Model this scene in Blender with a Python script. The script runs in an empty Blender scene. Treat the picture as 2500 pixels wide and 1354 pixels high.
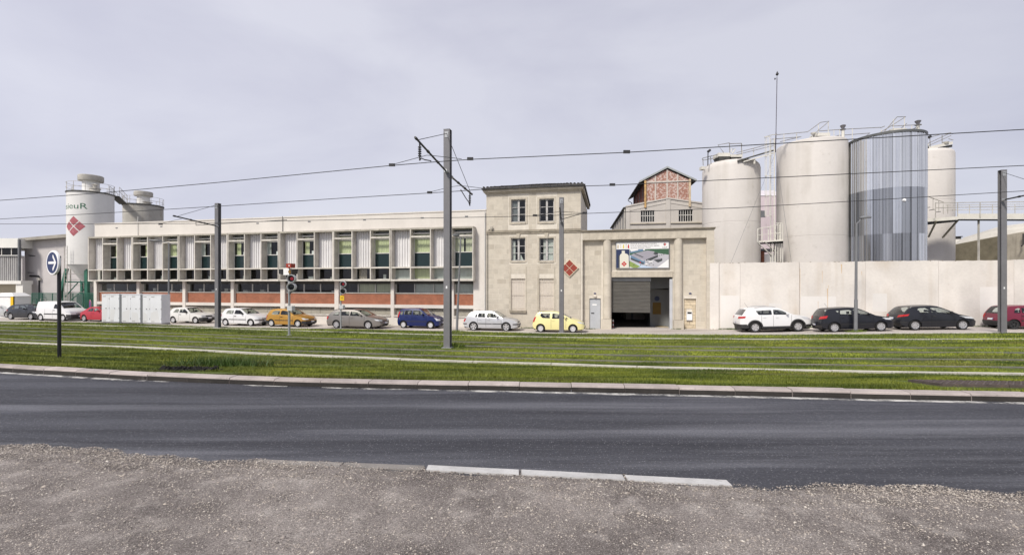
import bpy, bmesh, math, random
import numpy as np
from mathutils import Vector, Matrix
random.seed(7); RNG = np.random.default_rng(7)
SC = bpy.context.scene
COL = SC.collection
R = math.radians
# ------------------------------------------------------------------ camera, sky, sun, exposure
CAM_Z = 2.0
F, CX, CY, WPX, HPX = 1100.0, 1250.0, 691.0, 2500.0, 1354.0
cd = bpy.data.cameras.new('camera'); cam = bpy.data.objects.new('camera', cd); COL.objects.link(cam)
cam.location = (0, 0, CAM_Z); cam.rotation_euler = (R(90), 0, 0)
cd.sensor_width = 36; cd.lens = 36 * F / WPX; cd.shift_y = (CY - HPX / 2) / WPX
cd.clip_end = 3000; cd.clip_start = 0.1
SC.camera = cam
SC.view_settings.view_transform = 'Standard'; SC.view_settings.look = 'None'
SC.view_settings.exposure = 1.42; SC.view_settings.gamma = 1.0
SC.view_settings.use_curve_mapping = False
SUN_DIR = Vector((0.50, 0.68, -0.86)).normalized()
wd = bpy.data.worlds.new('World'); SC.world = wd; wd.use_nodes = True
nt = wd.node_tree; nt.nodes.clear()
def wn(t): return nt.nodes.new(t)
out = wn('ShaderNodeOutputWorld'); mx = wn('ShaderNodeMixShader')
sky = wn('ShaderNodeTexSky'); sky.sky_type = 'NISHITA'; sky.sun_disc = False
sky.sun_elevation = math.asin(-SUN_DIR.z); sky.sun_rotation = math.atan2(-SUN_DIR.x, -SUN_DIR.y)
b1 = wn('ShaderNodeBackground'); b1.inputs[1].default_value = 0.05
b2 = wn('ShaderNodeBackground'); b2.inputs[1].default_value = 1.0
tc = wn('ShaderNodeTexCoord'); mp = wn('ShaderNodeMapping'); mp.inputs['Scale'].default_value = (1.0, 1.0, 2.6)
n1 = wn('ShaderNodeTexNoise'); n1.inputs['Scale'].default_value = 1.5; n1.inputs['Detail'].default_value = 7; n1.inputs['Roughness'].default_value = 0.52; n1.inputs['Distortion'].default_value = 0.3
cr = wn('ShaderNodeValToRGB')
cr.color_ramp.elements[0].position = 0.34; cr.color_ramp.elements[0].color = (0.226, 0.226, 0.272, 1)
cr.color_ramp.elements[1].position = 0.62; cr.color_ramp.elements[1].color = (0.290, 0.290, 0.326, 1)
nt.links.new(tc.outputs['Generated'], mp.inputs[0]); nt.links.new(mp.outputs[0], n1.inputs['Vector'])
nt.links.new(n1.outputs[0], cr.inputs[0])
dt = wn('ShaderNodeVectorMath'); dt.operation = 'DOT_PRODUCT'; dt.inputs[1].default_value = (.80, .60, 0.0); nt.links.new(tc.outputs['Generated'], dt.inputs[0])
dr = wn('ShaderNodeMapRange'); dr.inputs[1].default_value = -1; dr.inputs[2].default_value = 1; dr.inputs[3].default_value = 1.10; dr.inputs[4].default_value = .90; nt.links.new(dt.outputs['Value'], dr.inputs[0])
vm = wn('ShaderNodeVectorMath'); vm.operation = 'SCALE'; nt.links.new(cr.outputs[0], vm.inputs[0]); nt.links.new(dr.outputs[0], vm.inputs[3]); nt.links.new(vm.outputs[0], b2.inputs[0])   # thinner cloud towards the sun's side
nt.links.new(sky.outputs[0], b1.inputs[0]); mx.inputs[0].default_value = 0.90
nt.links.new(b1.outputs[0], mx.inputs[1]); nt.links.new(b2.outputs[0], mx.inputs[2]); nt.links.new(mx.outputs[0], out.inputs[0])
sl = bpy.data.lights.new('sun', 'SUN'); sl.energy = 1.5; sl.angle = R(10); sl.color = (1.0, 0.94, 0.85)
so = bpy.data.objects.new('sun', sl); COL.objects.link(so); so.rotation_euler = SUN_DIR.to_track_quat('-Z', 'Y').to_euler()
so.location = (-30, -40, 60)
SC.render.engine = 'CYCLES'
SC.cycles.max_bounces = 6; SC.cycles.transparent_max_bounces = 12; SC.cycles.use_denoising = True

# ------------------------------------------------------------------ measuring helpers (photograph measurements -> places in the world)
def at(px, py, Y):
    return ((px - CX) / F * Y, Y, CAM_Z + (CY - py) / F * Y)
def lerp(x, xs, ys): return float(np.interp(x, xs, ys))
KX = [-200, -120, -60, -30, -11.57, -7.5, -5.16, -2.73, 0, 3.31, 6.24, 8.06, 40, 120]
KY = [55.5, 37.0, 22.0, 14.6, 10.19, 9.28, 8.87, 8.59, 8.40, 8.09, 7.80, 7.64, 4.95, -1.8]
def yk0(X): return float(np.interp(X, KX, KY))
def yk(X):                                  # far kerb, smoothed
    return (yk0(X - 1.2) + yk0(X - .6) + yk0(X) + yk0(X + .6) + yk0(X + 1.2)) / 5
def drop(X, d):
    m = lerp(X, [3, 24, 35], [1, .84, .76])
    dk = lerp(X, [5, 17.8, 21.7, 26.6], [24, 22.8, 21.2, 21.3])
    tk = lerp(X, [5, 17.8, 21.7, 26.6, 35], [1.66, 1.40, 1.12, .96, .9])
    return float(np.interp(d, [0, 5, 17.5, dk, dk + 6, 400], [0, .6 * m, min(.975 * m, tk - .02), tk, tk + .1, tk + .1]))
def zg(X, Y):
    d = Y - yk(X) - .22
    if d <= 0: return 0.0
    return .12 - drop(X, d)
def ground_at(px, py):
    k = (px - CX) / F; q = (py - CY) / F
    lo, hi = 3.0, 80.0
    prev = lo
    for i in range(400):                     # first crossing of the sight line with the ground
        Y = lo * (hi / lo) ** (i / 399)
        if CAM_Z - q * Y <= zg(k * Y, Y): break
        prev = Y
    a, b = prev, Y
    for i in range(40):
        m = (a + b) / 2
        if CAM_Z - q * m <= zg(k * m, m): b = m
        else: a = m
    return (k * b, b, zg(k * b, b))
# facade plane (street front of all the works buildings)
FO = (1.6, 36.0); FA = math.atan(.218); FC, FS = math.cos(FA), math.sin(FA)
def FU(px, off=0.0):
    k = (px - CX) / F
    ox, oy = FO[0] + off * FS, FO[1] + off * FC
    return (oy * k - ox) / (FC + FS * k)
def FZ(px, py, off=0.0):
    u = FU(px, off); Y = FO[1] + off * FC - u * FS
    return CAM_Z + (CY - py) / F * Y
def FW(u, y, z=0): return (FO[0] + u * FC + y * FS, FO[1] - u * FS + y * FC, z)

# ------------------------------------------------------------------ mesh + object helpers
class MB:
    def __init__(s): s.v = []; s.f = []
    def add(s, vs, fs):
        o = len(s.v); s.v += [tuple(p) for p in vs]; s.f += [tuple(i + o for i in f) for f in fs]; return s
    def quad(s, a, b, c, d): return s.add([a, b, c, d], [(0, 1, 2, 3)])
    def box(s, x0, x1, y0, y1, z0, z1):
        return s.add([(x0, y0, z0), (x1, y0, z0), (x1, y1, z0), (x0, y1, z0), (x0, y0, z1), (x1, y0, z1), (x1, y1, z1), (x0, y1, z1)],
                     [(0, 3, 2, 1), (4, 5, 6, 7), (0, 1, 5, 4), (1, 2, 6, 5), (2, 3, 7, 6), (3, 0, 4, 7)])
    def hexa(s, low, high):                  # two rings of n points
        n = len(low)
        return s.add(list(low) + list(high), [tuple(range(n - 1, -1, -1)), tuple(range(n, 2 * n))] + [(i, (i + 1) % n, n + (i + 1) % n, n + i) for i in range(n)])
    def prism_y(s, poly, y0, y1):            # poly in (x,z)
        return s.hexa([(x, y0, z) for x, z in poly], [(x, y1, z) for x, z in poly])
    def prism_z(s, poly, z0, z1):
        return s.hexa([(x, y, z0) for x, y in poly], [(x, y, z1) for x, y in poly])
    def prism_x(s, poly, x0, x1):            # poly in (y,z)
        return s.hexa([(x0, y, z) for y, z in poly], [(x1, y, z) for y, z in poly])
    def tube(s, pts, r, n=6, r1=None, closed=False):
        pts = [Vector(p) for p in pts]; m = len(pts)
        if r1 is None: r1 = r
        vs = []; up0 = None
        for i, p in enumerate(pts):
            if closed: t = pts[(i + 1) % m] - pts[i - 1]
            else: t = (pts[min(i + 1, m - 1)] - pts[max(i - 1, 0)])
            t = t.normalized() if t.length > 1e-9 else Vector((0, 0, 1))
            if up0 is None: up0 = Vector((0, 0, 1)) if abs(t.z) < .9 else Vector((1, 0, 0))
            a = t.cross(up0); a = a.normalized() if a.length > 1e-6 else t.orthogonal().normalized()
            b = t.cross(a).normalized(); up0 = -b if False else up0
            rr = r + (r1 - r) * (i / max(1, m - 1))
            for k in range(n):
                w = 2 * math.pi * (k + .5) / n
                vs.append(p + a * rr * math.cos(w) + b * rr * math.sin(w))
        fs = []
        for i in range(m if closed else m - 1):
            j = (i + 1) % m
            for k in range(n):
                fs.append((i * n + k, i * n + (k + 1) % n, j * n + (k + 1) % n, j * n + k))
        if not closed: fs += [tuple(range(n - 1, -1, -1)), tuple((m - 1) * n + k for k in range(n))]
        return s.add(vs, fs)
    def lathe(s, prof, n=32, c=(0, 0), a0=0.0, a1=2 * math.pi, cap=False):   # prof (r,z), axis z
        full = abs(a1 - a0 - 2 * math.pi) < 1e-6
        cols = n if full else n + 1
        vs = []
        for i in range(cols):
            w = a0 + (a1 - a0) * i / n
            for r, z in prof: vs.append((c[0] + r * math.cos(w), c[1] + r * math.sin(w), z))
        m = len(prof); fs = []
        for i in range(n):
            j = (i + 1) % cols
            for k in range(m - 1): fs.append((i * m + k, j * m + k, j * m + k + 1, i * m + k + 1))
        return s.add(vs, fs)
    def disc(s, c, r, ax, n=20, r2=None):    # flat disc with normal ax at centre c (ellipse r, r2)
        ax = Vector(ax).normalized(); a = ax.cross(Vector((0, 0, 1)))
        a = a.normalized() if a.length > 1e-5 else Vector((1, 0, 0)); b = a.cross(ax); r2 = r2 or r
        c = Vector(c)
        return s.add([c + a * r * math.cos(2 * math.pi * k / n) + b * r2 * math.sin(2 * math.pi * k / n) for k in range(n)], [tuple(range(n))])
    def cyl(s, p0, p1, r, n=12, r1=None): return s.tube([p0, p1], r, n, r1)
    def xf(s, M): s.v = [tuple(M @ Vector(p)) for p in s.v]; return s
    def mesh(s, name, mat=None, smooth=False, fix=True):
        me = bpy.data.meshes.new(name); me.from_pydata(s.v, [], s.f)
        if fix and len(s.f) < 30000:
            b = bmesh.new(); b.from_mesh(me); bmesh.ops.recalc_face_normals(b, faces=b.faces); b.to_mesh(me); b.free()
        if mat: me.materials.append(mat)
        if smooth:
            me.polygons.foreach_set('use_smooth', [True] * len(me.polygons))
            if smooth is not True: me.set_sharp_from_angle(angle=R(smooth))
        return me
    def build(s, name, mat, parent=None, smooth=False, loc=None, label=None, fix=True):
        return put(name, s.mesh(name, mat, smooth, fix), parent, loc, label)
def put(name, me, parent=None, loc=None, label=None, rz=0):
    o = bpy.data.objects.new(name, me); COL.objects.link(o)
    if parent is not None: o.parent = parent
    if loc is None and parent is not None and 'off' in parent: loc = tuple(-x for x in parent['off'])
    if loc is not None: o.location = loc
    if rz: o.rotation_euler = (0, 0, rz)
    if label: o['label'] = label
    return o
def tag(o, label, cat, group=None):
    o['label'] = label; o['category'] = cat
    if group: o['group'] = group
    return o
def struct(o): o['kind'] = 'structure'; return o
def thing(name, label, cat, loc=(0, 0, 0), rz=0.0, group=None, rot=None):
    o = bpy.data.objects.new(name, None); COL.objects.link(o); o.empty_display_size = .3
    o.location = loc; o.rotation_euler = rot if rot else (0, 0, rz)
    return tag(o, label, cat, group)
def fthing(name, label, cat, u, group=None, y=0.0):   # a thing on the street front; its parts are built in front coordinates (u, y, z)
    X, Y, _ = FW(u, y); z = zg(X, Y)
    o = thing(name, label, cat, (X, Y, z), -FA, group)
    o['off'] = (u, y, z); return o
def done_off():
    for o in bpy.data.objects:
        if 'off' in o: del o['off']
def copy_tree(o, parent=None):
    c = o.copy(); COL.objects.link(c)
    if parent is not None: c.parent = parent
    for ch in [x for x in o.children]: copy_tree(ch, c)
    return c

# ------------------------------------------------------------------ materials
MATS = {}
def mat(name, col, rough=.8, var=.12, vs=1.5, streak=0.0, scol=(.12, .11, .09), sscale=3.0, spots=0.0, spcol=(.1, .09, .07), spscale=6.0, bump=0.0, bs=40.0, metal=0.0, rnd=0.0, spec=.4, coat=0.0, stretch=(1, 1, 1), fine=.5):
    m = bpy.data.materials.new(name); m.use_nodes = True; t = m.node_tree; N = t.nodes; L = t.links
    p = N['Principled BSDF']; p.inputs['Roughness'].default_value = rough; p.inputs['Metallic'].default_value = metal
    p.inputs['Specular IOR Level'].default_value = spec
    if coat: p.inputs['Coat Weight'].default_value = coat; p.inputs['Coat Roughness'].default_value = .08
    tc = N.new('ShaderNodeTexCoord'); vec = tc.outputs['Object']; oi = None
    if rnd:
        oi = N.new('ShaderNodeObjectInfo'); ad = N.new('ShaderNodeVectorMath'); ad.operation = 'MULTIPLY_ADD'
        cb = N.new('ShaderNodeCombineXYZ'); L.new(oi.outputs['Random'], cb.inputs[0]); L.new(oi.outputs['Random'], cb.inputs[1]); L.new(oi.outputs['Random'], cb.inputs[2])
        L.new(cb.outputs[0], ad.inputs[0]); ad.inputs[1].default_value = (37, 53, 71); L.new(vec, ad.inputs[2]); vec = ad.outputs[0]
    def noise(scale, detail=4, st=(1, 1, 1), ro=.55):
        mp = N.new('ShaderNodeMapping'); mp.inputs['Scale'].default_value = st; L.new(vec, mp.inputs[0])
        n = N.new('ShaderNodeTexNoise'); n.inputs['Scale'].default_value = scale; n.inputs['Detail'].default_value = detail; n.inputs['Roughness'].default_value = ro
        L.new(mp.outputs[0], n.inputs['Vector']); return n.outputs[0]
    def ramp(src, a, b, c0=(0, 0, 0, 1), c1=(1, 1, 1, 1)):
        r = N.new('ShaderNodeValToRGB'); r.color_ramp.elements[0].position = a; r.color_ramp.elements[1].position = b
        r.color_ramp.elements[0].color = c0; r.color_ramp.elements[1].color = c1; L.new(src, r.inputs[0]); return r.outputs[0]
    def mix(fac, a, b, mode='MIX'):
        x = N.new('ShaderNodeMix'); x.data_type = 'RGBA'; x.blend_type = mode
        for sk, val in ((0, fac), (6, a), (7, b)):
            if hasattr(val, 'is_linked') or hasattr(val, 'links'): L.new(val, x.inputs[sk])
            else: x.inputs[sk].default_value = val if sk == 0 else (*val[:3], 1)
        return x.outputs[2]
    c = tuple(col)
    lo = tuple(x * (1 - var) for x in c); hi = tuple(min(1, x * (1 + var * .7)) for x in c)
    cur = ramp(noise(vs, 5, stretch), .32, .68, (*lo, 1), (*hi, 1))
    if fine:
        f = ramp(noise(vs * 14, 3, stretch), .3, .7, (1 - fine * var,) * 3 + (1,), (1 + fine * var * .4,) * 3 + (1,))
        cur = mix(1.0, cur, f, 'MULTIPLY')
    if streak:
        s = ramp(noise(sscale, 4, (1, 1, .06)), .5, .72); g = ramp(noise(sscale * .35, 3), .38, .62)
        k = N.new('ShaderNodeMath'); k.operation = 'MULTIPLY'; L.new(s, k.inputs[0]); L.new(g, k.inputs[1])
        k2 = N.new('ShaderNodeMath'); k2.operation = 'MULTIPLY'; L.new(k.outputs[0], k2.inputs[0]); k2.inputs[1].default_value = streak
        cur = mix(k2.outputs[0], cur, scol)
    if spots:
        s = ramp(noise(spscale, 6, (1, 1, 1), .65), .60, .72)
        k2 = N.new('ShaderNodeMath'); k2.operation = 'MULTIPLY'; L.new(s, k2.inputs[0]); k2.inputs[1].default_value = spots
        cur = mix(k2.outputs[0], cur, spcol)
    if rnd:
        h = N.new('ShaderNodeHueSaturation'); mr = N.new('ShaderNodeMapRange'); L.new(oi.outputs['Random'], mr.inputs[0])
        mr.inputs[3].default_value = 1 - rnd; mr.inputs[4].default_value = 1 + rnd * .6
        L.new(mr.outputs[0], h.inputs['Value']); L.new(cur, h.inputs['Color']); cur = h.outputs[0]
    L.new(cur, p.inputs['Base Color'])
    if bump:
        b = N.new('ShaderNodeBump'); b.inputs['Strength'].default_value = bump; b.inputs['Distance'].default_value = .02
        L.new(noise(bs, 5, stretch), b.inputs['Height']); L.new(b.outputs[0], p.inputs['Normal'])
    m['nodes'] = 1; MATS[name] = m; return m
def flat(name, col, rough=.6, metal=0.0, spec=.4, emit=None, coat=0.0):
    m = bpy.data.materials.new(name); m.use_nodes = True; p = m.node_tree.nodes['Principled BSDF']
    p.inputs['Base Color'].default_value = (*col, 1); p.inputs['Roughness'].default_value = rough; p.inputs['Metallic'].default_value = metal
    p.inputs['Specular IOR Level'].default_value = spec
    if coat: p.inputs['Coat Weight'].default_value = coat; p.inputs['Coat Roughness'].default_value = .06
    if emit: p.inputs['Emission Color'].default_value = (*col, 1); p.inputs['Emission Strength'].default_value = emit
    return m
def glass(name, tint, refl=.06, rough=.03):
    m = bpy.data.materials.new(name); m.use_nodes = True; N = m.node_tree.nodes; L = m.node_tree.links; N.clear()
    o = N.new('ShaderNodeOutputMaterial'); t = N.new('ShaderNodeBsdfTransparent'); t.inputs[0].default_value = (*tint, 1)
    g = N.new('ShaderNodeBsdfGlossy'); g.inputs['Roughness'].default_value = rough; g.inputs[0].default_value = (.95, .97, 1, 1)
    lw = N.new('ShaderNodeLayerWeight'); lw.inputs[0].default_value = .5; fr = N.new('ShaderNodeMath'); fr.operation = 'POWER'; fr.inputs[1].default_value = 4.0; L.new(lw.outputs['Facing'], fr.inputs[0]); ad = N.new('ShaderNodeMath'); ad.operation = 'ADD'; ad.inputs[1].default_value = refl; ad.use_clamp = True
    mx = N.new('ShaderNodeMixShader'); L.new(fr.outputs[0], ad.inputs[0]); L.new(ad.outputs[0], mx.inputs[0]); L.new(t.outputs[0], mx.inputs[1]); L.new(g.outputs[0], mx.inputs[2]); L.new(mx.outputs[0], o.inputs[0])
    return m
# ------------------------------------------------------------------ common materials
M_asphalt = None
def ground_mat(name, cols, scales, rough=.9, bump=.4, bs=60, stretch=(1, 1, 1), spec=.3, pebbles=0.0, pcol=(.5, .45, .38), ps=40.0, wet=0.0, blend=.5, grain=(.62, 1.32)):
    """layered ground: two broad tones, a third in patches, fine grain, optional pebble speckle"""
    m = bpy.data.materials.new(name); m.use_nodes = True; t = m.node_tree; N = t.nodes; L = t.links
    p = N['Principled BSDF']; p.inputs['Roughness'].default_value = rough; p.inputs['Specular IOR Level'].default_value = spec
    tc = N.new('ShaderNodeTexCoord')
    def noise(scale, st=(1, 1, 1), det=5, ro=.6):
        mp = N.new('ShaderNodeMapping'); mp.inputs['Scale'].default_value = st; L.new(tc.outputs['Object'], mp.inputs[0])
        n = N.new('ShaderNodeTexNoise'); n.inputs['Scale'].default_value = scale; n.inputs['Detail'].default_value = det; n.inputs['Roughness'].default_value = ro
        L.new(mp.outputs[0], n.inputs['Vector']); return n.outputs[0]
    def ramp(src, a, b, c0, c1):
        r = N.new('ShaderNodeValToRGB'); r.color_ramp.elements[0].position = a; r.color_ramp.elements[1].position = b
        r.color_ramp.elements[0].color = (*c0, 1); r.color_ramp.elements[1].color = (*c1, 1); L.new(src, r.inputs[0]); return r.outputs[0]
    def mix(fac, a, b, mode='MIX'):
        x = N.new('ShaderNodeMix'); x.data_type = 'RGBA'; x.blend_type = mode
        for sk, val in ((0, fac), (6, a), (7, b)):
            if hasattr(val, 'links'): L.new(val, x.inputs[sk])
            else: x.inputs[sk].default_value = val if sk == 0 else (*val, 1)
        return x.outputs[2]
    cur = ramp(noise(scales[0], stretch), .38, .62, cols[0], cols[1])
    f = ramp(noise(scales[1], stretch), .52, .66, (0, 0, 0), (1, 1, 1))
    k = N.new('ShaderNodeMath'); k.operation = 'MULTIPLY'; k.inputs[1].default_value = blend; L.new(f, k.inputs[0])
    cur = mix(k.outputs[0], cur, cols[2])
    g = ramp(noise(scales[2]), .3, .7, (grain[0],) * 3, (grain[1],) * 3); cur = mix(1.0, cur, g, 'MULTIPLY')
    if pebbles:
        v = N.new('ShaderNodeTexVoronoi'); v.inputs['Scale'].default_value = ps; L.new(tc.outputs['Object'], v.inputs['Vector'])
        d = ramp(v.outputs['Distance'], .12, .42, (1, 1, 1), (0, 0, 0))
        sp = N.new('ShaderNodeSeparateColor'); L.new(v.outputs['Color'], sp.inputs[0])
        th = ramp(sp.outputs[0], 1 - pebbles - .05, 1 - pebbles + .05, (0, 0, 0), (1, 1, 1))
        kk = N.new('ShaderNodeMath'); kk.operation = 'MULTIPLY'; L.new(d, kk.inputs[0]); L.new(th, kk.inputs[1])
        pc = ramp(sp.outputs[1], 0, 1, tuple(x * .35 for x in pcol), tuple(min(1, x * 1.35) for x in pcol))
        cur = mix(kk.outputs[0], cur, pc)
    L.new(cur, p.inputs['Base Color'])
    b = N.new('ShaderNodeBump'); b.inputs['Strength'].default_value = bump; b.inputs['Distance'].default_value = .02
    L.new(noise(bs, det=6, ro=.7), b.inputs['Height']); L.new(b.outputs[0], p.inputs['Normal'])
    if wet: 
        rr = ramp(noise(scales[0] * .8, stretch), .4, .62, (rough - wet,) * 3, (rough,) * 3); L.new(rr, p.inputs['Roughness'])
    return m
mt_road = ground_mat('asphalt', [(.025, .026, .034), (.056, .058, .071), (.14, .143, .163)], [1.3, .8, 34], bump=.9, bs=55, stretch=(.10, 1.6, 1), rough=.82, wet=.22, spec=.45, pebbles=.4, pcol=(.17, .17, .185), ps=42, blend=.8)
mt_gravel = ground_mat('gravel_ground', [(.125, .108, .101), (.275, .246, .228), (.41, .375, .345)], [.7, 3.2, 75], bump=.8, bs=95, pebbles=.5, pcol=(.46, .43, .40), ps=85, blend=.55, grain=(.38, 1.5))
mt_soil = ground_mat('lawn_soil', [(.05, .075, .012), (.095, .125, .02), (.075, .068, .03)], [.8, .5, 20], bump=.5, stretch=(.35, 1.2, 1), blend=.6)
mt_pave = ground_mat('old_pavement', [(.42, .38, .345), (.52, .48, .445), (.27, .235, .205)], [.5, .35, 18], bump=.3, stretch=(.3, 1, 1), blend=.6)
mt_far = ground_mat('yard_ground', [(.16, .15, .135), (.22, .21, .19), (.11, .12, .07)], [.1, .05, 6], bump=.2)
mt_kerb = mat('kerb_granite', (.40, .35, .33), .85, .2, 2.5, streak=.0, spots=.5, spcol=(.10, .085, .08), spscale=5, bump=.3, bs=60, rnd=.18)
mt_kerbface = mat('kerb_face_grime_shade', (.035, .031, .028), .9, .3, 2, spots=.45, spcol=(.13, .11, .10), spscale=3, bump=.4, bs=50, rnd=.15)  # road grime, with the shade of the face also put into the dark colour
mt_edgew = mat('edging_white', (.46, .455, .45), .85, .2, 3, spots=.7, spcol=(.16, .14, .12), spscale=8, bump=.3, bs=70, rnd=.06)
mt_edgeg = mat('edging_grey', (.22, .205, .19), .85, .2, 3, spots=.4, spcol=(.10, .09, .08), bump=.3, bs=60, rnd=.15)
mt_line = mat('road_paint', (.50, .49, .47), .8, .15, 4, spots=.6, spcol=(.14, .14, .15), spscale=3.5)
N_ = mt_line.node_tree.nodes; L_ = mt_line.node_tree.links; t_ = N_.new('ShaderNodeBsdfTransparent'); m_ = N_.new('ShaderNodeMixShader'); tc_ = N_.new('ShaderNodeTexCoord'); n_ = N_.new('ShaderNodeTexNoise'); n_.inputs['Scale'].default_value = 2.2; n_.inputs['Detail'].default_value = 9; n_.inputs['Roughness'].default_value = .72
r_ = N_.new('ShaderNodeValToRGB'); r_.color_ramp.elements[0].position = .40; r_.color_ramp.elements[1].position = .58; L_.new(tc_.outputs['Object'], n_.inputs['Vector']); L_.new(n_.outputs[0], r_.inputs[0]); L_.new(r_.outputs[0], m_.inputs[0]); L_.new(t_.outputs[0], m_.inputs[1]); L_.new(N_['Principled BSDF'].outputs[0], m_.inputs[2]); L_.new(m_.outputs[0], N_['Material Output'].inputs[0])
mt_border = mat('concrete_border', (.50, .48, .42), .85, .15, 3, spots=.4, spcol=(.17, .18, .08), spscale=4, rnd=.1)
mt_rail = mat('rail_steel', (.36, .34, .31), .35, .2, 3, metal=.7)
mt_groove = flat('rail_groove', (.018, .017, .012), .9)
mt_mast = mat('mast_grey_paint', (.165, .163, .172), .55, .12, .9, streak=.35, scol=(.20, .19, .19), sscale=5, spec=.4)
mt_dark = mat('dark_steel', (.03, .03, .032), .5, .2, 4)
mt_wire = flat('wire_dark', (.022, .022, .026), .6)
mt_galv = mat('galvanised', (.34, .35, .36), .45, .12, 3, metal=.35)
mt_lampgrey = mat('lamp_grey', (.17, .175, .185), .5, .1, 2)
mt_black = flat('black_gloss', (.012, .012, .016), .35)
mt_white = mat('white_paint', (.78, .78, .78), .5, .05, 2)

# ------------------------------------------------------------------ ground sheets
def cols(a, b, st): return list(np.arange(a, b + 1e-6, st))
def sheet(name, mt, xs, y0, y1, n, zf, lift=0.0, parent=None):
    b = MB(); vs = []; ys = [i / n for i in range(n + 1)]
    for X in xs:
        a, c = y0(X), y1(X)
        for t in ys:
            Y = a + (c - a) * t; vs.append((X, Y, zf(X, Y) + lift))
    m = n + 1
    fs = [(i * m + j, (i + 1) * m + j, (i + 1) * m + j + 1, i * m + j + 1) for i in range(len(xs) - 1) for j in range(n)]
    b.add(vs, fs); return b.build(name, mt, parent, smooth=True, fix=False)
EX = [-120, -40, -6.3, -2.96, -.92, 2.13, 3.39, 4.86, 30, 80]; EY = [24.5, 11.3, 5.55, 5.01, 4.82, 4.45, 4.38, 4.27, 1.6, -4]
def ye(X): return float(np.interp(X, EX, EY))
xs = cols(-120, -32, 4) + cols(-30, 34, .5) + cols(36, 100, 4)
# grass / pavement limit
BP = [(0, 785), (250, 788.5), (512, 797.5), (760, 803), (960, 806.5), (1280, 812.5), (1500, 815), (1800, 817.2), (2100, 815.5), (2300, 814), (2500, 812.5)]
def bnd_from(px, py):
    # the limit runs along the far masts; its depth comes from the ground model
    return ground_at(px, py)
BW = [bnd_from(*p) for p in BP]
bx = [p[0] for p in BW]; by = [p[1] for p in BW]
print('boundary', [(round(a, 1), round(b, 1)) for a, b in zip(bx, by)])
BX = [-120] + bx + [100]; BY = [by[0] + (-(bx[0]) + -(-120)) * 0 + .215 * (bx[0] + 120)] + by + [by[-1] - .16 * (100 - bx[-1])]
def yb(X): return float(np.interp(X, BX, BY))
def y_front(X): return FO[1] - (X - FO[0]) * .218 + .6
def zbase(X, Y):
    return (-.06 if Y < yk(X) + 3 else zg(X, Y) - .09)
gx = [-900, -400, -200] + xs + [200, 400, 900]
def zfar(X, Y):
    Xc = max(-110, min(95, X)); return -.09 + min(zg(Xc, Y), -1.5)
g = sheet('ground', mt_far, gx, lambda X: y_front(max(-120, min(100, X))) - 8, lambda X: 1400, 40, zfar); struct(g)
rd = sheet('road', mt_road, xs, lambda X: ye(X) - 1.2, lambda X: yk(X), 10, lambda X, Y: 0.0); struct(rd)
# foreground: trodden gravel, real relief
gxs = cols(-26, 20, .16)
def znoise(X, Y):
    return .006 * math.sin(3.1 * X + 1.7 * Y) * math.sin(2.3 * Y - .9 * X) + .003 * math.sin(9 * X + 4 * Y + 1) * math.sin(7.7 * Y - 2 * X)
def yedge(X): return ye(X) + .05 * math.sin(2.1 * X) + .035 * math.sin(6.3 * X + 1) + .02 * math.sin(17 * X)
gv = sheet('gravel_verge', mt_gravel, gxs, lambda X: -6.0, yedge, 46, lambda X, Y: .012 + max(0, min(1, (yedge(X) - Y) / .35)) * (.022 + znoise(X, Y)) - .012 * max(0, 1 - (yedge(X) - Y) / .04)); struct(gv)
gv2 = sheet('outer_verge', mt_gravel, [-120, -80, -50, -26.02], lambda X: -6.0, lambda X: ye(X), 6, lambda X, Y: .005); struct(gv2)
gv3 = sheet('outer_verge', mt_gravel, [20.02, 50, 100], lambda X: -12.0, lambda X: ye(X), 6, lambda X, Y: .005); struct(gv3)
lawn = sheet('lawn', mt_soil, xs, lambda X: yk(X) + .2, lambda X: yb(X), 60, zg, 0.0); struct(lawn)
pv = sheet('pavement', mt_pave, xs, lambda X: yb(X) - .02, lambda X: y_front(X) + 1.5, 24, zg, .006); struct(pv)
# pale kerb line between grass and pavement
kb = MB()
for i in range(len(xs) - 1):
    a, b_ = xs[i], xs[i + 1]
    if a < -60 or a > 40: continue
    p = [(a, yb(a) - .06), (b_, yb(b_) - .06), (b_, yb(b_) + .08), (a, yb(a) + .08)]
    kb.hexa([(x, y, zg(x, y) - .05) for x, y in p], [(x, y, zg(x, y) + .045) for x, y in p])
o = kb.build('pavement_edge', mt_border); struct(o)

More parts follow.
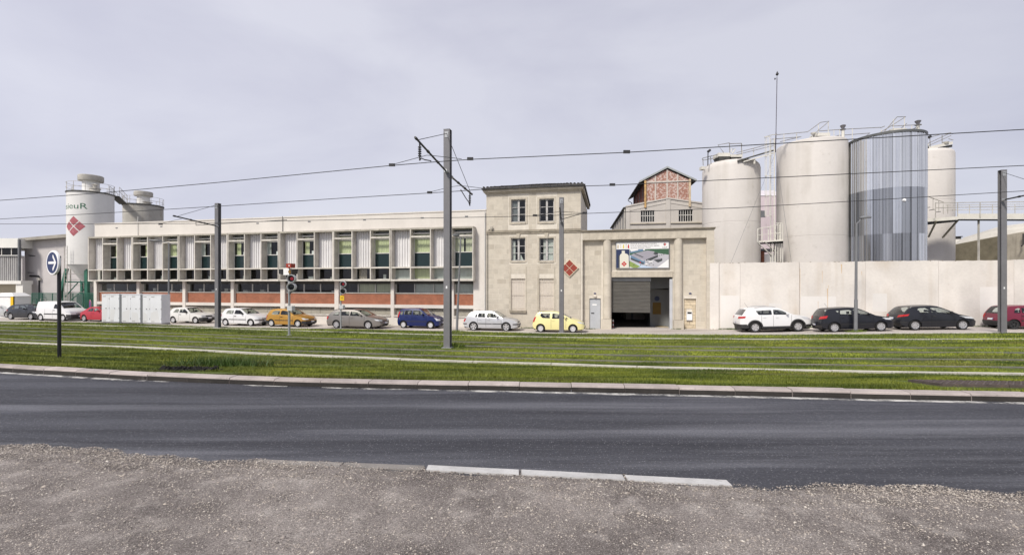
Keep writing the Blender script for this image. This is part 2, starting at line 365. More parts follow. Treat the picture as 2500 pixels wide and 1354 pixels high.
# ------------------------------------------------------------------ far kerb, stone by stone
kerb = bpy.data.objects.new('kerb', None); COL.objects.link(kerb); struct(kerb)
s_len = 0; X = -40.0; pts = [(X, yk(X))]
while X < 30:
    X += .06; pts.append((X, yk(X)))
acc = 0; start = 0; n_st = 0
def kerb_stone(P):
    n = len(P); b = MB(); fb = MB()
    def off(i, d):
        a = Vector((P[max(i - 1, 0)][0], P[max(i - 1, 0)][1])); c = Vector((P[min(i + 1, n - 1)][0], P[min(i + 1, n - 1)][1]))
        t = (c - a).normalized(); q = Vector(P[i]) + Vector((-t.y, t.x)) * d; return q.x, q.y
    dz = random.uniform(-.006, .006); dy = random.uniform(-.006, .006)
    prof = [(.012, -.05), (.0, .0), (.004, .085), (.012, .112), (.030, .121), (.215, .128), (.215, -.05)]
    idx = sorted(set([0, n // 3, 2 * n // 3, n - 1])); vs = []
    for i in idx:
        for d, z in prof: x, y = off(i, d + dy); vs.append((x, y, z + dz))
    m = len(prof); fs = []
    for a in range(len(idx) - 1):
        for k in range(m - 1): fs.append((a * m + k, (a + 1) * m + k, (a + 1) * m + k + 1, a * m + k + 1))
    fs += [tuple(range(m)), tuple(range((len(idx) - 1) * m, len(idx) * m))]
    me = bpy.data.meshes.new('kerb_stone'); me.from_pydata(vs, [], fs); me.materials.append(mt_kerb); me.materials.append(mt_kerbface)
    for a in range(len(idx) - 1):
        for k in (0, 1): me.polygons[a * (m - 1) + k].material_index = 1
    bb = bmesh.new(); bb.from_mesh(me); bmesh.ops.recalc_face_normals(bb, faces=bb.faces); bb.to_mesh(me); bb.free()
    put('kerb_stone', me, kerb, (0, 0, 0))
i0 = 0
for i in range(1, len(pts)):
    acc += math.dist(pts[i], pts[i - 1])
    if acc > .92:
        seg = pts[i0:i + 1]; a = Vector(seg[-1]) - Vector(seg[-2]); seg = seg[:-1] + [tuple(Vector(seg[-1]) - a.normalized() * .012)]
        kerb_stone(seg); i0 = i; acc = 0
# painted edge line in the gutter, worn into pieces
ln = bpy.data.objects.new('edge_line', None); COL.objects.link(ln); struct(ln)
def xk(px):
    lo, hi = -60, 40
    for _ in range(50):
        m = (lo + hi) / 2
        if m / max(.5, yk(m)) * F + CX < px: lo = m
        else: hi = m
    return lo
for a, b_ in [(-900, 418), (596, 705), (788, 1004), (1022, 3200)]:
    X0, X1 = xk(a), xk(b_); m = MB(); n = max(3, int((X1 - X0) / .4))
    for i in range(n):
        u, v = X0 + (X1 - X0) * i / n, X0 + (X1 - X0) * (i + 1) / n
        w0 = .13 * min(1, i * .25 + .35, (n - i) * .25 + .35) * (1 + .12 * math.sin(i * 2.3)); w1 = .13 * min(1, (i + 1) * .25 + .35, (n - i - 1) * .25 + .35) * (1 + .12 * math.sin((i + 1) * 2.3))
        m.quad((u, yk(u) - .03 - w0, .005), (v, yk(v) - .03 - w1, .005), (v, yk(v) - .03, .005), (u, yk(u) - .03, .005))
    m.build('line_piece', mt_line, ln, loc=(0, 0, 0))
# flush edging at the near side of the road
ed = bpy.data.objects.new('road_edging', None); COL.objects.link(ed); struct(ed)
def edge_x(px):
    lo, hi = -20, 20
    for _ in range(50):
        m = (lo + hi) / 2
        if m / ye(m) * F + CX < px: lo = m
        else: hi = m
    return lo
for a, b_, mt_, h in [(617, 830, mt_edgeg, .012), (832, 1034, mt_edgeg, .012), (1040, 1268, mt_edgew, .020), (1272, 1526, mt_edgew, .022), (1530, 1786, mt_edgew, .019)]:
    X0, X1 = edge_x(a), edge_x(b_); t = .135
    lo_ = [(X0, ye(X0) - .03, -.04), (X1, ye(X1) - .03, -.04), (X1, ye(X1) + t - .03, -.04), (X0, ye(X0) + t - .03, -.04)]
    hi_ = [(x + (.006 if x == X0 else -.006), y + (.006 if i < 2 else -.006), h) for i, (x, y, z) in enumerate(lo_)]
    MB().hexa(lo_, hi_).build('edging_stone', mt_, ed, loc=(0, 0, 0))

# ------------------------------------------------------------------ tram track
RP = {
 0: [(0, 789.8), (26, 790.5), (248, 795), (512, 801), (819, 810.5), (1039, 816.6), (1280, 822.5), (1600, 826.5), (1915, 829), (2193, 829), (2500, 828)],
 1: [(0, 799.5), (90, 802), (448, 815), (640, 822), (845, 828.4), (1075, 834), (1280, 840.4), (1610, 846.3), (1915, 849.9), (2200, 850), (2500, 849.9)],
 2: [(0, 807), (154, 812), (333, 818.6), (512, 824), (640, 829.8), (858, 837), (1152, 845.5), (1280, 849.4), (1600, 854.5), (1920, 859.6), (2500, 862.5)],
 3: [(0, 816), (102, 819.4), (251, 826.8), (512, 837), (640, 841.7), (858, 850), (1101, 857.6), (1280, 862.7), (1600, 869.8), (1920, 875), (2116, 877.5), (2500, 880)],
 4: [(0, 828.4), (256, 838.6), (512, 849.4), (640, 855.2), (860, 862.7), (1101, 871), (1280, 877), (1600, 885.2), (1920, 890.6), (2240, 896), (2500, 898.5)],
 5: [(0, 836.3), (143, 842), (256, 846.8), (512, 858.3), (640, 865.5), (896, 875.5), (1075, 882.6), (1280, 889.8), (1380, 890.8), (1490, 896.4), (1600, 899.3), (1920, 906), (2193, 912), (2469, 915.4)]}
TW = {}
for k, P in RP.items():
    W = [ground_at(*p) for p in P]
    a, b_ = W[0], W[1]; s0 = (W[3][1] - a[1]) / (W[3][0] - a[0]); s1 = (W[-1][1] - W[-4][1]) / (W[-1][0] - W[-4][0])
    X0, X1 = -70.0, 45.0
    W = [(X0, a[1] + (X0 - a[0]) * s0)] + [(w[0], w[1]) for w in W] + [(X1, W[-1][1] + (X1 - W[-1][0]) * s1)]
    TW[k] = ([w[0] for w in W], [w[1] for w in W])
    print('rail', k, [(round(x, 1), round(y, 1)) for x, y in W])
def yt(k, X, sm=.9):
    xs_, ys_ = TW[k]; return sum(float(np.interp(X + d * sm, xs_, ys_)) for d in (-2, -1, 0, 1, 2)) / 5
def ribbon(k, w0, w1, z0, z1, a=-66, b_=42, st=.8, sm=.9):
    m = MB(); X = a; prev = None
    while X <= b_ + 1e-6:
        Y = yt(k, X, sm); s = (yt(k, X + .3, sm) - yt(k, X - .3, sm)) / .6; n = Vector((-s, 1, 0)).normalized()
        P = Vector((X, Y, 0)); q0, q1 = P + n * w0, P + n * w1; zz = zg(X, Y)
        cur = [(q0.x, q0.y, zz + z0), (q1.x, q1.y, zz + z0), (q1.x, q1.y, zz + z1), (q0.x, q0.y, zz + z1)]
        if prev: m.hexa(prev, cur)
        prev = cur; X += st
    return m
names = {4: 'first from the kerb', 3: 'second from the kerb', 2: 'third from the kerb', 1: 'fourth from the kerb'}
for k in (1, 2, 3, 4):
    X, Y = 0.0, yt(k, 0.0)
    t = thing('tram_rail', 'grooved steel tram rail set in the grass, ' + names[k], 'tram rail', (X, Y, zg(X, Y)), 0, 'tram rails in the lawn')
    L_ = (-X, -Y, -zg(X, Y))
    ribbon(k, -.03, .035, -.05, .045).build('rail_head', mt_rail, t, loc=L_)
    ribbon(k, -.085, -.035, -.05, .0).build('groove', mt_groove, t, loc=L_)
    ribbon(k, .04, .06, -.05, .0).build('groove', mt_groove, t, loc=L_)
bd = bpy.data.objects.new('track_border', None); COL.objects.link(bd); struct(bd)
X = -66.0
while X < 42:
    L_ = 2.4; ribbon(5, -.07, .08, -.08, .060 + random.uniform(-.006, .006), X, X + L_ - .02, (L_ - .02) / 3, .35).build('border_slab', mt_border, bd, loc=(0, 0, 0)); X += L_
bd2 = ribbon(0, -.04, .05, -.05, .04).build('far_track_border', mt_border); struct(bd2)

# ------------------------------------------------------------------ grass
def nz(x, y, s, o=0.0):
    return .5 * (np.sin(x * s + 1.3 * o) * np.sin(y * s * 1.3 + 2.1 + o) + .5 * np.sin(2.3 * x * s + y * s + o) * np.sin(1.9 * y * s - x * s * .7 + o) + .35 * np.sin(5.1 * x * s + o) * np.sin(4.3 * y * s + 3 * x * s))
KXA = np.arange(-60, 45, .25); KYA = np.array([yk(x) for x in KXA]); BYA = np.array([yb(x) for x in KXA])
TYA = {k: np.array([yt(k, x) for x in KXA]) for k in range(6)}
def zg_arr(X, Y): return np.array([zg(a, b) for a, b in zip(X, Y)])
def blades(N, dlo, dhi, hmin, hmax, w, xlo=-44, xhi=32):
    d = RNG.uniform(dlo, dhi, N); X = RNG.uniform(xlo, xhi, N)
    Y = np.interp(X, KXA, KYA) + .22 + d
    k = np.abs(X) < 1.25 * Y + 1.5
    k &= Y < np.interp(X, KXA, BYA) - .05
    for r in (1, 2, 3, 4): k &= np.abs(Y - np.interp(X, KXA, TYA[r]) + .01) > .03 + .07 * RNG.random(N)
    k &= np.abs(Y - np.interp(X, KXA, TYA[5])) > .10 * RNG.random(N) ** .5
    k &= ~((X > 7.9) & (X < 11.9) & (Y > 8.25) & (Y < 9.75))
    k &= ~(((X + 6.55) / .75) ** 2 + ((Y - 9.62) / .28) ** 2 < 1)
    den = nz(X, Y, .9) + .4 * nz(X, Y, 2.7, 2.0); k &= RNG.random(N) < np.clip(.78 + .75 * den, .12, 1)
    X, Y = X[k], Y[k]; n = len(X); Z = zg_arr(X, Y)
    h = RNG.uniform(hmin, hmax, n) * np.clip(1 + .9 * nz(X, Y, 1.3, 4.0), .5, 1.7); h *= np.where(RNG.random(n) < .02, 1.8, 1)
    th = RNG.uniform(0, 2 * np.pi, n); ln_ = RNG.uniform(.2, .9, n) * h; w_ = w * RNG.uniform(.6, 1.4, n)
    ph = th + RNG.uniform(.8, 2.3, n)
    A = np.stack([X - np.cos(th) * w_ / 2, Y - np.sin(th) * w_ / 2, Z - .01], 1); B = np.stack([X + np.cos(th) * w_ / 2, Y + np.sin(th) * w_ / 2, Z - .01], 1)
    C = np.stack([X + np.cos(ph) * ln_, Y + np.sin(ph) * ln_, Z + h], 1)
    return np.stack([A, B, C], 1).reshape(-1, 3)
def mesh_tris(name, V, mt_):
    n = len(V); me = bpy.data.meshes.new(name); me.vertices.add(n); me.vertices.foreach_set('co', V.astype(np.float32).ravel())
    me.loops.add(n); me.loops.foreach_set('vertex_index', np.arange(n, dtype=np.int32)); me.polygons.add(n // 3)
    me.polygons.foreach_set('loop_start', np.arange(0, n, 3, dtype=np.int32)); me.polygons.foreach_set('loop_total', np.full(n // 3, 3, np.int32))
    me.update(); me.validate(); me.materials.append(mt_); return me
def grass_mat(k=1.0):
    m = bpy.data.materials.new('grass_blades'); m.use_nodes = True; N = m.node_tree.nodes; L = m.node_tree.links
    p = N['Principled BSDF']; p.inputs['Roughness'].default_value = .55; p.inputs['Specular IOR Level'].default_value = .25
    tc = N.new('ShaderNodeTexCoord')
    def noise(s, st, d=4):
        mp = N.new('ShaderNodeMapping'); mp.inputs['Scale'].default_value = st; L.new(tc.outputs['Object'], mp.inputs[0])
        n = N.new('ShaderNodeTexNoise'); n.inputs['Scale'].default_value = s; n.inputs['Detail'].default_value = d; L.new(mp.outputs[0], n.inputs['Vector']); return n.outputs[0]
    r = N.new('ShaderNodeValToRGB'); e = r.color_ramp.elements; e[0].position = .36; e[0].color = (.050, .082, .007, 1); e[1].position = .66; e[1].color = (.30, .335, .042, 1)
    e2 = e.new(.48); e2.color = (.155, .187, .024, 1)
    L.new(noise(.75, (.42, 1.7, 1), 6), r.inputs[0])
    r2 = N.new('ShaderNodeValToRGB'); f = r2.color_ramp.elements; f[0].position = .3; f[0].color = (.50 * k, .58 * k, .6 * k, 1); f[1].position = .72; f[1].color = (1.4 * k, 1.35 * k, 1.1 * k, 1)
    L.new(noise(26, (1, 1, 1), 2), r2.inputs[0])
    x = N.new('ShaderNodeMix'); x.data_type = 'RGBA'; x.blend_type = 'MULTIPLY'; x.inputs[0].default_value = 1; L.new(r.outputs[0], x.inputs[6]); L.new(r2.outputs[0], x.inputs[7])
    r3 = N.new('ShaderNodeValToRGB'); g_ = r3.color_ramp.elements; g_[0].position = .54; g_[0].color = (0, 0, 0, 1); g_[1].position = .68; g_[1].color = (.62, .62, .62, 1)
    L.new(noise(.8, (.22, 1.3, 1), 5), r3.inputs[0])
    y = N.new('ShaderNodeMix'); y.data_type = 'RGBA'; L.new(r3.outputs[0], y.inputs[0]); L.new(x.outputs[2], y.inputs[6]); y.inputs[7].default_value = (.15, .125, .05, 1)
    L.new(y.outputs[2], p.inputs['Base Color']); return m
mt_grass = grass_mat()
V = np.concatenate([blades(330000, 0, 2.6, .028, .058, .009, -16, 16), blades(300000, 2.4, 6.5, .026, .055, .012, -22, 20), blades(330000, 6, 13, .025, .055, .02, -34, 26), blades(260000, 12.5, 24, .03, .06, .035)])
print('grass tris', len(V) // 3)
cen = V.reshape(-1, 3, 3)[:, 0]; near_ = cen[:, 1] < np.interp(cen[:, 0], KXA, TYA[5]); V3 = V.reshape(-1, 3, 3)
gr = put('verge_grass', mesh_tris('verge_grass', V3[near_].reshape(-1, 3), grass_mat(.74))); gr['kind'] = 'stuff'
gr = put('track_grass', mesh_tris('track_grass', V3[~near_].reshape(-1, 3), mt_grass)); gr['kind'] = 'stuff'
# longer weeds: by the soil hollow near the kerb, along wall feet and lamp feet
def tuft(name, cx, cy, rx, ry, n, h0, h1, w, mt_, label, cat, group=None, z=None):
    X = cx + RNG.normal(0, rx / 2, n); Y = cy + RNG.normal(0, ry / 2, n); Z = zg_arr(X, Y) if z is None else np.full(n, z)
    h = RNG.uniform(h0, h1, n); th = RNG.uniform(0, 6.283, n); ph = RNG.uniform(0, 6.283, n); l_ = h * RNG.uniform(.2, .9, n); w_ = w * RNG.uniform(.6, 1.3, n)
    A = np.stack([X - np.cos(th) * w_, Y - np.sin(th) * w_, Z - .01], 1); B = np.stack([X + np.cos(th) * w_, Y + np.sin(th) * w_, Z - .01], 1)
    C = np.stack([X + np.cos(ph) * l_, Y + np.sin(ph) * l_, Z + h], 1)
    v = np.stack([A, B, C], 1).reshape(-1, 3); z0 = zg(cx, cy) if z is None else z
    o = put(name, mesh_tris(name, v - np.array([cx, cy, z0]), mt_), None, (cx, cy, z0)); return tag(o, label, cat, group)
mt_weed = mat('weed_leaf', (.05, .095, .012), .6, .5, 6)
mt_weedy = mat('weed_leaf_yellow', (.13, .18, .02), .6, .4, 6)
hx, hy, _ = ground_at(470, 903)
sb = MB(); n_ = 18; ring = [(hx + .72 * (1 + .18 * math.sin(5 * a) + .1 * math.sin(3 * a)) * math.cos(a), hy + .22 * (1 + .25 * math.sin(3 * a + 1)) * math.sin(a)) for a in [2 * math.pi * i / n_ for i in range(n_)]]
vs = [(hx, hy, zg(hx, hy) + .01)] + [(x, y, zg(x, y) + .012) for x, y in ring]
sb.add(vs, [(0, 1 + i, 1 + (i + 1) % n_) for i in range(n_)])
for i in range(170):
    a = random.uniform(0, 6.28); q = random.random() ** .5; x = hx + .68 * q * math.cos(a); y = hy + .22 * q * math.sin(a); s_ = random.uniform(.02, .06); j = lambda: random.uniform(-.6, .6) * s_; z_ = zg(x, y)
    sb.hexa([(x - s_ + j(), y - s_ + j(), z_ - .02), (x + s_ + j(), y - s_ + j(), z_ - .02), (x + s_ + j(), y + s_ + j(), z_ - .02), (x - s_ + j(), y + s_ + j(), z_ - .02)], [(x - s_ * .5 + j(), y - s_ * .5 + j(), z_ + s_ * 1.2 + j()), (x + s_ * .5 + j(), y - s_ * .4 + j(), z_ + s_ * 1.2 + j()), (x + s_ * .5 + j(), y + s_ * .5 + j(), z_ + s_ * 1.2 + j()), (x - s_ * .4 + j(), y + s_ * .5 + j(), z_ + s_ * 1.2 + j())])
o = sb.build('soil_hollow', mat('black_soil', (.014, .013, .012), .95, .4, 20), None); o['kind'] = 'stuff'
wx, wy, _ = ground_at(545, 893)
tuft('weed_clump', wx, wy, 1.1, .5, 1500, .10, .30, .009, mt_weed, 'tall dark green weed clump beside the black soil hollow at the kerb', 'weeds')
wx, wy, _ = ground_at(1105, 846); tuft('grass_tuft', wx, wy, .5, .35, 420, .1, .22, .012, mt_weedy, 'bright grass tuft at the foot of the central tram mast', 'grass tuft')
# loose stones on the foreground gravel
def pebble_field(N):
    X = RNG.uniform(-7.5, 6.5, N); Y = RNG.uniform(3.0, 5.9, N); ed_ = np.array([yedge(x) for x in X]); k = (Y < ed_ + .06) & (np.abs(X) < 1.2 * Y + .3)
    rim = np.exp(-((ed_ - Y) / .38) ** 2) * np.where(X < -2.2, .55, np.where(X > 3.2, .6, .08)); k &= RNG.random(N) < np.clip(.42 + .35 * nz(X, Y, 2.2) + rim, .08, 1); k0 = k.copy()
    X, Y = X[k], Y[k]; n = len(X); s = RNG.lognormal(math.log(.0046), .42, n) * (1 + .22 * rim[k0]); s = np.minimum(s, .026)
    Z = np.array([.012 + max(0, min(1, (yedge(a) - b) / .35)) * (.022 + znoise(a, b)) for a, b in zip(X, Y)])
    base = np.array([[1, 0, 0], [0, 1, 0], [-1, 0, 0], [0, -1, 0], [0, 0, .75], [0, 0, -.4]], float)
    P = base[None] * (1 + RNG.uniform(-.35, .35, (n, 6, 1))); a = RNG.uniform(0, 6.28, n); c, s_ = np.cos(a), np.sin(a)
    P[:, :, :2] *= np.stack([RNG.uniform(.8, 1.8, n), RNG.uniform(.6, 1.1, n)], 1)[:, None]
    x = P[:, :, 0] * c[:, None] - P[:, :, 1] * s_[:, None]; y = P[:, :, 0] * s_[:, None] + P[:, :, 1] * c[:, None]
    P = np.stack([x, y, P[:, :, 2]], 2) * s[:, None, None] + np.stack([X, Y, Z - s * .15], 1)[:, None]
    tri = np.array([[0, 1, 4], [1, 2, 4], [2, 3, 4], [3, 0, 4], [1, 0, 5], [2, 1, 5], [3, 2, 5], [0, 3, 5]])
    return P[:, tri.ravel()].reshape(-1, 3)
def peb_mat():
    m = bpy.data.materials.new('pebble_stone'); m.use_nodes = True; N = m.node_tree.nodes; L = m.node_tree.links; p = N['Principled BSDF']; p.inputs['Roughness'].default_value = .85
    g_ = N.new('ShaderNodeNewGeometry'); r = N.new('ShaderNodeValToRGB'); e = r.color_ramp.elements; e[0].position = 0; e[0].color = (.10, .088, .082, 1); e[1].position = 1; e[1].color = (.58, .54, .48, 1)
    q = e.new(.5); q.color = (.27, .24, .22, 1); q = e.new(.8); q.color = (.40, .35, .30, 1); L.new(g_.outputs['Random Per Island'], r.inputs[0]); L.new(r.outputs[0], p.inputs['Base Color']); return m
V = pebble_field(330000); print('pebble tris', len(V) // 3)
me = mesh_tris('loose_gravel', V, peb_mat())
# weld so that every stone is one island
b = bmesh.new(); b.from_mesh(me); bmesh.ops.remove_doubles(b, verts=b.verts, dist=1e-6); b.to_mesh(me); b.free()
o = put('loose_gravel', me); o['kind'] = 'stuff'
# rusty chequer plates
t = thing('drain_cover', 'rusty chequer plate covers lying in the grass by the kerb', 'drain cover', (8.2, 8.6, .1))
mt_rust = mat('rusty_plate', (.095, .075, .068), .8, .25, 6, spots=.5, spcol=(.16, .10, .07), bump=.5, bs=45)
for i in range(3):
    x0 = 8.2 + i * 1.17; sl = -.085
    P = [(x0, 8.58 + (x0 - 8.2) * sl), (x0 + 1.155, 8.58 + (x0 + 1.155 - 8.2) * sl), (x0 + 1.155 + .06, 9.4 + (x0 + 1.155 - 8.2) * sl), (x0 + .06, 9.4 + (x0 - 8.2) * sl)]
    m = MB(); m.hexa([(x - 8.2, y - 8.6, zg(x, y) - .13) for x, y in P], [(x - 8.2, y - 8.6, zg(x, y) - .045) for x, y in P])
    for a in range(9):
        for c in range(6):
            u, v = (a + .5) / 9, (c + .5) / 6; x = P[0][0] * (1 - u) + P[1][0] * u + .06 * v; y = (P[0][1] * (1 - u) + P[1][1] * u) + .8 * v; z = zg(x, y) - .146 + .1
            w = .045; q = w if (a + c) % 2 else .016; r_ = .016 if (a + c) % 2 else w
            m.box(x - 8.2 - q, x - 8.2 + q, y - 8.6 - r_ * .6, y - 8.6 + r_ * .6, z - .006, z + .012)
    m.build('cover_plate', mt_rust, t)
# ------------------------------------------------------------------ overhead line
def track_y(px, k0, k1):
    k = (px - CX) / F; lo, hi = 4.0, 60.0
    for _ in range(60):
        m = (lo + hi) / 2; X = k * m
        if m < (yt(k0, X) + yt(k1, X)) / 2: lo = m
        else: hi = m
    return lo
TN = Vector((-.212, -.977, 0))       # across the track, towards the camera
def mast(px, py, Y, top, label, size=.26):
    X, _, z = at(px, py, Y); z0 = zg(X, Y); ztop = at(px, top, Y)[2]
    t = thing('catenary_mast', label, 'tram mast', (X, Y, z0), -R(12), 'steel masts of the tram line')
    h = ztop - z0; s = size / 2; f = .022; m = MB()
    m.box(-s, s, -s, -s + f, -.2, h); m.box(-s, s, s - f, s, -.2, h); m.box(-.012, .012, -s + f, s - f, -.2, h)
    m.build('column', mt_mast, t)
    MB().box(-s - .004, s + .004, -s - .004, s + .004, h, h + .012).build('cap_plate', mt_mast, t)
    MB().box(-s * 1.5, s * 1.5, -s * 1.5, s * 1.5, -.05, .035).build('base_plate', mt_galv, t)
    bo = MB()
    for zz in (h - .12, h - .3):
        for xx in (-.08, .08): bo.cyl((xx, -s - .015, zz), (xx, -s, zz), .012, 6)
    bo.build('bolt', mt_galv, t)
    MB().box(-.075, .075, -s - .012, -s, h - .33, h - .09).build('stay_bracket', mt_galv, t)
    MB().box(-.03, .03, -s - .004, -s, 2.4, 2.5).build('number_plate', mt_white, t)
    t['hh'] = h; return t
def local(t, P): return t.matrix_basis.inverted() @ Vector(P)
def arm(t, a, b_, stay_from, wire_pt, drop_frac=.32, reg=True):
    """cantilever tube a->b, stay to the mast head, insulator and registration arm that holds the wire at wire_pt"""
    a, b_, w = local(t, a), local(t, b_), local(t, wire_pt); d = (b_ - a)
    m = MB(); m.tube([a, b_ + d.normalized() * .06], .038, 8); o = m.build('cantilever_arm', mt_dark, t, smooth=40)
    c = MB(); c.tube([a - d.normalized() * .02, a + d.normalized() * .12], .07, 8); c.build('arm_clamp', mt_galv, t)
    for q, r_ in ((.30, .055), (.62, .055), (.97, .05)):
        MB().tube([a + d * q, a + d * (q + .035)], r_, 8).build('clamp', mt_dark, o)
    s = local(t, stay_from); e = b_ - d * .05
    m = MB(); m.tube([s, e], .012, 5); m.build('stay_wire', mt_wire, t)
    if reg:
        p0 = a + d * (1 - drop_frac * .35); p1 = p0 + Vector((0, 0, -.62))
        ins = MB()
        ins.tube([p0, p1], .03, 6)
        for i in range(5): ins.tube([p0 + (p1 - p0) * (.25 + i * .12), p0 + (p1 - p0) * (.29 + i * .12)], .062, 8)
        ins.build('insulator', mt_dark, t)
        mid = p1 * .55 + w * .45 + Vector((0, 0, .05))
        MB().tube([p1, p1 + (mid - p1) * .3 + Vector((0, 0, .07)), mid, w + Vector((0, 0, .05)), w], .020, 6).build('registration_arm', mt_dark, t)
    else:
        p0 = a + d * .52; MB().tube([p0, p0 + Vector((0, 0, -.25)), w + Vector((0, 0, .05)), w], .018, 6).build('registration_arm', mt_dark, t)
# wires: photograph samples, each at the depth of its track
wy1 = lambda px: track_y(px, 3, 4); wy2 = lambda px: track_y(px, 1, 2)
W1 = [at(px, py, wy1(px)) for px, py in [(0, 489), (250, 470.5), (530, 445.5), (760, 423), (955, 404), (1052, 396), (1150, 389), (1530, 372), (2000, 344.5), (2500, 316)]]
W2 = [at(px, py, wy2(px)) for px, py in [(0, 534.5), (280, 518.5), (530, 503.5), (830, 484), (1050, 471), (1125, 466), (1190, 461), (1495, 452), (2000, 428), (2500, 404)]]
W3 = [at(px, py, wy2(px) + 4.0) for px, py in [(0, 546.5), (200, 546.5), (443, 546), (700, 539), (1000, 533), (1300, 527.5), (1372, 525), (1430, 521), (1800, 507), (2100, 490), (2500, 466)]]
def extend(W):
    a, b_ = Vector(W[0]), Vector(W[1]); c, d = Vector(W[-2]), Vector(W[-1])
    a2 = a + (a - b_).normalized() * 26; d2 = d + (d - c).normalized() * 22
    return [tuple(a2)] + W + [tuple(d2)]
cl = [(W1, 'black tram wire over the near track, highest of the three', 5), (W2, 'black tram wire over the far track, held by the far arm of the central mast', 5), (W3, 'black tram wire in front of the office roof, held by the far masts', 6)]
wires = []
for W, lab, ri in cl:
    p0 = Vector(W[ri]); m = MB(); m.tube([Vector(p) - p0 for p in extend(W)], .015, 5)
    o = m.build('contact_wire', mt_wire); o.location = p0; tag(o, lab, 'overhead wire', 'tram contact wires'); wires.append((o, p0))
def onto(parent_i, pts, r=.011, name='hanger_wire'):
    o, p0 = wires[parent_i]; MB().tube([Vector(p) - p0 for p in pts], r, 5).build(name, mt_wire, o)
def knob(parent_i, p, r=.05):
    o, p0 = wires[parent_i]; q = Vector(p) - p0
    MB().box(q.x - .11, q.x + .11, q.y - .03, q.y + .03, q.z - .045, q.z + .055).build('wire_clamp', mt_dark, o)
knob(0, at(1530, 371, wy1(1530))); knob(1, at(1495, 451, wy2(1495))); knob(0, at(957, 403, wy1(957))); knob(0, at(1148, 388, wy1(1148)))
knob(1, at(1049, 470, wy2(1049))); knob(2, at(1306, 526, wy2(1306) + 4)); knob(2, at(1428, 520, wy2(1428) + 4)); knob(2, at(392, 547, wy2(392) + 4))
onto(0, [at(957, 402, wy1(957)), at(1042, 379, wy1(1042) - .3), at(1057, 380, wy1(1057) - .3), at(1127, 388, wy1(1127))])
onto(1, [at(1049, 469, wy2(1049)), at(1100, 456, wy2(1100)), at(1125, 453, wy2(1125)), at(1190, 461, wy2(1190))])
onto(2, [at(1306, 526, wy2(1306) + 4), at(1368, 516, wy2(1368) + 3.2), at(1428, 520, wy2(1428) + 4)])
onto(2, [at(392, 546, wy2(392) + 4), at(443, 534, wy2(443) + 3.2)])
# central mast, two arms
mc = mast(1093, 849, 18.2, 318, 'tall grey steel mast with arms to both sides, between the two tracks')
arm(mc, at(1090, 419, 18.0), at(1015, 337, 15.2), at(1091, 326, 18.05), W1[5])
arm(mc, at(1101, 431, 18.4), at(1152, 474, 21.4), at(1101, 352, 18.4), W2[5])
ml = mast(532, 799, 28.7, 497, 'grey steel mast in front of the office facade, beside the white cabinets', .25)
arm(ml, at(531, 552, 28.5), at(425, 527, 25.8), at(529, 500, 28.5), W3[3], reg=False)
mm = mast(1371, 812, 26.0, 483, 'grey steel mast in front of the stone house, before the pale yellow car', .25)
arm(mm, at(1370, 541, 25.8), at(1367, 508, 23.1), at(1371, 489, 25.8), W3[7], reg=False)
mr = mast(2447, 812, 24.4, 416, 'dark grey steel mast in front of the boundary wall beside the dark red car', .25)
arm(mr, at(2449, 488, 24.2), at(2584, 460, 21.5), at(2449, 421, 24.2), at(2590, 470, 21.0), reg=False)

# ------------------------------------------------------------------ street lamps
def lamp(px, py, Y, top, hx, hy, label, rad=.07, foot=True):
    X, _, z = at(px, py, Y); z0 = zg(X, Y); zt = at(px, top, Y)[2]; h = zt - z0
    t = thing('street_lamp', label, 'street lamp', (X, Y, z0), 0, 'street lamps along the pavement'); 
    T = Vector(at(hx[0], hy[0], Y)) - Vector((X, Y, z0)); E = Vector(at(hx[1], hy[1], Y - .1)) - Vector((X, Y, z0))
    topx = Vector(at(hx[2], top, Y)) - Vector((X, Y, z0))
    MB().tube([(0, 0, -.1), (topx.x * .3, 0, h * .3)], rad, 10, rad * .9).build('pole', mt_lampgrey, t, smooth=40)
    MB().tube([(topx.x * .3, 0, h * .3), (topx.x, 0, h)], rad * .75, 10, rad * .55).build('upper_pole', mt_lampgrey, t, smooth=40)
    MB().lathe([(0, .06), (rad * 1.6, .06), (rad * 1.8, 0), (rad * 1.8, -.08)], 12).build('foot', mt_lampgrey, t)
    arm_end = T.lerp(E, .25)
    MB().tube([(topx.x, 0, h - .02), (topx.x + (arm_end.x - topx.x) * .5, arm_end.y * .5, h + (arm_end.z - h) * .35), arm_end], .03, 8).build('arm', mt_lampgrey, t, smooth=40)
    c = (T + E) / 2; L_ = (E - T).length / 2 + .02; hb = MB()
    prof = [(0, .13), (.35, .12), (.75, .08), (1.0, .01), (.9, -.05), (0, -.06)]
    hb.lathe([(r_ * L_, z_) for r_, z_ in prof], 20); ax = (E - T); ang = math.atan2(ax.z, ax.x)
    hb.xf(Matrix.Translation(c) @ Matrix.Rotation(-ang, 4, 'Y') @ Matrix.Diagonal((1, .5, 1, 1)))
    hd = hb.build('lamp_head', mt_lampgrey, t, smooth=50)
    db = MB().lathe([(L_ * .7, -.058), (0, -.066)], 18); db.xf(Matrix.Translation(c) @ Matrix.Rotation(-ang, 4, 'Y') @ Matrix.Diagonal((1, .45, 1, 1)))
    db.build('lens', flat('lamp_lens', (.35, .34, .31), .3), hd, loc=(0, 0, 0))
    return t
lamp(412, 790, 35.0, 592, (395, 363, 412), (588, 586), 'grey street lamp rising behind the white cabinets, arm to the left', .085)
lamp(1115, 806, 30.0, 580, (1122, 1105, 1125), (573, 573), 'leaning grey street lamp beside the tall central mast', .085)
lamp(2089, 810, 27.6, 545, (2098, 2128, 2091), (532, 530), 'grey street lamp before the black car and the metal silo', .105)
mt_tuftX = mt_weed
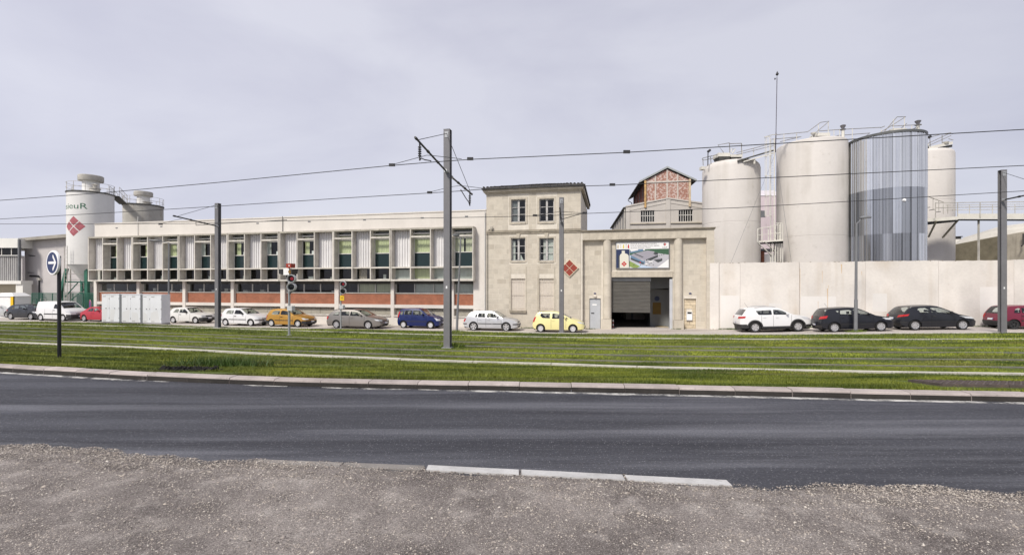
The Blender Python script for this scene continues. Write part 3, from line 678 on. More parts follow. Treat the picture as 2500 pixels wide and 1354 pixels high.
for px, Y, lab in ((1115, 29.95, 'weeds at the foot of the leaning lamp by the central mast'), (2089, 27.5, 'weeds at the foot of the lamp in front of the black car')):
    X = (px - CX) / F * Y; tuft('weed_clump', X, Y, .5, .3, 260, .06, .2, .012, mt_weedy, lab, 'weeds')

# ------------------------------------------------------------------ tram signals
mt_sigw = mat('signal_housing_grey', (.52, .53, .54), .45, .06, 3)
mt_red = flat('signal_red_lens', (.35, .02, .03), .25, emit=.12); mt_dlens = flat('signal_dark_lens', (.015, .02, .02), .2)
mt_redbox = mat('red_box_paint', (.30, .035, .02), .5, .15, 4)
mt_ylw = flat('yellow_plate', (.75, .48, .02), .5)
def text_mesh(body, size, ext=.002, align='CENTER'):
    c = bpy.data.curves.new('txt', 'FONT'); c.body = body; c.size = size; c.extrude = ext; c.align_x = align; c.align_y = 'CENTER'; c.resolution_u = 3
    o = bpy.data.objects.new('txt', c); COL.objects.link(o); bpy.context.view_layer.update()
    me = bpy.data.meshes.new_from_object(o.evaluated_get(bpy.context.evaluated_depsgraph_get())); bpy.data.objects.remove(o); bpy.data.curves.remove(c); return me
def signal(px, py, Y, scale, full, label):
    X, _, _ = at(px, py, Y); z0 = zg(X, Y); t = thing('tram_signal', label, 'tram signal', (X, Y, z0), R(-14))
    H = lambda y_: at(px, y_, Y)[2] - z0
    top = H(700 if full else 692)
    MB().tube([(0, 0, -.1), (0, 0, top + (.75 if full else .1))], .06 if full else .05, 10).build('post', mt_galv, t, smooth=40)
    MB().lathe([(0, .04), (.12, .04), (.12, -.06)], 10).build('foot', mt_galv, t)
    for k, (yy, lens) in enumerate(((680, mt_red), (700, mt_dlens)) if full else ((693, mt_red), (710, mt_dlens))):
        zc = H(yy); r_ = .20 * scale; h = MB()
        h.lathe([(0, .02), (r_ * .8, .02), (r_, .05), (r_, .18), (r_ * 1.06, .19), (r_ * 1.06, .22), (r_, .23), (r_ * .98, .40), (r_ * .9, .40), (r_ * .86, .2), (0, .2)], 20)
        Mx = Matrix.Translation((.23 * scale + .05, -.05, zc)) @ Matrix.Rotation(R(24), 4, 'Z') @ Matrix.Rotation(R(90), 4, 'X'); h.xf(Mx)
        o = h.build('signal_head', mt_sigw, t, smooth=35)
        d = MB().lathe([(0, .215), (r_ * .84, .208)], 18); d.xf(Mx); d.build('rim_lining', mt_dlens, o, loc=(0, 0, 0))
        d = MB().lathe([(0, .235), (r_ * .42, .222)], 16); d.xf(Mx); d.build('lens', lens, o, loc=(0, 0, 0))
        MB().box(.0, .2 * scale, -.03, .03, zc - .05, zc + .05).build('bracket', mt_galv, t)
    zc = H(826 - 0) if False else H(752 if full else 749)
    MB().box(-.02, .27 * scale, -.13, .10, zc - .12, zc + .12).build('junction_box', mt_sigw, t)
    zb = H(713 if full else 722); MB().tube([(0, 0, zb - .15), (.2 * scale, -.05, zb + .04)], .025, 6).build('strut', mt_dark, t)
    if full:
        z1, z2 = H(671), H(656)
        MB().box(-.27, -.10, -.10, .10, z1, z2).build('signal_box', mt_white, t); MB().box(-.08, .09, -.12, .10, z1, z2 + .01).build('signal_box', mt_white, t)
        m = MB(); m.hexa([(.10, -.12, z1 + .02), (.42, -.30, z1 + .05), (.42, .1, z1 + .05), (.10, .1, z1 + .02)], [(.10, -.12, z2 - .01), (.46, -.34, z2 - .02), (.46, .1, z2 - .02), (.10, .1, z2 - .01)]); m.build('hood', mt_dark, t)
        MB().disc((.27, -.245, (z1 + z2) / 2), .10, (.45, -.9, 0), 14).build('amber_lens', flat('amber_lens', (.22, .12, .02), .3), t)
        m = MB(); m.hexa([(-.29, -.12, z1 + .02), (-.46, -.20, z1 + .06), (-.46, .1, z1 + .06), (-.29, .1, z1 + .02)], [(-.29, -.12, z2 - .02), (-.49, -.2, z2 - .03), (-.49, .1, z2 - .03), (-.29, .1, z2 - .02)]); m.build('hood', mt_dark, t)
        MB().box(-.06, .24, -.16, .16, z2 + .05, z2 + .27).build('red_box', mt_redbox, t); MB().disc((.13, -.165, z2 + .16), .035, (0, -1, 0), 10).build('box_lens', mt_white, t)
        MB().tube([(0, 0, z2 - .3), (0, 0, z2 + .06)], .05, 8).build('post_top', mt_galv, t)
    else:
        zc = H(727); p = MB().box(.0, .30, -.085, -.07, zc - .16, zc + .16).build('speed_plate', mt_ylw, t)
        me = text_mesh('15', .20, .001); o = put('digits', me, p, (.15, -.089, zc)); o.rotation_euler = (R(90), 0, 0); me.materials.append(mt_black)
    return t
signal(706, 817, 23.4, 1.0, True, 'tram signal with red box on top and two round lamps before the gold car')
signal(832, 803, 29.6, .92, False, 'shorter tram signal with yellow 15 plate before the grey estate car')

# ------------------------------------------------------------------ blue arrow sign
sx, sy, sz = ground_at(145, 876)
t = thing('road_sign', 'round blue sign with white right arrow on black post in the grass', 'road sign', (sx, sy, sz), R(-24))
hz = at(132, 642, sy)[2] - sz; r_ = .325
MB().tube([(0, 0, -.1), (-.02, 0, hz + .2)], .043, 12).build('post', mt_black, t, smooth=40)
bx_ = MB().lathe([(0, -.055), (r_, -.055), (r_ + .008, -.05), (r_ + .008, -.008), (r_, 0), (0, 0)], 40)
Mx = Matrix.Translation((.135, -.10, hz)) @ Matrix.Rotation(R(90), 4, 'X')
bx_.xf(Mx @ Matrix.Translation((0, 0, .1)))
o = bx_.build('sign_plate', mt_white, t, smooth=35)
f = MB().lathe([(0, .103), (r_ * .885, .103)], 40); f.xf(Mx); f.build('blue_disc', mat('sign_blue', (.005, .020, .095), .35, .06, 3), o, loc=(0, 0, 0))
A = .235; w_ = .033
poly = [(-A * .85, -w_), (A * .55, -w_), (A * .12, -w_ - A * .5), (A * .12 + .01, -w_ - A * .78), (A * .28, -w_ - A * .78), (A * .98, 0), (A * .28, w_ + A * .78), (A * .12 + .01, w_ + A * .78), (A * .12, w_ + A * .5), (A * .55, w_), (-A * .85, w_)]
ar = MB().add([(x, y, .106) for x, y in poly], [tuple(range(len(poly)))])
me = ar.mesh('arrow', mt_white, fix=False); bb = bmesh.new(); bb.from_mesh(me); bmesh.ops.triangulate(bb, faces=bb.faces); bb.transform(Mx); bb.to_mesh(me); bb.free(); put('arrow', me, o, (0, 0, 0))
MB().box(-.05, .06, -.075, -.03, hz - .14, hz + .14).build('clamp', mt_dark, t)

# ------------------------------------------------------------------ white electrical cabinets
mt_cab = mat('cabinet_white', (.66, .67, .70), .5, .06, 1.5, streak=.35, scol=(.50, .50, .51), sscale=3)
mt_cabp = flat('cabinet_paint_patch', (.60, .60, .61), .55); mt_hinge = flat('hinge_dark', (.03, .03, .03), .5)
cz = 31.9
def cabinet(pa, pb, pm, label, side=False):
    Ya = cz - .22 * ((pa - 320) / F * cz); A_ = Vector(at(pa, 790, Ya)); z0 = zg(A_.x, A_.y)
    # width along the street direction
    k = (pb - CX) / F; w = (k * A_.y - A_.x) / (FC + FS * k); kd = (pm - CX) / F; wd_ = (kd * A_.y - A_.x) / (FC + FS * kd)
    t = thing('electrical_cabinet', label, 'cabinet', (A_.x, A_.y, z0), -FA, 'white cabinets in a row on the grass'); h = 2.08
    MB().box(0, w, 0, .62, .1, h).build('body', mt_cab, t); MB().box(.02, w - .02, .02, .60, -.15, .1).build('plinth', mt_edgeg, t)
    MB().box(-.015, w + .015, -.03, .635, h, h + .03).build('top', mt_cab, t)
    if pb < 390: MB().box(w + .02, w + .14, .03, .60, -.1, h - .02).build('gap_shade', mt_lampgrey, t)  # grey block added to stand for the shade in the gap between cabinets
    for a, b_ in ((.015, wd_ - .006), (wd_ + .006, w - .015)):
        d = MB().box(a, b_, -.022, -.002, .12, h - .03).build('door', mt_cab, t)
        MB().cyl(((a + b_) / 2 + .05, -.045, h * .52), ((a + b_) / 2 + .05, -.02, h * .52), .03, 10).build('lock', mt_hinge, d, loc=(0, 0, 0))
        hm = MB()
        for z_ in (.35, h * .5, h - .35): hm.box(b_ - .03, b_ - .01, -.032, -.02, z_, z_ + .09)
        hm.build('hinge', mt_hinge, d, loc=(0, 0, 0))
        vm = MB()
        for q in range(3): vm.box(a + .1, a + .38, -.026, -.021, h - .13 - q * .025, h - .118 - q * .025); vm.box(a + .1, a + .38, -.026, -.021, .18 + q * .025, .19 + q * .025)
        vm.build('vent', mt_edgeg, d, loc=(0, 0, 0))
        P = [(a + .05, .15), (a + (b_ - a) * random.uniform(.4, .9), .15), (a + (b_ - a) * random.uniform(.5, .9), random.uniform(.7, 1.1)), (a + .08, random.uniform(.8, 1.2))]
        MB().add([(x, -.0235, z) for x, z in P], [(0, 1, 2, 3)]).build('repainted_patch', mt_cabp, d, loc=(0, 0, 0))
    return t, w
cabinet(249, 292, 268, 'leftmost white cabinet of the three, beside the red car')
cabinet(297, 343.5, 320, 'middle white cabinet of the three, with a dark gap on each side')
cabinet(347.5, 395, 367, 'rightmost white cabinet of the three, its end wall showing')
# ------------------------------------------------------------------ street-front buildings
mt_render = mat('cream_render', (.625, .59, .545), .88, .07, .5, streak=.35, scol=(.50, .46, .41), sscale=1.2, spots=.10, spcol=(.4, .37, .33), spscale=1.5, bump=.1, bs=30)
mt_conc = mat('raw_concrete', (.58, .55, .495), .9, .16, 1.6, streak=.6, scol=(.20, .185, .155), sscale=3.5, spots=.45, spcol=(.17, .155, .13), spscale=3, bump=.25, bs=35, rnd=.10)
mt_concedge = mat('weathered_concrete', (.40, .375, .32), .92, .22, 1.4, streak=.3, spots=.8, spcol=(.085, .075, .06), spscale=2.6, bump=.35, bs=25)
mt_corr = mat('white_corrugated', (.66, .65, .65), .5, .06, .8, streak=.3, scol=(.45, .43, .42), sscale=4, rnd=.05)
mt_teal = mat('teal_panel', (.007, .023, .025), .22, .12, 1, rnd=.15, spec=.5)
mt_frame = mat('pale_frame', (.58, .57, .54), .6, .1, 3)
mt_glass = glass('window_glass', (.80, .84, .82), .04)
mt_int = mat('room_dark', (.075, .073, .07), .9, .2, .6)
mt_curt = mat('curtain_pale_green', (.64, .66, .40), .9, .16, 3, stretch=(6, 6, .3))
mt_curtw = mat('curtain_white', (.62, .63, .60), .9, .12, 3, stretch=(6, 6, .3))
mt_blind = mat('slatted_blind', (.66, .65, .48), .85, .25, 5, stretch=(5, 5, .15))
mt_dkglass = flat('dark_glass', (.006, .007, .008), .1, spec=.3)
mt_roof = mat('roof_felt', (.10, .095, .085), .9, .25, 1)
def brick_mat(name, c1, c2, cm, w=.22, h=.065, mortar=.012, spots=0.0, spcol=(.6, .52, .46), bump=.4, vs=2.2):
    m = bpy.data.materials.new(name); m.use_nodes = True; N = m.node_tree.nodes; L = m.node_tree.links; p = N['Principled BSDF']; p.inputs['Roughness'].default_value = .9
    tc = N.new('ShaderNodeTexCoord'); sp = N.new('ShaderNodeSeparateXYZ'); cb = N.new('ShaderNodeCombineXYZ'); ad = N.new('ShaderNodeMath'); ad.operation = 'ADD'
    L.new(tc.outputs['Object'], sp.inputs[0]); L.new(sp.outputs[0], ad.inputs[0]); L.new(sp.outputs[1], ad.inputs[1]); L.new(ad.outputs[0], cb.inputs[0]); L.new(sp.outputs[2], cb.inputs[1])
    b = N.new('ShaderNodeTexBrick'); b.inputs['Scale'].default_value = 1; b.inputs['Brick Width'].default_value = w; b.inputs['Row Height'].default_value = h; b.inputs['Mortar Size'].default_value = mortar
    b.inputs['Color1'].default_value = (*c1, 1); b.inputs['Color2'].default_value = (*c2, 1); b.inputs['Mortar'].default_value = (*cm, 1); L.new(cb.outputs[0], b.inputs['Vector'])
    n = N.new('ShaderNodeTexNoise'); n.inputs['Scale'].default_value = vs; n.inputs['Detail'].default_value = 7; n.inputs['Roughness'].default_value = .65; L.new(tc.outputs['Object'], n.inputs['Vector'])
    r = N.new('ShaderNodeValToRGB'); r.color_ramp.elements[0].position = .25; r.color_ramp.elements[0].color = (.72, .72, .72, 1); r.color_ramp.elements[1].position = .75; r.color_ramp.elements[1].color = (1.2, 1.2, 1.2, 1); L.new(n.outputs[0], r.inputs[0])
    x = N.new('ShaderNodeMix'); x.data_type = 'RGBA'; x.blend_type = 'MULTIPLY'; x.inputs[0].default_value = 1; L.new(b.outputs['Color'], x.inputs[6]); L.new(r.outputs[0], x.inputs[7]); cur = x.outputs[2]
    if spots:
        r2 = N.new('ShaderNodeValToRGB'); r2.color_ramp.elements[0].position = .47; r2.color_ramp.elements[0].color = (0, 0, 0, 1); r2.color_ramp.elements[1].position = .56; r2.color_ramp.elements[1].color = (spots,) * 3 + (1,); L.new(n.outputs[0], r2.inputs[0])
        y = N.new('ShaderNodeMix'); y.data_type = 'RGBA'; L.new(r2.outputs[0], y.inputs[0]); L.new(cur, y.inputs[6]); y.inputs[7].default_value = (*spcol, 1); cur = y.outputs[2]
    L.new(cur, p.inputs['Base Color'])
    bp = N.new('ShaderNodeBump'); bp.inputs['Strength'].default_value = bump; bp.inputs['Distance'].default_value = .01; L.new(b.outputs['Fac'], bp.inputs['Height']); bp.invert = True; L.new(bp.outputs[0], p.inputs['Normal'])
    return m
mt_brick = brick_mat('office_brick', (.36, .115, .055), (.28, .085, .042), (.30, .15, .10), spots=0)
def wall_cells(m, u0, u1, z0, z1, ops, y0, y1):
    us = sorted({u0, u1} | {x for o in ops for x in o[:2] if u0 < x < u1}); zs = sorted({z0, z1} | {x for o in ops for x in o[2:4] if z0 < x < z1})
    for j in range(len(zs) - 1):
        run = None; zc = (zs[j] + zs[j + 1]) / 2
        for i in range(len(us) - 1):
            uc = (us[i] + us[i + 1]) / 2; hole = any(o[0] < uc < o[1] and o[2] < zc < o[3] for o in ops)
            if hole:
                if run is not None: m.box(run, us[i], y0, y1, zs[j], zs[j + 1]); run = None
            elif run is None: run = us[i]
        if run is not None: m.box(run, u1, y0, y1, zs[j], zs[j + 1])
    return m
# ---- office building
D = -.70
UA, UB = FU(231), FU(1187); UM = FU(700)
of = fthing('office_building', 'long low white office building with a concrete grid of window bays over brick', 'building', UM)
ZB = -2.0
zr = FZ(1187, 514); zft = FZ(1025, 555.5, D); zfs = FZ(1025, 559.6, D); ztr1 = FZ(1025, 575, D); ztr0 = FZ(1025, 579, D)
zsh1 = FZ(1025, 650.6, D); zsh0 = FZ(1025, 653.9, D); zbs1 = FZ(1025, 681.5, D); zbs0 = FZ(1025, 685.6, D)
zps = FZ(1025, 616.5, 0)
UE = FU(1156, 0)
m = MB(); m.box(UA, UB, 0, 14, zfs - .05, zr); m.build('fascia_wall', mt_render, of)
m = MB(); m.box(UA - .04, UB - .01, -.05, .25, zr, zr + .10); m.box(UA - .04, UA + .3, .25, 14, zr, zr + .1); m.build('coping', mt_render, of)
m = MB(); m.box(UA + .3, UB - .01, .25, 14, zr + .002, zr + .03); m.build('roof', mt_roof, of)
m = MB(); m.box(UE, UB, -.04, 14, ZB, zfs - .05); m.build('end_wall', mt_render, of)
m = MB(); m.box(FU(231, 0), FU(237, 0), .3, 14, ZB, zfs - .05); m.build('side_wall', mt_render, of)
# interior shell
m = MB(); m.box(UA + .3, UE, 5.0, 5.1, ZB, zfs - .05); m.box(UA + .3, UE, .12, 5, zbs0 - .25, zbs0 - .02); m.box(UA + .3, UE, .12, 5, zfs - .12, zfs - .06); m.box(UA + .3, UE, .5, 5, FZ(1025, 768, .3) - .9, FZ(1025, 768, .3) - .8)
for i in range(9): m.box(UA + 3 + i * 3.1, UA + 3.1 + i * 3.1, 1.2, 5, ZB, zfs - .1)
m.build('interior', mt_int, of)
U = [[214.7, 249.6, 284.6, 320.5], [323, 359, 396, 433], [436, 474, 513, 552.5], [555.5, 595.6, 636, 678], [682, 724, 766, 811], [813.5, 858, 903, 950], [953.4, 1000.6, 1049.5, 1101, 1153]]
TY = ['CWC', 'WCW', 'CWC', 'WCW', 'CWC', 'WCW', 'CWCW']
ft = .085
kbay = 0
for un, ty in zip(U, TY):
    us = [FU(p, D) for p in un]
    a, b_ = us[0], us[-1]
    m = MB(); m.box(a, b_ + ft, D - .01, .0, zfs, zft); o = m.build('top_slab', mt_concedge, of)
    m = MB(); m.box(a, b_ + ft, D - .012, .0, zbs0, zbs1); o = m.build('bottom_slab', mt_conc, of)
    for i, x in enumerate(us): MB().box(x, x + ft, D, -.004, zbs1, zfs).build('fin', mt_conc, of)
    for i, c in enumerate(ty):
        p0, p1 = us[i] + ft, us[i + 1]
        s = MB().box(p0, p1, D + .015, -.004, zsh0, zsh1); s.build('shelf', mt_conc, of)
        if c == 'C':
            w = p1 - p0; n = 7; m = MB(); pts = []
            for q in range(n):
                x = p0 + w * q / n; ww = w / n
                pts += [(x, -.06), (x + ww * .42, -.06), (x + ww * .56, -.13), (x + ww * .86, -.13)]
            pts.append((p1, -.06))
            vs = [(x, y, zsh1) for x, y in pts] + [(x, y, zfs) for x, y in pts]; k = len(pts)
            m.add(vs, [(j, j + 1, k + j + 1, k + j) for j in range(k - 1)]); m.build('corrugated_panel', mt_corr, of, fix=False)
        else:
            MB().box(p0, p1, D + .02, D + .16, ztr0, ztr1).build('transom', mt_conc, of)
            MB().box(p0, p1, D + .45, D + .62, ztr1 + .18, ztr1 + .30).build('blind_box', mt_frame, of)
            m = MB(); f = .05; m.box(p0, p0 + f, -.06, .02, zsh1, zfs); m.box(p1 - f, p1, -.06, .02, zsh1, zfs); m.box(p0 + f, p1 - f, -.08, .02, zps - .04, zps + .03); m.box(p0 + f, p1 - f, -.06, .02, ztr0 - .06, ztr0 + .02); m.box(p0 + f, p1 - f, -.06, .02, zsh1, zsh1 + .04)
            wdw = m.build('window', mt_frame, of)
            off = wdw.location
            MB().box(p0 + f, p1 - f, -.035, -.02, zsh1 + .04, zps - .04).build('teal_panel', mt_teal, wdw, loc=(0, 0, 0))
            MB().quad((p0 + f, -.02, zps + .03), (p1 - f, -.02, zps + .03), (p1 - f, -.02, ztr0 - .06), (p0 + f, -.02, ztr0 - .06)).build('pane', mt_glass, wdw, loc=(0, 0, 0))
            MB().quad((p0 + f, -.02, ztr0 + .02), (p1 - f, -.02, ztr0 + .02), (p1 - f, -.02, zfs), (p0 + f, -.02, zfs)).build('pane', mt_glass, wdw, loc=(0, 0, 0))
            mode = [2, 2, 3, 0, 1, 0, 1, 4, 4, 4, 5][min(kbay, 10)]; kbay += 1
            w = p1 - p0
            if mode == 3: parts_ = [(.05, .45, mt_curt), (.48, .95, mt_curtw)]
            elif mode == 4: parts_ = [(.03, .97, mt_curt)]
            elif mode == 5: parts_ = [(.0, .45, mt_blind), (.55, 1.0, mt_blind)]
            elif mode == 2: parts_ = [(.38, .72, mt_curt)]
            elif mode == 1: parts_ = [(.15, .42, mt_curt)]
            else: parts_ = [(.02, .25, mt_curtw)]
            for s0, s1, mm_ in parts_:
                cm = MB(); n = max(4, int((s1 - s0) * 14)); pts = [(p0 + w * (s0 + (s1 - s0) * q / n), .02 + .03 * (q % 2)) for q in range(n + 1)]
                vs = [(x, y, zps + .02) for x, y in pts] + [(x, y, ztr0 + .3) for x, y in pts]; k = len(pts)
                cm.add(vs, [(j, j + 1, k + j + 1, k + j) for j in range(k - 1)]); cm.build('curtain', mm_, wdw, loc=(0, 0, 0), fix=False)
            if kbay in (5, 6, 7): MB().box(p0 + w * .55, p0 + w * .85, .05, .3, zps + .03, zps + .32).build('box_on_sill', mt_white, wdw, loc=(0, 0, 0))
        # low opening under the shelf
        m = MB(); f = .04; m.box(p0, p0 + f, -.05, .02, zbs1, zsh0); m.box(p1 - f, p1, -.05, .02, zbs1, zsh0); m.box(p0 + f, p1 - f, -.05, .02, zbs1, zbs1 + .05)
        lw = m.build('low_window', mt_frame, of)
        MB().quad((p0 + f, -.02, zbs1 + .05), (p1 - f, -.02, zbs1 + .05), (p1 - f, -.02, zsh0), (p0 + f, -.02, zsh0)).build('pane', mt_glass, lw, loc=(0, 0, 0))
        last = un is U[-1]
        if last: MB().box(p0 + f, p1 - f, .03, .06, zbs1 + .06, zsh0 - (.12 if i == 0 else .02)).build('blind', [mt_curtw, mt_curt, mt_curtw, mt_curtw][i], lw, loc=(0, 0, 0))
        elif random.random() < .45:
            a0 = random.uniform(.1, .6); MB().box(p0 + (p1 - p0) * a0, p0 + (p1 - p0) * (a0 + random.uniform(.15, .35)), .08, .12, zbs1 + .06, zbs1 + random.uniform(.15, .45)).build('papers', random.choice([mt_curtw, mt_frame, mt_white]), lw, loc=(0, 0, 0))
    MB().box(b_ + ft + .002, b_ + ft + .045, D + .25, -.004, zbs0 - .01, zft - .02).build('joint', mt_groove, of) if un is not U[-1] else None
# poster in the sixth unit
xa = FU(877, 0); MB().box(xa, xa + .75, -.008, -.003, zbs1 + .08, zsh0 - .05).build('poster', mat('poster_print', (.45, .38, .32), .6, .5, 9), of)
# ground floor
gp = [(229.5, 236.6), (334, 341), (446, 453), (563.7, 571), (685, 695.5), (817, 827), (954, 962), (1102, 1108)]
zw1, zw0 = zbs0 - .004, FZ(1025, 715, .4); zk0 = FZ(1025, 743.6, .22); zb0 = FZ(1025, 752, .0); zv1 = FZ(1025, 754, .3); zv0 = FZ(1025, 768.5, .3); zl0 = FZ(1025, 773, .0)
pe = [(FU(a, 0), FU(b_, 0)) for a, b_ in gp]
for a, b_ in pe: MB().box(a, b_, -.03, .62, ZB, zw1).build('pier', mt_render, of)
for i, (a, b_) in enumerate(pe):
    x0 = b_; x1 = pe[i + 1][0] if i + 1 < len(pe) else UE
    nw = 3 if i + 1 < len(pe) else 1
    MB().box(x0, x1, .22, .5, zk0, zw0 - .06).build('brick_panel', mt_brick, of)
    MB().box(x0, x1, .17, .56, zw0 - .06, zw0).build('window_sill', mt_conc, of)
    MB().box(x0, x1, .0, .5, zb0, zk0).build('white_band', mt_render, of)
    MB().box(x0, x1, -.02, .5, ZB, zl0).build('plinth', mt_render, of)
    MB().box(x0 - .02, x1 + .02, -.10, .34, zl0, zv0 - .02).build('ledge', mt_conc, of)
    for q in range(nw):
        w0 = x0 + (x1 - x0) * q / nw; w1 = x0 + (x1 - x0) * (q + 1) / nw; f = .045
        m = MB(); m.box(w0, w0 + f, .38, .46, zw0, zw1); m.box(w1 - f, w1, .38, .46, zw0, zw1); m.box(w0 + f, w1 - f, .38, .46, zw1 - .05, zw1); m.box(w0 + f, w1 - f, .38, .46, zw0, zw0 + .04)
        wd_ = m.build('window', mt_frame, of)
        MB().quad((w0 + f, .42, zw0 + .04), (w1 - f, .42, zw0 + .04), (w1 - f, .42, zw1 - .05), (w0 + f, .42, zw1 - .05)).build('pane', mt_glass, wd_, loc=(0, 0, 0))
        bl = {(5, 1): mt_blind, (5, 2): mt_blind, (6, 1): mt_curtw, (6, 2): mt_curtw, (7, 0): mt_curtw}.get((i, q))
        if bl:
            cm = MB(); n = 26; pts = [(w0 + f + (w1 - w0 - 2 * f) * k / n, .52 + .03 * (k % 2)) for k in range(n + 1)]; zt_ = zw1 - (.05 if i == 5 else .22); k = len(pts)
            cm.add([(x, y, zw0 + .05) for x, y in pts] + [(x, y, zt_) for x, y in pts], [(j, j + 1, k + j + 1, k + j) for j in range(k - 1)]); cm.build('blind', bl, wd_, loc=(0, 0, 0), fix=False)
        elif random.random() < .6:
            s = random.uniform(.1, .6) * (w1 - w0); MB().box(w0 + s, w0 + s + random.uniform(.25, .6), .6, .9, zw0 + .05, zw0 + random.uniform(.15, .35)).build('desk_clutter', random.choice([mt_white, mt_frame, mt_conc]), wd_, loc=(0, 0, 0))
        m = MB()
        for s in range(7):
            z = zv0 + (zv1 - zv0) * (s + .2) / 7; m.hexa([(w0 + .03, .26, z), (w1 - .03, .26, z), (w1 - .03, .33, z + .05), (w0 + .03, .33, z + .05)], [(w0 + .03, .26, z + .012), (w1 - .03, .26, z + .012), (w1 - .03, .33, z + .062), (w0 + .03, .33, z + .062)])
        m.box(w0, w0 + .03, .25, .36, zv0, zv1); m.box(w0 + .03, w1 - .03, .36, .38, zv0, zv1); m.build('louvre_vent', mat('vent_cream', (.50, .47, .40), .8, .12, 2, streak=.4) if 'vent_cream' not in MATS else MATS['vent_cream'], of)
for px in (285, 394, 629, 755, 890, 1031, 1139):
    u = FU(px); z = zr - .42; MB().box(u - .13, u + .13, -.02, .02, z - .05, z + .05).build('roof_outlet', mt_lampgrey, of)
for px, t0, t1 in ((338, zr + .62, zfs + .1), (691, zr + .12, zfs + .05)):
    u = FU(px); MB().tube([(u, -.06, t1), (u, -.06, t0)], .025, 6).build('vent_pipe', mt_frame if px < 500 else mt_dark, of)
MB().box(FU(1163), FU(1171), -.12, -.04, FZ(1165, 764), FZ(1165, 754)).build('meter_box', mt_conc, of)
MB().tube([(FU(1184.5), -.10, -1.7), (FU(1184.5), -.10, zr - .1)], .04, 6).build('downpipe', mt_frame, of)

# ---- stone house
mt_stone = mat('limestone', (.52, .475, .40), .9, .10, 1.6, streak=.5, scol=(.38, .33, .26), sscale=1.2, spots=.35, spcol=(.40, .345, .265), spscale=1.3, bump=.2, bs=30, rnd=.075)
mt_mortar = mat('lime_mortar', (.63, .585, .51), .95, .1, 2, streak=.2, scol=(.34, .3, .25))
mt_trim = mat('limestone_trim', (.48, .435, .36), .9, .15, 2, streak=.4, scol=(.2, .17, .13), sscale=3, spots=.4, spcol=(.16, .14, .11), spscale=3, bump=.25, bs=30)
mt_trimdk = mat('stained_cornice', (.30, .265, .21), .92, .25, 2, spots=.7, spcol=(.09, .08, .065), spscale=3, bump=.3, bs=30)
mt_tile = mat('dark_roof_tile', (.055, .05, .045), .9, .4, 4, spots=.4, spcol=(.10, .10, .05), spscale=6, rnd=.3)
mt_zinc = mat('zinc_gutter', (.07, .068, .068), .6, .3, 2, metal=.2)
mt_shut = mat('painted_shutter', (.66, .60, .53), .75, .06, 2)
mt_bar = flat('window_bar', (.50, .46, .40), .6)
SM = {}
def stones(parent, u0, u1, z0, z1, ops, h, ln_, mt_, y=-.007, th=.05, limit=298, count=[0]):
    nr = max(1, round((z1 - z0) / h)); hh = (z1 - z0) / nr; made = 0
    for r in range(nr):
        za, zc = z0 + r * hh, z0 + (r + 1) * hh
        iv = [(u0, u1)]
        for o in ops:
            if o[2] < zc - .02 and o[3] > za + .02:
                nv = []
                for a, b_ in iv:
                    if o[1] <= a or o[0] >= b_: nv.append((a, b_)); continue
                    if o[0] - a > .04: nv.append((a, o[0]))
                    if b_ - o[1] > .04: nv.append((o[1], b_))
                iv = nv
        for a, b_ in iv:
            x = a; st = 0 if r % 2 else .5
            cuts = [a]; k = math.floor(a / ln_) 
            while True:
                k += 1; c = (k + st * 1.0 - .5) * ln_ + .12 * math.sin(k * 12.9 + r * 4.1) * ln_
                if c >= b_ - .16: break
                if c > a + .16: cuts.append(c)
            cuts.append(b_)
            for p, q in zip(cuts, cuts[1:]):
                if made >= limit: return made
                g_ = .006; w = round((q - p) - 2 * g_, 2); key = (w, round(hh, 3), th, mt_.name)
                if key not in SM:
                    b = MB(); e = .004; H = hh - 2 * g_
                    b.hexa([(e, 0, e), (w - e, 0, e), (w - e, 0, H - e), (e, 0, H - e)], [(0, th, 0), (w, th, 0), (w, th, H), (0, th, H)]); SM[key] = b.mesh('stone', mt_)
                of_ = parent['off']; put('stone', SM[key], parent, (p + g_ - of_[0], y + random.uniform(-.003, .003) - of_[1], za + g_ - of_[2])); made += 1
    return made
HA, HB = FU(1187.5), FU(1418)
sh = fthing('stone_house', 'narrow three storey pale stone house with two barred ground floor windows', 'building', (HA + HB) / 2)
zt = (FZ(1187.5, 474) + FZ(1416, 466)) / 2
print('house', HA, HB, zt, 'office', UA, UB, zr)
wu = [(FU(1247.8), FU(1283.3), FZ(1265, 542), FZ(1265, 486.5)), (FU(1316.7), FU(1352.5), FZ(1335, 540.5), FZ(1335, 485))]
wm = [(FU(1248), FU(1282.7), FZ(1265, 636.3), FZ(1265, 580.7)), (FU(1316.7), FU(1352.0), FZ(1335, 636.3), FZ(1335, 580.7))]
wg = [(FU(1247.8), FU(1282.4), FZ(1265, 756.6), FZ(1265, 679.5)), (FU(1316.7), FU(1352.0), FZ(1335, 756.6), FZ(1335, 679.5))]
ops = wu + wm + wg
m = wall_cells(MB(), HA, HB, ZB, zt, ops, 0, .45); m.box(HA, HA + .4, .45, 10, ZB, zt); m.box(HB - .4, HB, .45, 10, ZB, zt); m.box(HA, HB, 9.6, 10, ZB, zt); m.build('wall', mt_mortar, sh)
m = MB(); m.box(HA + .4, HB - .4, 3.2, 3.3, ZB, zt); m.box(HA + .4, HB - .4, .45, 3.2, zt - .2, zt - .05)
for z in (FZ(1265, 565), FZ(1265, 660)): m.box(HA + .4, HB - .4, .45, 3.2, z - .1, z + .1)
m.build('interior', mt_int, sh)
zs1, zs0 = FZ(1300, 560.5), FZ(1300, 570)
n1_ = stones(sh, HA, HB, -1.68, zs0, [(o[0] - .18, o[1] + .18, o[2] - .14, o[3] + .16) for o in wm] + [(o[0] - .02, o[1] + .02, o[2] - .22, o[3] + .02) for o in wg], .40, .80, mt_stone, limit=215)
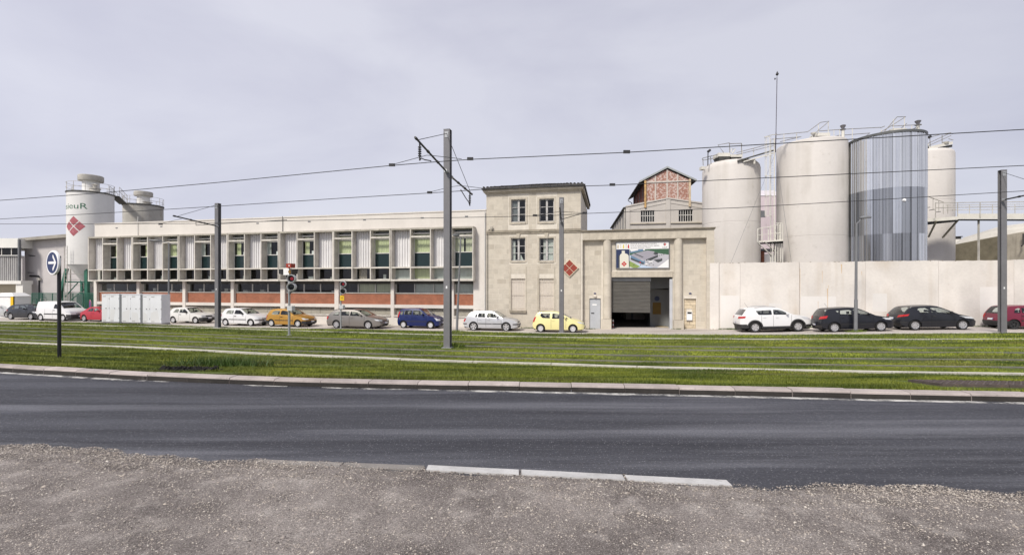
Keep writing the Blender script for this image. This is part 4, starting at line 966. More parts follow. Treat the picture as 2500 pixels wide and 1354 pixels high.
n2_ = stones(sh, HA, HB, zs1, zt - .02, [(o[0] - .24, o[1] + .24, o[2] - .24, o[3] + .2) for o in wu], .40, .80, mt_stone, limit=298 - n1_)
print('stones', n1_, n2_)
m = MB(); m.box(HA, HB, -.10, .0, zs0 + .13, zs1); m.box(HA, HB, -.06, .0, zs0, zs0 + .11); m.build('string_course', mt_trimdk, sh)
def surround(o, w, top, bot, key=False):
    m = MB(); a, b_, z0, z1 = o
    m.box(a - w, a, -.035, .06, z0 - bot, z1 + top); m.box(b_, b_ + w, -.035, .06, z0 - bot, z1 + top); m.box(a, b_, -.035, .06, z1, z1 + top)
    m.box(a, b_, -.07, .12, z0 - bot, z0); m.build('window_surround', mt_trim, sh)
for o in wu: surround(o, .17, .16, .16)
for o in wm:
    surround(o, .14, .14, .12); c = (o[0] + o[1]) / 2
    m = MB(); m.hexa([(c - .10, -.09, o[3] - .02), (c + .10, -.09, o[3] - .02), (c + .10, 0, o[3] - .02), (c - .10, 0, o[3] - .02)], [(c - .15, -.11, zs0 - .002), (c + .15, -.11, zs0 - .002), (c + .15, 0, zs0 - .002), (c - .15, 0, zs0 - .002)]); m.build('keystone', mt_trim, sh)
mt_wood = mat('grey_window_paint', (.46, .45, .44), .6, .2, 6, spots=.4, spcol=(.16, .14, .12), spscale=12)
for i, o in enumerate(wu + wm):
    a, b_, z0, z1 = o; y = .16; f = .07; c = (a + b_) / 2; m = MB()
    m.box(a, a + f, y, y + .06, z0, z1); m.box(b_ - f, b_, y, y + .06, z0, z1); m.box(a + f, b_ - f, y, y + .06, z1 - f, z1); m.box(a + f, b_ - f, y, y + .06, z0, z0 + f); m.box(c - .075, c + .075, y - .02, y + .06, z0 + f, z1 - f)
    for k in (1, 2): z = z0 + f + (z1 - z0 - 2 * f) * k / 3; m.box(a + f, c - .075, y, y + .05, z - .02, z + .02); m.box(c + .075, b_ - f, y, y + .05, z - .02, z + .02)
    w_ = m.build('window', mt_wood, sh)
    for k in range(3):
        for s, (p, q) in enumerate(((a + f, c - .075), (c + .075, b_ - f))):
            zz0 = z0 + f + (z1 - z0 - 2 * f) * k / 3 + .02; zz1 = z0 + f + (z1 - z0 - 2 * f) * (k + 1) / 3 - .02
            MB().quad((p, y + .03, zz0), (q, y + .03, zz0), (q, y + .03, zz1), (p, y + .03, zz1)).build('pane', mt_glass, w_, loc=(0, 0, 0))
    if i == 2: MB().box(a + f, a + f + .22, .28, .3, z0, z1 - .2).build('curtain', mt_curtw, w_, loc=(0, 0, 0)); MB().prism_y([(c + .09, z0 + f), (c + .38, z0 + f), (c + .12, z0 + .6)], .28, .29).build('curtain', mt_curtw, w_, loc=(0, 0, 0))
    if i == 3: MB().box(c - .28, c - .05, .28, .3, z0, z1 - .1).build('curtain', mt_frame, w_, loc=(0, 0, 0)); MB().box(c + .05, b_ - .04, .28, .3, z0, z1 - .1).build('curtain', mt_curtw, w_, loc=(0, 0, 0))
    if i == 0: MB().box(a + f, c - .07, .25, .27, z0, z1).build('blind', mt_lampgrey, w_, loc=(0, 0, 0))
for o in wg:
    a, b_, z0, z1 = o
    MB().box(a, b_, .14, .2, z0, z1).build('shutter', mt_shut, sh)
    m = MB(); n = 9
    for k in range(n): x = a + (b_ - a) * (k + .5) / n; m.cyl((x, .03, z0), (x, .03, z1), .011, 6)
    for z in (z0 + .2, (z0 + z1) / 2, z1 - .2): m.box(a, b_, .022, .038, z - .015, z + .015)
    m.build('window_grille', mt_bar, sh)
    MB().box(a - .1, b_ + .1, -.14, .12, z0 - .2, z0 - .01).build('window_sill', mt_trimdk, sh)
    m = MB(); m.box(a - .16, a - .02, -.03, .03, z0 - .01, FZ(1265, 650)); m.box(b_ + .02, b_ + .10, -.03, .03, z0 - .01, FZ(1265, 650)); m.build('pilaster', mt_trim, sh)
# cornice, gutter, tiled hip roof
m = MB(); m.box(HA - .05, HB + .04, -.12, .3, zt, zt + .12); m.box(HA - .18, HB + .18, -.30, .4, zt + .12, zt + .24); m.box(HA - .24, HB + .24, -.36, .4, zt + .24, zt + .30); m.box(HB + .0, HB + .24, .4, 10, zt + .12, zt + .3); m.box(HA - .24, HA, .4, 10, zt + .12, zt + .3); m.build('cornice', mt_trim, sh)
g_ = MB(); n = 16
for k in range(n):
    x0 = HA - .28 + (HB - HA + .56) * k / n; x1 = HA - .28 + (HB - HA + .56) * (k + 1) / n
    g_.tube([(x0, -.42, zt + .37 + random.uniform(-.012, .012)), (x1 - .02, -.42, zt + .37)], .085, 8)
g_.build('gutter', mt_zinc, sh)
e0 = zt + .40; rp = e0 + 1.0; m = MB()
A = [(HA - .3, -.42, e0), (HB + .3, -.42, e0), (HB + .3, 10.3, e0), (HA - .3, 10.3, e0)]; cxm = (HA + HB) / 2; B = [(cxm, 3.8, rp), (cxm, 6.2, rp)]
m.add(A + B, [(0, 1, 4), (1, 2, 5, 4), (2, 3, 5), (3, 0, 4, 5)]); m.build('roof', mt_tile, sh)
tl = MB(); n = 28
for k in range(n):
    x = HA - .25 + (HB - HA + .5) * (k + .5) / n; f = 1 - abs(x - cxm) / ((HB - HA) / 2 + .3)
    tl.tube([(x, -.46, e0 + .05 + random.uniform(0, .05)), (x, -.42 + 4.2 * f * .97, e0 + .05 + 1.0 * f * .97)], .085, 6)
o = tl.build('tile_row', mt_tile, sh); o['kind'] = 'stuff'
sd = MB()
for k in range(20):
    y = .2 + k * .5; f = min(1, (y + .4) / 4.2, (10.3 - y) / 4.2)
    for s, hx_ in ((1, HB + .33), (-1, HA - .33)): sd.tube([(hx_, y, e0 + .05), (hx_ - s * (hx_ * s - cxm * s) * f * .9, y, e0 + .05 + .9 * f)], .085, 6)
o = sd.build('tile_row', mt_tile, sh); o['kind'] = 'stuff'
m = MB(); ux = FU(1191); m.tube([(ux, -.05, -1.7), (ux, -.05, FZ(1190, 566)), (ux + .12, -.06, FZ(1190, 561)), (ux + .35, -.16, FZ(1200, 560))], .022, 6); m.build('conduit', mt_dark, sh)
MB().box(ux + .28, ux + .46, -.26, -.08, FZ(1200, 560), FZ(1200, 554)).build('wall_lamp', mt_concedge, sh)
MB().box(FU(1383), FU(1388), -.03, -.016, FZ(1385, 620), FZ(1385, 615.5)).build('wall_plate', mt_shut, sh)
# red diamond emblem on the house
ue, ze = FU(1390.3, -.12), FZ(1390.3, 653.8, -.12)
X, Y, Z = FW(ue, -.12); em = thing('emblem_sign', 'red diamond emblem of four squares mounted on the stone house wall', 'sign', (X, Y, ze), -FA)
mt_emb = mat('emblem_red', (.255, .045, .028), .5, .12, 3); s_ = .47; hd = .66
MB().add([(0, -.0, -hd - .05), (hd + .05, 0, 0), (0, 0, hd + .05), (-hd - .05, 0, 0), (0, .10, -hd - .05), (hd + .05, .10, 0), (0, .10, hd + .05), (-hd - .05, .10, 0)], [(0, 1, 2, 3), (4, 7, 6, 5), (0, 4, 5, 1), (1, 5, 6, 2), (2, 6, 7, 3), (3, 7, 4, 0)]).build('backing', mat('emblem_cream', (.62, .55, .42), .6, .06, 3), em)
g_ = .026
for du, dz in ((0, 1), (1, 0), (0, -1), (-1, 0)):
    c = (du * hd / 2, dz * hd / 2); h = hd / 2 - g_ * 1.0
    MB().add([(c[0], -.014, c[1] - h), (c[0] + h, -.014, c[1]), (c[0], -.014, c[1] + h), (c[0] - h, -.014, c[1]), (c[0], -.001, c[1] - h), (c[0] + h, -.001, c[1]), (c[0], -.001, c[1] + h), (c[0] - h, -.001, c[1])], [(0, 1, 2, 3), (4, 7, 6, 5), (0, 4, 5, 1), (1, 5, 6, 2), (2, 6, 7, 3), (3, 7, 4, 0)]).build('red_square', mt_emb, em)

# ---- gate building
GA, GB = HB + .01, FU(1744)
gt = fthing('gate_building', 'low stone gatehouse with round pilasters, roller shutter and a banner', 'building', (GA + GB) / 2)
zgt = (FZ(1420, 561.5) + FZ(1742, 555.5)) / 2; zbm = FZ(1580, 583); RC = .38    # field is set back by RC
gu0, gu1, gz1 = FU(1492.8, 0), FU(1643.5, 0), FZ(1565, 676, 0)
du0, du1, dz1 = FU(1439, RC), FU(1466.6, RC), FZ(1452, 728, RC)
bu0, bu1, bz1 = FU(1670, RC), FU(1699.6, RC), FZ(1685, 728.6, RC)
c1 = (FU(1472.2, -.02), FU(1492.8, -.02)); c2 = (FU(1646, -.02), FU(1668, -.02))
ops = [(gu0, gu1, ZB - 1, gz1), (du0, du1, ZB - 1, dz1), (bu0, bu1, ZB - 1, bz1)]
m = wall_cells(MB(), GA, GB, ZB, zgt - .12, ops, RC, RC + .4); m.box(GB - .4, GB, RC + .4, 9, ZB, zgt - .12); m.build('wall', mt_mortar, gt)
pu = FU(1725.5, 0)
m = MB(); m.box(GA + .12, pu, .0, RC, zbm, zgt - .14); m.build('beam', mt_trim, gt)
m = MB(); m.box(pu, GB, .0, RC, ZB, zgt - .14); m.build('end_pier', mt_mortar, gt); m = MB(); m.box(GA, GA + .12, .0, RC, ZB, zgt - .14); m.build('end_pier', mt_mortar, gt)
m = MB(); m.box(GA, GB + .05, -.08, RC + .5, zgt - .14, zgt - .06); m.box(GA, GB + .09, -.14, RC + .5, zgt - .06, zgt); m.build('cornice', mt_trimdk, gt)
MB().box(GA, GB, RC + .5, 9, zgt - .3, zgt - .1).build('roof', mt_roof, gt)
for a, b_ in (c1, c2):
    c = (a + b_) / 2; r_ = (b_ - a) / 2; m = MB(); nseg = 7; zz = [FZ(1480, 778, 0) + (zbm - FZ(1480, 778, 0)) * k / nseg for k in range(nseg + 1)]
    for k in range(nseg):
        d = MB(); d.lathe([(0, zz[k] + .006), (r_ - .008, zz[k] + .006), (r_, zz[k] + .014), (r_, zz[k + 1] - .014), (r_ - .008, zz[k + 1] - .006), (0, zz[k + 1] - .006)], 20, (c, RC - .06)); d.build('column_drum', mt_stone, gt, smooth=40)
    MB().lathe([(r_ - .014, zz[0]), (r_ - .014, zz[-1])], 16, (c, RC - .06)).build('column_core', mt_mortar, gt, smooth=40)
    MB().box(a - .12 if a == c1[0] else a - .02, b_ - .005 if a == c1[0] else b_ + .03, -.12, RC, ZB, zz[0] - .01).build('column_base', mt_stone, gt)
so_ = [(gu0 - .02, gu1 + .02, ZB - 1, gz1 + .45), (du0 - .02, du1 + .02, ZB - 1, dz1 + .02), (bu0 - .02, bu1 + .02, ZB - 1, bz1 + .02), (c1[0] - .13, c1[1] + .02, ZB - 1, 20), (c2[0] - .04, c2[1] + .04, ZB - 1, 20), (FU(1503, RC), FU(1634, RC), FZ(1565, 655, RC), FZ(1565, 590, RC))]
n_ = stones(gt, GA + .13, pu - .01, -1.66, zbm - .01, so_, .38, .74, mt_stone, RC - .007, limit=190); print('gate stones', n_)
n_ = stones(gt, pu + .0, GB, -1.66, zgt - .15, [], .38, .66, mt_stone, -.007, limit=40)
n_ = stones(gt, GA + .13, pu, zbm + .02, zgt - .15, [], .40, 1.1, mt_trim, -.007, limit=30)
MB().box(gu0, gu1, RC - .10, RC, gz1, gz1 + .44).build('lintel', mt_trim, gt)
# filled-in doorway of loose stones
fb = MB().box(bu0, bu1, RC + .16, RC + .4, ZB, bz1).build('door_infill', mt_mortar, gt)
n_ = stones(gt, bu0 + .01, bu1 - .01, -1.60, bz1 - .02, [(FU(1676.5, RC), FU(1690, RC), FZ(1683, 782, RC), FZ(1683, 760, RC))], .25, .52, mat('ochre_stone', (.60, .51, .37), .9, .2, 3, spots=.5, spcol=(.42, .29, .14), spscale=2, rnd=.12, bump=.3), RC + .12, limit=40)
pb = MB().box(FU(1676.3, RC), FU(1690, RC), RC - .02, RC + .16, FZ(1683, 781, RC), FZ(1683, 760.5, RC)).build('letter_box', mt_white, gt)
MB().box(FU(1678, RC), FU(1688.5, RC), RC - .035, RC - .02, FZ(1683, 765.5, RC), FZ(1683, 761, RC)).build('slot', mt_dark, pb, loc=(0, 0, 0))
# grey steel door
d_ = MB().box(du0 + .03, du1 - .03, RC + .10, RC + .15, -1.62, dz1 - .03).build('door', mat('grey_door', (.42, .44, .47), .5, .06, 2, spots=.15), gt)
MB().box(du0, du1, RC + .16, RC + .4, ZB, dz1).build('door_frame', mt_dark, gt)
MB().box(du0 + .12, du0 + .36, RC + .05, RC + .10, FZ(1450, 764.5, RC), FZ(1450, 763, RC)).build('handle', mt_dark, d_, loc=(0, 0, 0)); MB().box(du0 + .22, du0 + .56, RC + .094, RC + .10, FZ(1450, 745, RC), FZ(1450, 742, RC)).build('notice', mt_white, d_, loc=(0, 0, 0))
MB().box(du0 - .05, du1 + .05, RC - .1, RC + .2, -1.7, -1.60).build('door_step', mt_conc, gt)
mt_oval = flat('enamel_blue', (.05, .06, .13), .35)
for px in (1452.6, 1685):
    u, z = FU(px, RC), FZ(px, 716, RC); m = MB(); m.lathe([(0, -.012), (.10, -.012), (.10, .012), (0, .012)], 20); m.xf(Matrix.Translation((u, RC - .026, z)) @ Matrix.Diagonal((1, 1, .6, 1)) @ Matrix.Rotation(R(90), 4, 'X')); m.build('number_oval', mt_oval, gt)
m = MB(); u = FU(1452.6, RC); m.lathe([(0, -.02), (.13, -.02), (.13, .04), (.10, .10), (0, .12)], 18); m.xf(Matrix.Translation((u, RC - .02, FZ(1452.6, 722.5, RC))) @ Matrix.Diagonal((1, 1, .75, 1)) @ Matrix.Rotation(R(90), 4, 'X')); m.build('door_lamp', mt_shut, gt, smooth=40)
# roller shutter, jamb and passage
su1 = FU(1587.5, RC + .2); z0_ = FZ(1540, 760, RC + .2); z1_ = FZ(1540, 686, RC + .2)
mt_slat = mat('shutter_slat', (.115, .11, .10), .55, .15, 1.2, streak=.5, scol=(.14, .13, .11), metal=.2, rnd=.10)
sr = MB().box(gu0 - .05, su1 + .05, RC + .12, RC + .6, z1_ + .02, gz1 + .3).build('shutter_box', mt_lampgrey, gt)
sh_ = MB().box(gu0 - .02, su1, RC + .24, RC + .26, z0_, z1_ + .05).build('roller_shutter', mt_groove, gt)
ns = 22; me = None; hh = (z1_ - z0_) / ns
for k in range(ns):
    if me is None:
        w_ = su1 - gu0; b = MB(); b.hexa([(0, .02, 0), (w_, .02, 0), (w_, .06, .0), (0, .06, .0)], [(0, .0, hh * .55), (w_, .0, hh * .55), (w_, .06, hh * .55), (0, .06, hh * .55)]); b.hexa([(0, .0, hh * .55), (w_, .0, hh * .55), (w_, .06, hh * .55), (0, .06, hh * .55)], [(0, .035, hh * .94), (w_, .035, hh * .94), (w_, .06, hh * .94), (0, .06, hh * .94)]); me = b.mesh('slat', mt_slat)
    put('slat', me, sh_, (gu0, RC + .18, z0_ + k * hh))
MB().box(gu0, su1, RC + .16, RC + .25, z0_ - .07, z0_).build('bottom_bar', mt_slat, sh_, loc=(0, 0, 0))
ju0 = FU(1635, RC - .05); m = MB(); m.box(ju0, gu1 - .005, RC - .05, RC + .25, -1.66, FZ(1640, 681, RC)); m.build('gate_jamb', mat('jamb_paint', (.46, .475, .50), .5, .08, 2), gt)
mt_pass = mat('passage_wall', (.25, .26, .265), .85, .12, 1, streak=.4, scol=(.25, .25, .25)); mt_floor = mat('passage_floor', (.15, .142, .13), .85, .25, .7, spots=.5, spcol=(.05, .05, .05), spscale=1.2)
PB = 16
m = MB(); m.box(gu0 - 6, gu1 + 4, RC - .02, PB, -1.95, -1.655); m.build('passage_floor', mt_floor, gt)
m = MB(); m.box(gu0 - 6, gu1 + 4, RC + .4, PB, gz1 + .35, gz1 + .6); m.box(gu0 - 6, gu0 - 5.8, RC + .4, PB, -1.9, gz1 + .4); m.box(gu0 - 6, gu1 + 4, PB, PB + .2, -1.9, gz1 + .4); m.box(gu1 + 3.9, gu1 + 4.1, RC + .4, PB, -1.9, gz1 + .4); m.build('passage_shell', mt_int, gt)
gy = 3.4; gx0, gx1 = FU(1587, gy), gu1 + 3.5
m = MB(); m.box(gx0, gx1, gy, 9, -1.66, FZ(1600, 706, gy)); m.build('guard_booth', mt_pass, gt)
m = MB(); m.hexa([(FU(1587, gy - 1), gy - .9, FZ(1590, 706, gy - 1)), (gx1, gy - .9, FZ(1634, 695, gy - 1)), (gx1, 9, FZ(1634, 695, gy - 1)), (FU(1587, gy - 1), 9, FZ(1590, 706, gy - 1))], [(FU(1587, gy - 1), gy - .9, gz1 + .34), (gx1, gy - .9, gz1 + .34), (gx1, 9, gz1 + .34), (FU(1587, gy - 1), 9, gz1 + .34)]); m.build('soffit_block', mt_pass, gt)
m = MB(); m.lathe([(0, 0), (.20, 0), (.20, .02), (0, .02)], 22); m.xf(Matrix.Translation((FU(1604, gy), gy - .002, FZ(1604, 728.5, gy))) @ Matrix.Rotation(R(90), 4, 'X')); m.build('round_plate', mat('plate_blue', (.02, .035, .10), .4), gt)
MB().box(FU(1593.5, gy), FU(1613.5, gy), gy - .03, gy - .002, FZ(1600, 766.5, gy), FZ(1600, 738, gy)).build('notice_board', mat('notice_ochre', (.20, .125, .03), .7, .15, 2), gt)
MB().box(gx0, gx1, gy - .03, gy - .001, -1.655, FZ(1600, 777.5, gy)).build('skirting', mt_pass, gt)
my_ = mat('kerb_yellow', (.62, .40, .03), .7, .2, 3, spots=.3, spcol=(.2, .15, .06)); P = [(FU(1600, 3.0), 3.0), (FU(1602, 3.3), 3.3), (gu1 - .05, 2.9), (gu1 - .05, 1.4), (FU(1619, 1.2), 1.2)]
MB().hexa([(x, y, -1.66) for x, y in P], [(x, y, -1.52) for x, y in P]).build('yellow_kerb', my_, gt)
for i in range(5):
    z = -1.66 + i * .16; MB().cyl((FU(1496.8, .8), .8, z), (FU(1496.8, .8), .8, z + .158), .035, 8).build('post_band', mt_white if i % 2 == 0 else mt_redbox, gt)
MB().box(gu0 + 1.9, gu0 + 2.1, 10, 10.2, -1.66, gz1 + .35).build('passage_post', mt_pass, gt); MB().box(gu0 + 2.6, gu0 + 2.75, 11, 11.2, -1.66, gz1 + .35).build('passage_post', mt_pass, gt)
m = MB()
for dx, dy in ((0, 0), (.35, -.05), (.05, -.45)): m.lathe([(0, -1.652), (.16, -1.652), (.17, -1.655)], 14, (FU(1571, .9) + dx, .9 + dy))
m.build('manhole_lid', mt_dark, gt)
# ---- banner on the gate: printed sheet in a frame
bu_0, bu_1 = FU(1504.8, RC - .06), FU(1632.4, RC - .06); bz0, bz1_ = FZ(1568, 653.5, RC - .06), FZ(1568, 591.3, RC - .06); BW_, BH = bu_1 - bu_0, bz1_ - bz0
X, Y, Z = FW(bu_0, RC - .10); bn = thing('banner_sign', 'wide printed banner over the gate showing a white silo and factory roofs', 'sign', (X, Y, bz0), -FA)
MB().box(0, BW_, .0, .05, 0, BH).build('board', mt_white, bn)
m = MB(); f = .05; m.box(-f, BW_ + f, -.03, .07, -f, 0); m.box(-f, BW_ + f, -.03, .07, BH, BH + f); m.box(-f, 0, -.03, .07, 0, BH); m.box(BW_, BW_ + f, -.03, .07, 0, BH); m.build('sign_frame', mt_lampgrey, bn)
def ink(name, c, rough=.5): return flat('ink_' + name, c, rough)
I_ = {k: ink(k, c) for k, c in dict(navy=(.018, .03, .085), sky=(.45, .55, .68), green=(.04, .10, .055), lime=(.22, .30, .08), roof=(.30, .29, .33), dark=(.05, .055, .06), blue=(.12, .2, .30), white=(.72, .72, .72), red=(.45, .03, .03), cream=(.62, .6, .52), yellow=(.6, .5, .1), tan=(.5, .42, .3), yard=(.42, .42, .45)).items()}
LV = [0]
def shape(col, pts, name='print_shape'):
    LV[0] += 1; y = -.0015 - LV[0] * .00035
    me = MB().add([(x * BW_, y, z * BH) for x, z in pts], [tuple(range(len(pts)))]).mesh(name, I_[col], fix=False); bb = bmesh.new(); bb.from_mesh(me); bmesh.ops.triangulate(bb, faces=bb.faces); bb.to_mesh(me); bb.free(); put(name, me, bn)
def rect(col, a, b_, c, d): shape(col, [(a, c), (b_, c), (b_, d), (a, d)])
rect('sky', .26, 1, .0, .72); shape('green', [(.26, .5), (1, .42), (1, .76), (.26, .70)]); shape('yard', [(.26, .40), (.62, .62), (1, .50), (1, .1), (.72, 0), (.26, .22)]); shape('lime', [(.25, .28), (.47, .05), (.4, 0), (.25, 0)]); shape('white', [(.25, .05), (.33, 0), (.25, 0)]); shape('white', [(.78, .0), (1, .33), (1, 0)])
rect('white', .26, .55, .68, .74); shape('blue', [(.27, .58), (.52, .66), (.52, .74), (.27, .70)]); shape('white', [(.28, .64), (.42, .69), (.42, .73), (.28, .71)])
shape('blue', [(.28, .50), (.52, .26), (.55, .30), (.55, .16), (.5, .13), (.28, .33)]); shape('dark', [(.28, .40), (.53, .19), (.53, .13), (.28, .33)])
shape('roof', [(.28, .50), (.33, .56), (.60, .68), (.74, .63), (.70, .55), (.80, .50), (.57, .32), (.53, .30)]); shape('dark', [(.34, .545), (.37, .56), (.53, .42), (.50, .41)]); shape('roof', [(.28, .49), (.47, .335), (.52, .36), (.34, .53)]); shape('dark', [(.57, .32), (.80, .50), (.80, .42), (.66, .28), (.6, .31), (.57, .26)])
shape('dark', [(.70, .56), (.76, .60), (.80, .57), (.80, .52), (.75, .50)]); shape('dark', [(.72, .30), (.78, .37), (.88, .36), (.88, .27), (.80, .20)]); shape('roof', [(.72, .31), (.78, .39), (.88, .37), (.84, .33)])
for x, z in ((.46, .1), (.6, .2), (.63, .12), (.7, .1), (.82, .46), (.86, .48), (.9, .5), (.33, .1), (.66, .17), (.57, .08)): rect('dark', x, x + .018, z, z + .025)
rect('white', .56, .6, .12, .17); rect('white', .62, .7, .22, .26); shape('red', [(.445, .21), (.46, .25), (.475, .21), (.46, .17)])
rect('navy', .0, .255, .0, .73); rect('dark', .04, .062, .0, .5)
shape('cream', [(.065, 0), (.065, .46), (.075, .53), (.105, .58), (.105, .68), (.165, .68), (.165, .58), (.225, .53), (.24, .46), (.245, 0)]); rect('navy', .10, .17, .69, .715)
cxd, czd, hd_ = .15, .16, .055
for du, dz in ((0, 1), (1, 0), (0, -1), (-1, 0)):
    c0, c1_ = cxd + du * hd_ * .52, czd + dz * hd_ * .52 * BW_ / BH; k = hd_ * .46; kz = k * BW_ / BH
    shape('red', [(c0, c1_ - kz), (c0 + k, c1_), (c0, c1_ + kz), (c0 - k, c1_)])
rect('white', 0, 1, .735, 1)
def bottle(x, col, cap):
    shape(col, [(x - .014, .77), (x + .014, .77), (x + .014, .87), (x + .006, .91), (x - .006, .91), (x - .014, .87)]); rect(cap, x - .006, x + .006, .912, .935)
for x, c, k in ((.032, 'tan', 'yellow'), (.085, 'cream', 'roof'), (.14, 'yellow', 'yellow'), (.19, 'cream', 'dark'), (.235, 'red', 'red')): bottle(x, c, k)
for k, s in enumerate(("Entre la fin de l'année 2014 et l'été 2015,", "le site de conditionnement d'huiles végétales", "de Lesieur déménage à Bassens")):
    me = text_mesh(s, .060 * BH, .0, 'LEFT'); LV[0] += 1; o = put('lettering', me, bn, (.275 * BW_, -.004 - LV[0] * .00035, (.935 - k * .070) * BH)); o.rotation_euler = (R(90), 0, 0); me.materials.append(I_['dark'])
cxd, czd, hd_ = .925, .905, .032
for i, (du, dz) in enumerate(((0, 1), (1, 0), (0, -1), (-1, 0))):
    c0, c1_ = cxd + du * hd_ * .52, czd + dz * hd_ * .52 * BW_ / BH; k = hd_ * .46; kz = k * BW_ / BH
    shape('red' if i != 3 else 'dark', [(c0, c1_ - kz), (c0 + k, c1_), (c0, c1_ + kz), (c0 - k, c1_)])
me = text_mesh('LesieuR', .062 * BH, .0); LV[0] += 1; o = put('lettering', me, bn, (.925 * BW_, -.004 - LV[0] * .00035, .785 * BH)); o.rotation_euler = (R(90), 0, 0); me.materials.append(I_['green'])

# ---- long boundary wall
mt_wall = mat('whitewashed_wall', (.665, .628, .585), .9, .10, .45, streak=.9, scol=(.50, .43, .35), sscale=.9, spots=.24, spcol=(.40, .33, .26), spscale=2.2, bump=.2, bs=14, rnd=.03)
mt_patch = mat('fresh_whitewash', (.695, .67, .64), .9, .05, .6, streak=.2, scol=(.6, .55, .48)); mt_rusts = mat('rust_run', (.58, .42, .26), .9, .25, 2, stretch=(4, 4, .4))
bwj = [1733, 1756, 1807, 1952, 2113, 2291, 2475, 2690, 2930, 3300]
BU = FU(2090); bw = fthing('boundary_wall', 'tall whitewashed concrete yard wall behind the parked cars on the right', 'wall', BU)
zw_ = [FZ(p, 642 - (p - 1735) * 8 / 765) for p in bwj]
for i in range(len(bwj) - 1):
    a, b_ = FU(bwj[i]), FU(bwj[i + 1]); e = random.uniform(-.02, .02); gp_ = .025 if i in (0, 2) else .008
    n = max(2, int((b_ - a) / .25)); bot = [(a + .004, -.02, ZB), (b_ - gp_, -.02, ZB), (b_ - gp_, .22, ZB), (a + .004, .22, ZB)]
    tops = [zw_[i] + (zw_[i + 1] - zw_[i]) * k / n + e + random.uniform(-.018, .010) for k in range(n + 1)]
    m = MB(); U_ = [a + .004 + (b_ - gp_ - a - .004) * k / n for k in range(n + 1)]
    for k in range(n): m.hexa([(U_[k], -.02, ZB), (U_[k + 1], -.02, ZB), (U_[k + 1], .22, ZB), (U_[k], .22, ZB)], [(U_[k], -.02, tops[k]), (U_[k + 1], -.02, tops[k + 1]), (U_[k + 1], .22, tops[k + 1]), (U_[k], .22, tops[k])])
    m.build('wall_panel', mt_wall, bw)
    m = MB(); 
    for k in range(n):
        if random.random() < .5: x = U_[k] + random.uniform(0, .2); m.box(x, x + random.uniform(.02, .10), -.03, .1, tops[k] - .015, tops[k] + .022)
    if m.v: m.build('moss_crumbs', mt_trimdk, bw)['kind'] = 'stuff'
MB().box(FU(1733), FU(3300), .21, .24, ZB, 1.0).build('wall_back', mt_mortar, bw)
for a, b_, t_, bo in ((1759, 1805, 721, 800), (1877, 1908, 740, 800), (1955, 2041, 723, 803), (2392, 2440, 700, 790), (2130, 2165, 716, 760)):
    c = (a + b_) / 2; MB().box(FU(a), FU(b_), -.0225, -.0195, FZ(c, bo), FZ(c, t_)).build('repair_patch', mt_patch, bw)
for px, t_, bo, w in ((2054, 645, 667, .07), (2020, 704, 752, .06), (2007, 661, 690, .03), (2022, 696, 705, .03), (2103, 662, 672, .03), (1997, 735, 760, .025), (1952.8, 655, 730, .03)):
    u = FU(px); z1, z0 = FZ(px, t_), FZ(px, bo); MB().add([(u - w / 2, -.0235, z1), (u + w / 2, -.0235, z1), (u + w * .25, -.0235, z0), (u - w * .1, -.0235, z0)], [(0, 1, 2, 3)]).build('rust_stain', mt_rusts, bw)
WL = {1778: 'low weeds at the wall foot left of the white sport utility car', 1802: 'weeds at the wall foot hidden by the tail of the white sport utility car', 1880: 'weeds at the wall foot behind the white sport utility car', 1978: 'weeds at the wall foot between the white and the black car', 1440: 'small weeds beside the grey steel door', 1290: 'weeds at the stone house foot between silver and yellow car', 1405: 'weeds at the stone house corner by the yellow car nose', 1655: 'weeds at the foot of the right round pilaster', 2420: 'weeds at the wall foot beside the right grey mast', 940: 'weeds at the office plinth between grey estate and blue car', 900: 'weeds at the office plinth behind the grey estate car'}
for px, w in ((1778, 1.0), (1802, .8), (1880, 1.6), (1978, 1.0), (1440, .5), (1290, 1.0), (1405, .6), (1655, .5), (2420, 1.2), (940, .8), (900, .6)):
    u = FU(px, -.12); X, Y, _ = FW(u, -.12); tuft('weed_clump', X, Y, w, .12, int(220 * w) + 60, .04, .16, .012, mt_weed, WL[px], 'weeds', 'weeds along the wall foot')['kind'] = 'stuff'
# ------------------------------------------------------------------ silos and works behind the front
mt_silo = mat('silo_concrete', (.585, .555, .525), .9, .06, .35, streak=.9, scol=(.40, .37, .325), sscale=.8, spots=.3, spcol=(.33, .30, .26), spscale=1.6, bump=.12, bs=12)
mt_siloL = mat('silo_painted', (.64, .635, .62), .8, .05, .4, streak=.35, scol=(.46, .43, .38), sscale=1.0, spots=.1, spcol=(.4, .36, .3))
mt_siloO = mat('silo_stained', (.40, .385, .35), .9, .16, .7, streak=.8, scol=(.20, .15, .08), sscale=1.6, spots=.4, spcol=(.22, .19, .14), spscale=2)
mt_cream = mat('cream_steel', (.62, .60, .54), .6, .08, 2, spots=.2, spcol=(.32, .24, .16), spscale=5)
mt_railing = mat('railing_steel', (.26, .25, .235), .6, .2, 4, spots=.3)  # shadow side of the rails is put into this darker base colour
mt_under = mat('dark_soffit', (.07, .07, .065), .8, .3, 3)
mt_lid = mat('weathered_lid', (.44, .42, .38), .9, .25, 1.5, spots=.6, spcol=(.15, .13, .11), spscale=3)
GZ = -1.8
def silo_body(t, r, h, mt_, shoulder=.35, grooves=(), n=56):
    prof = [(r, -.3)]
    for g in grooves: prof += [(r, g - .03), (r - .015, g - .012), (r - .015, g + .012), (r, g + .03)]
    prof += [(r, h - shoulder), (r - shoulder * .12, h - shoulder * .5), (r - shoulder * .45, h - shoulder * .12), (r - shoulder * 1.1, h), (0, h + .06)]
    return MB().lathe(prof, n).build('shell', mt_, t, smooth=30)
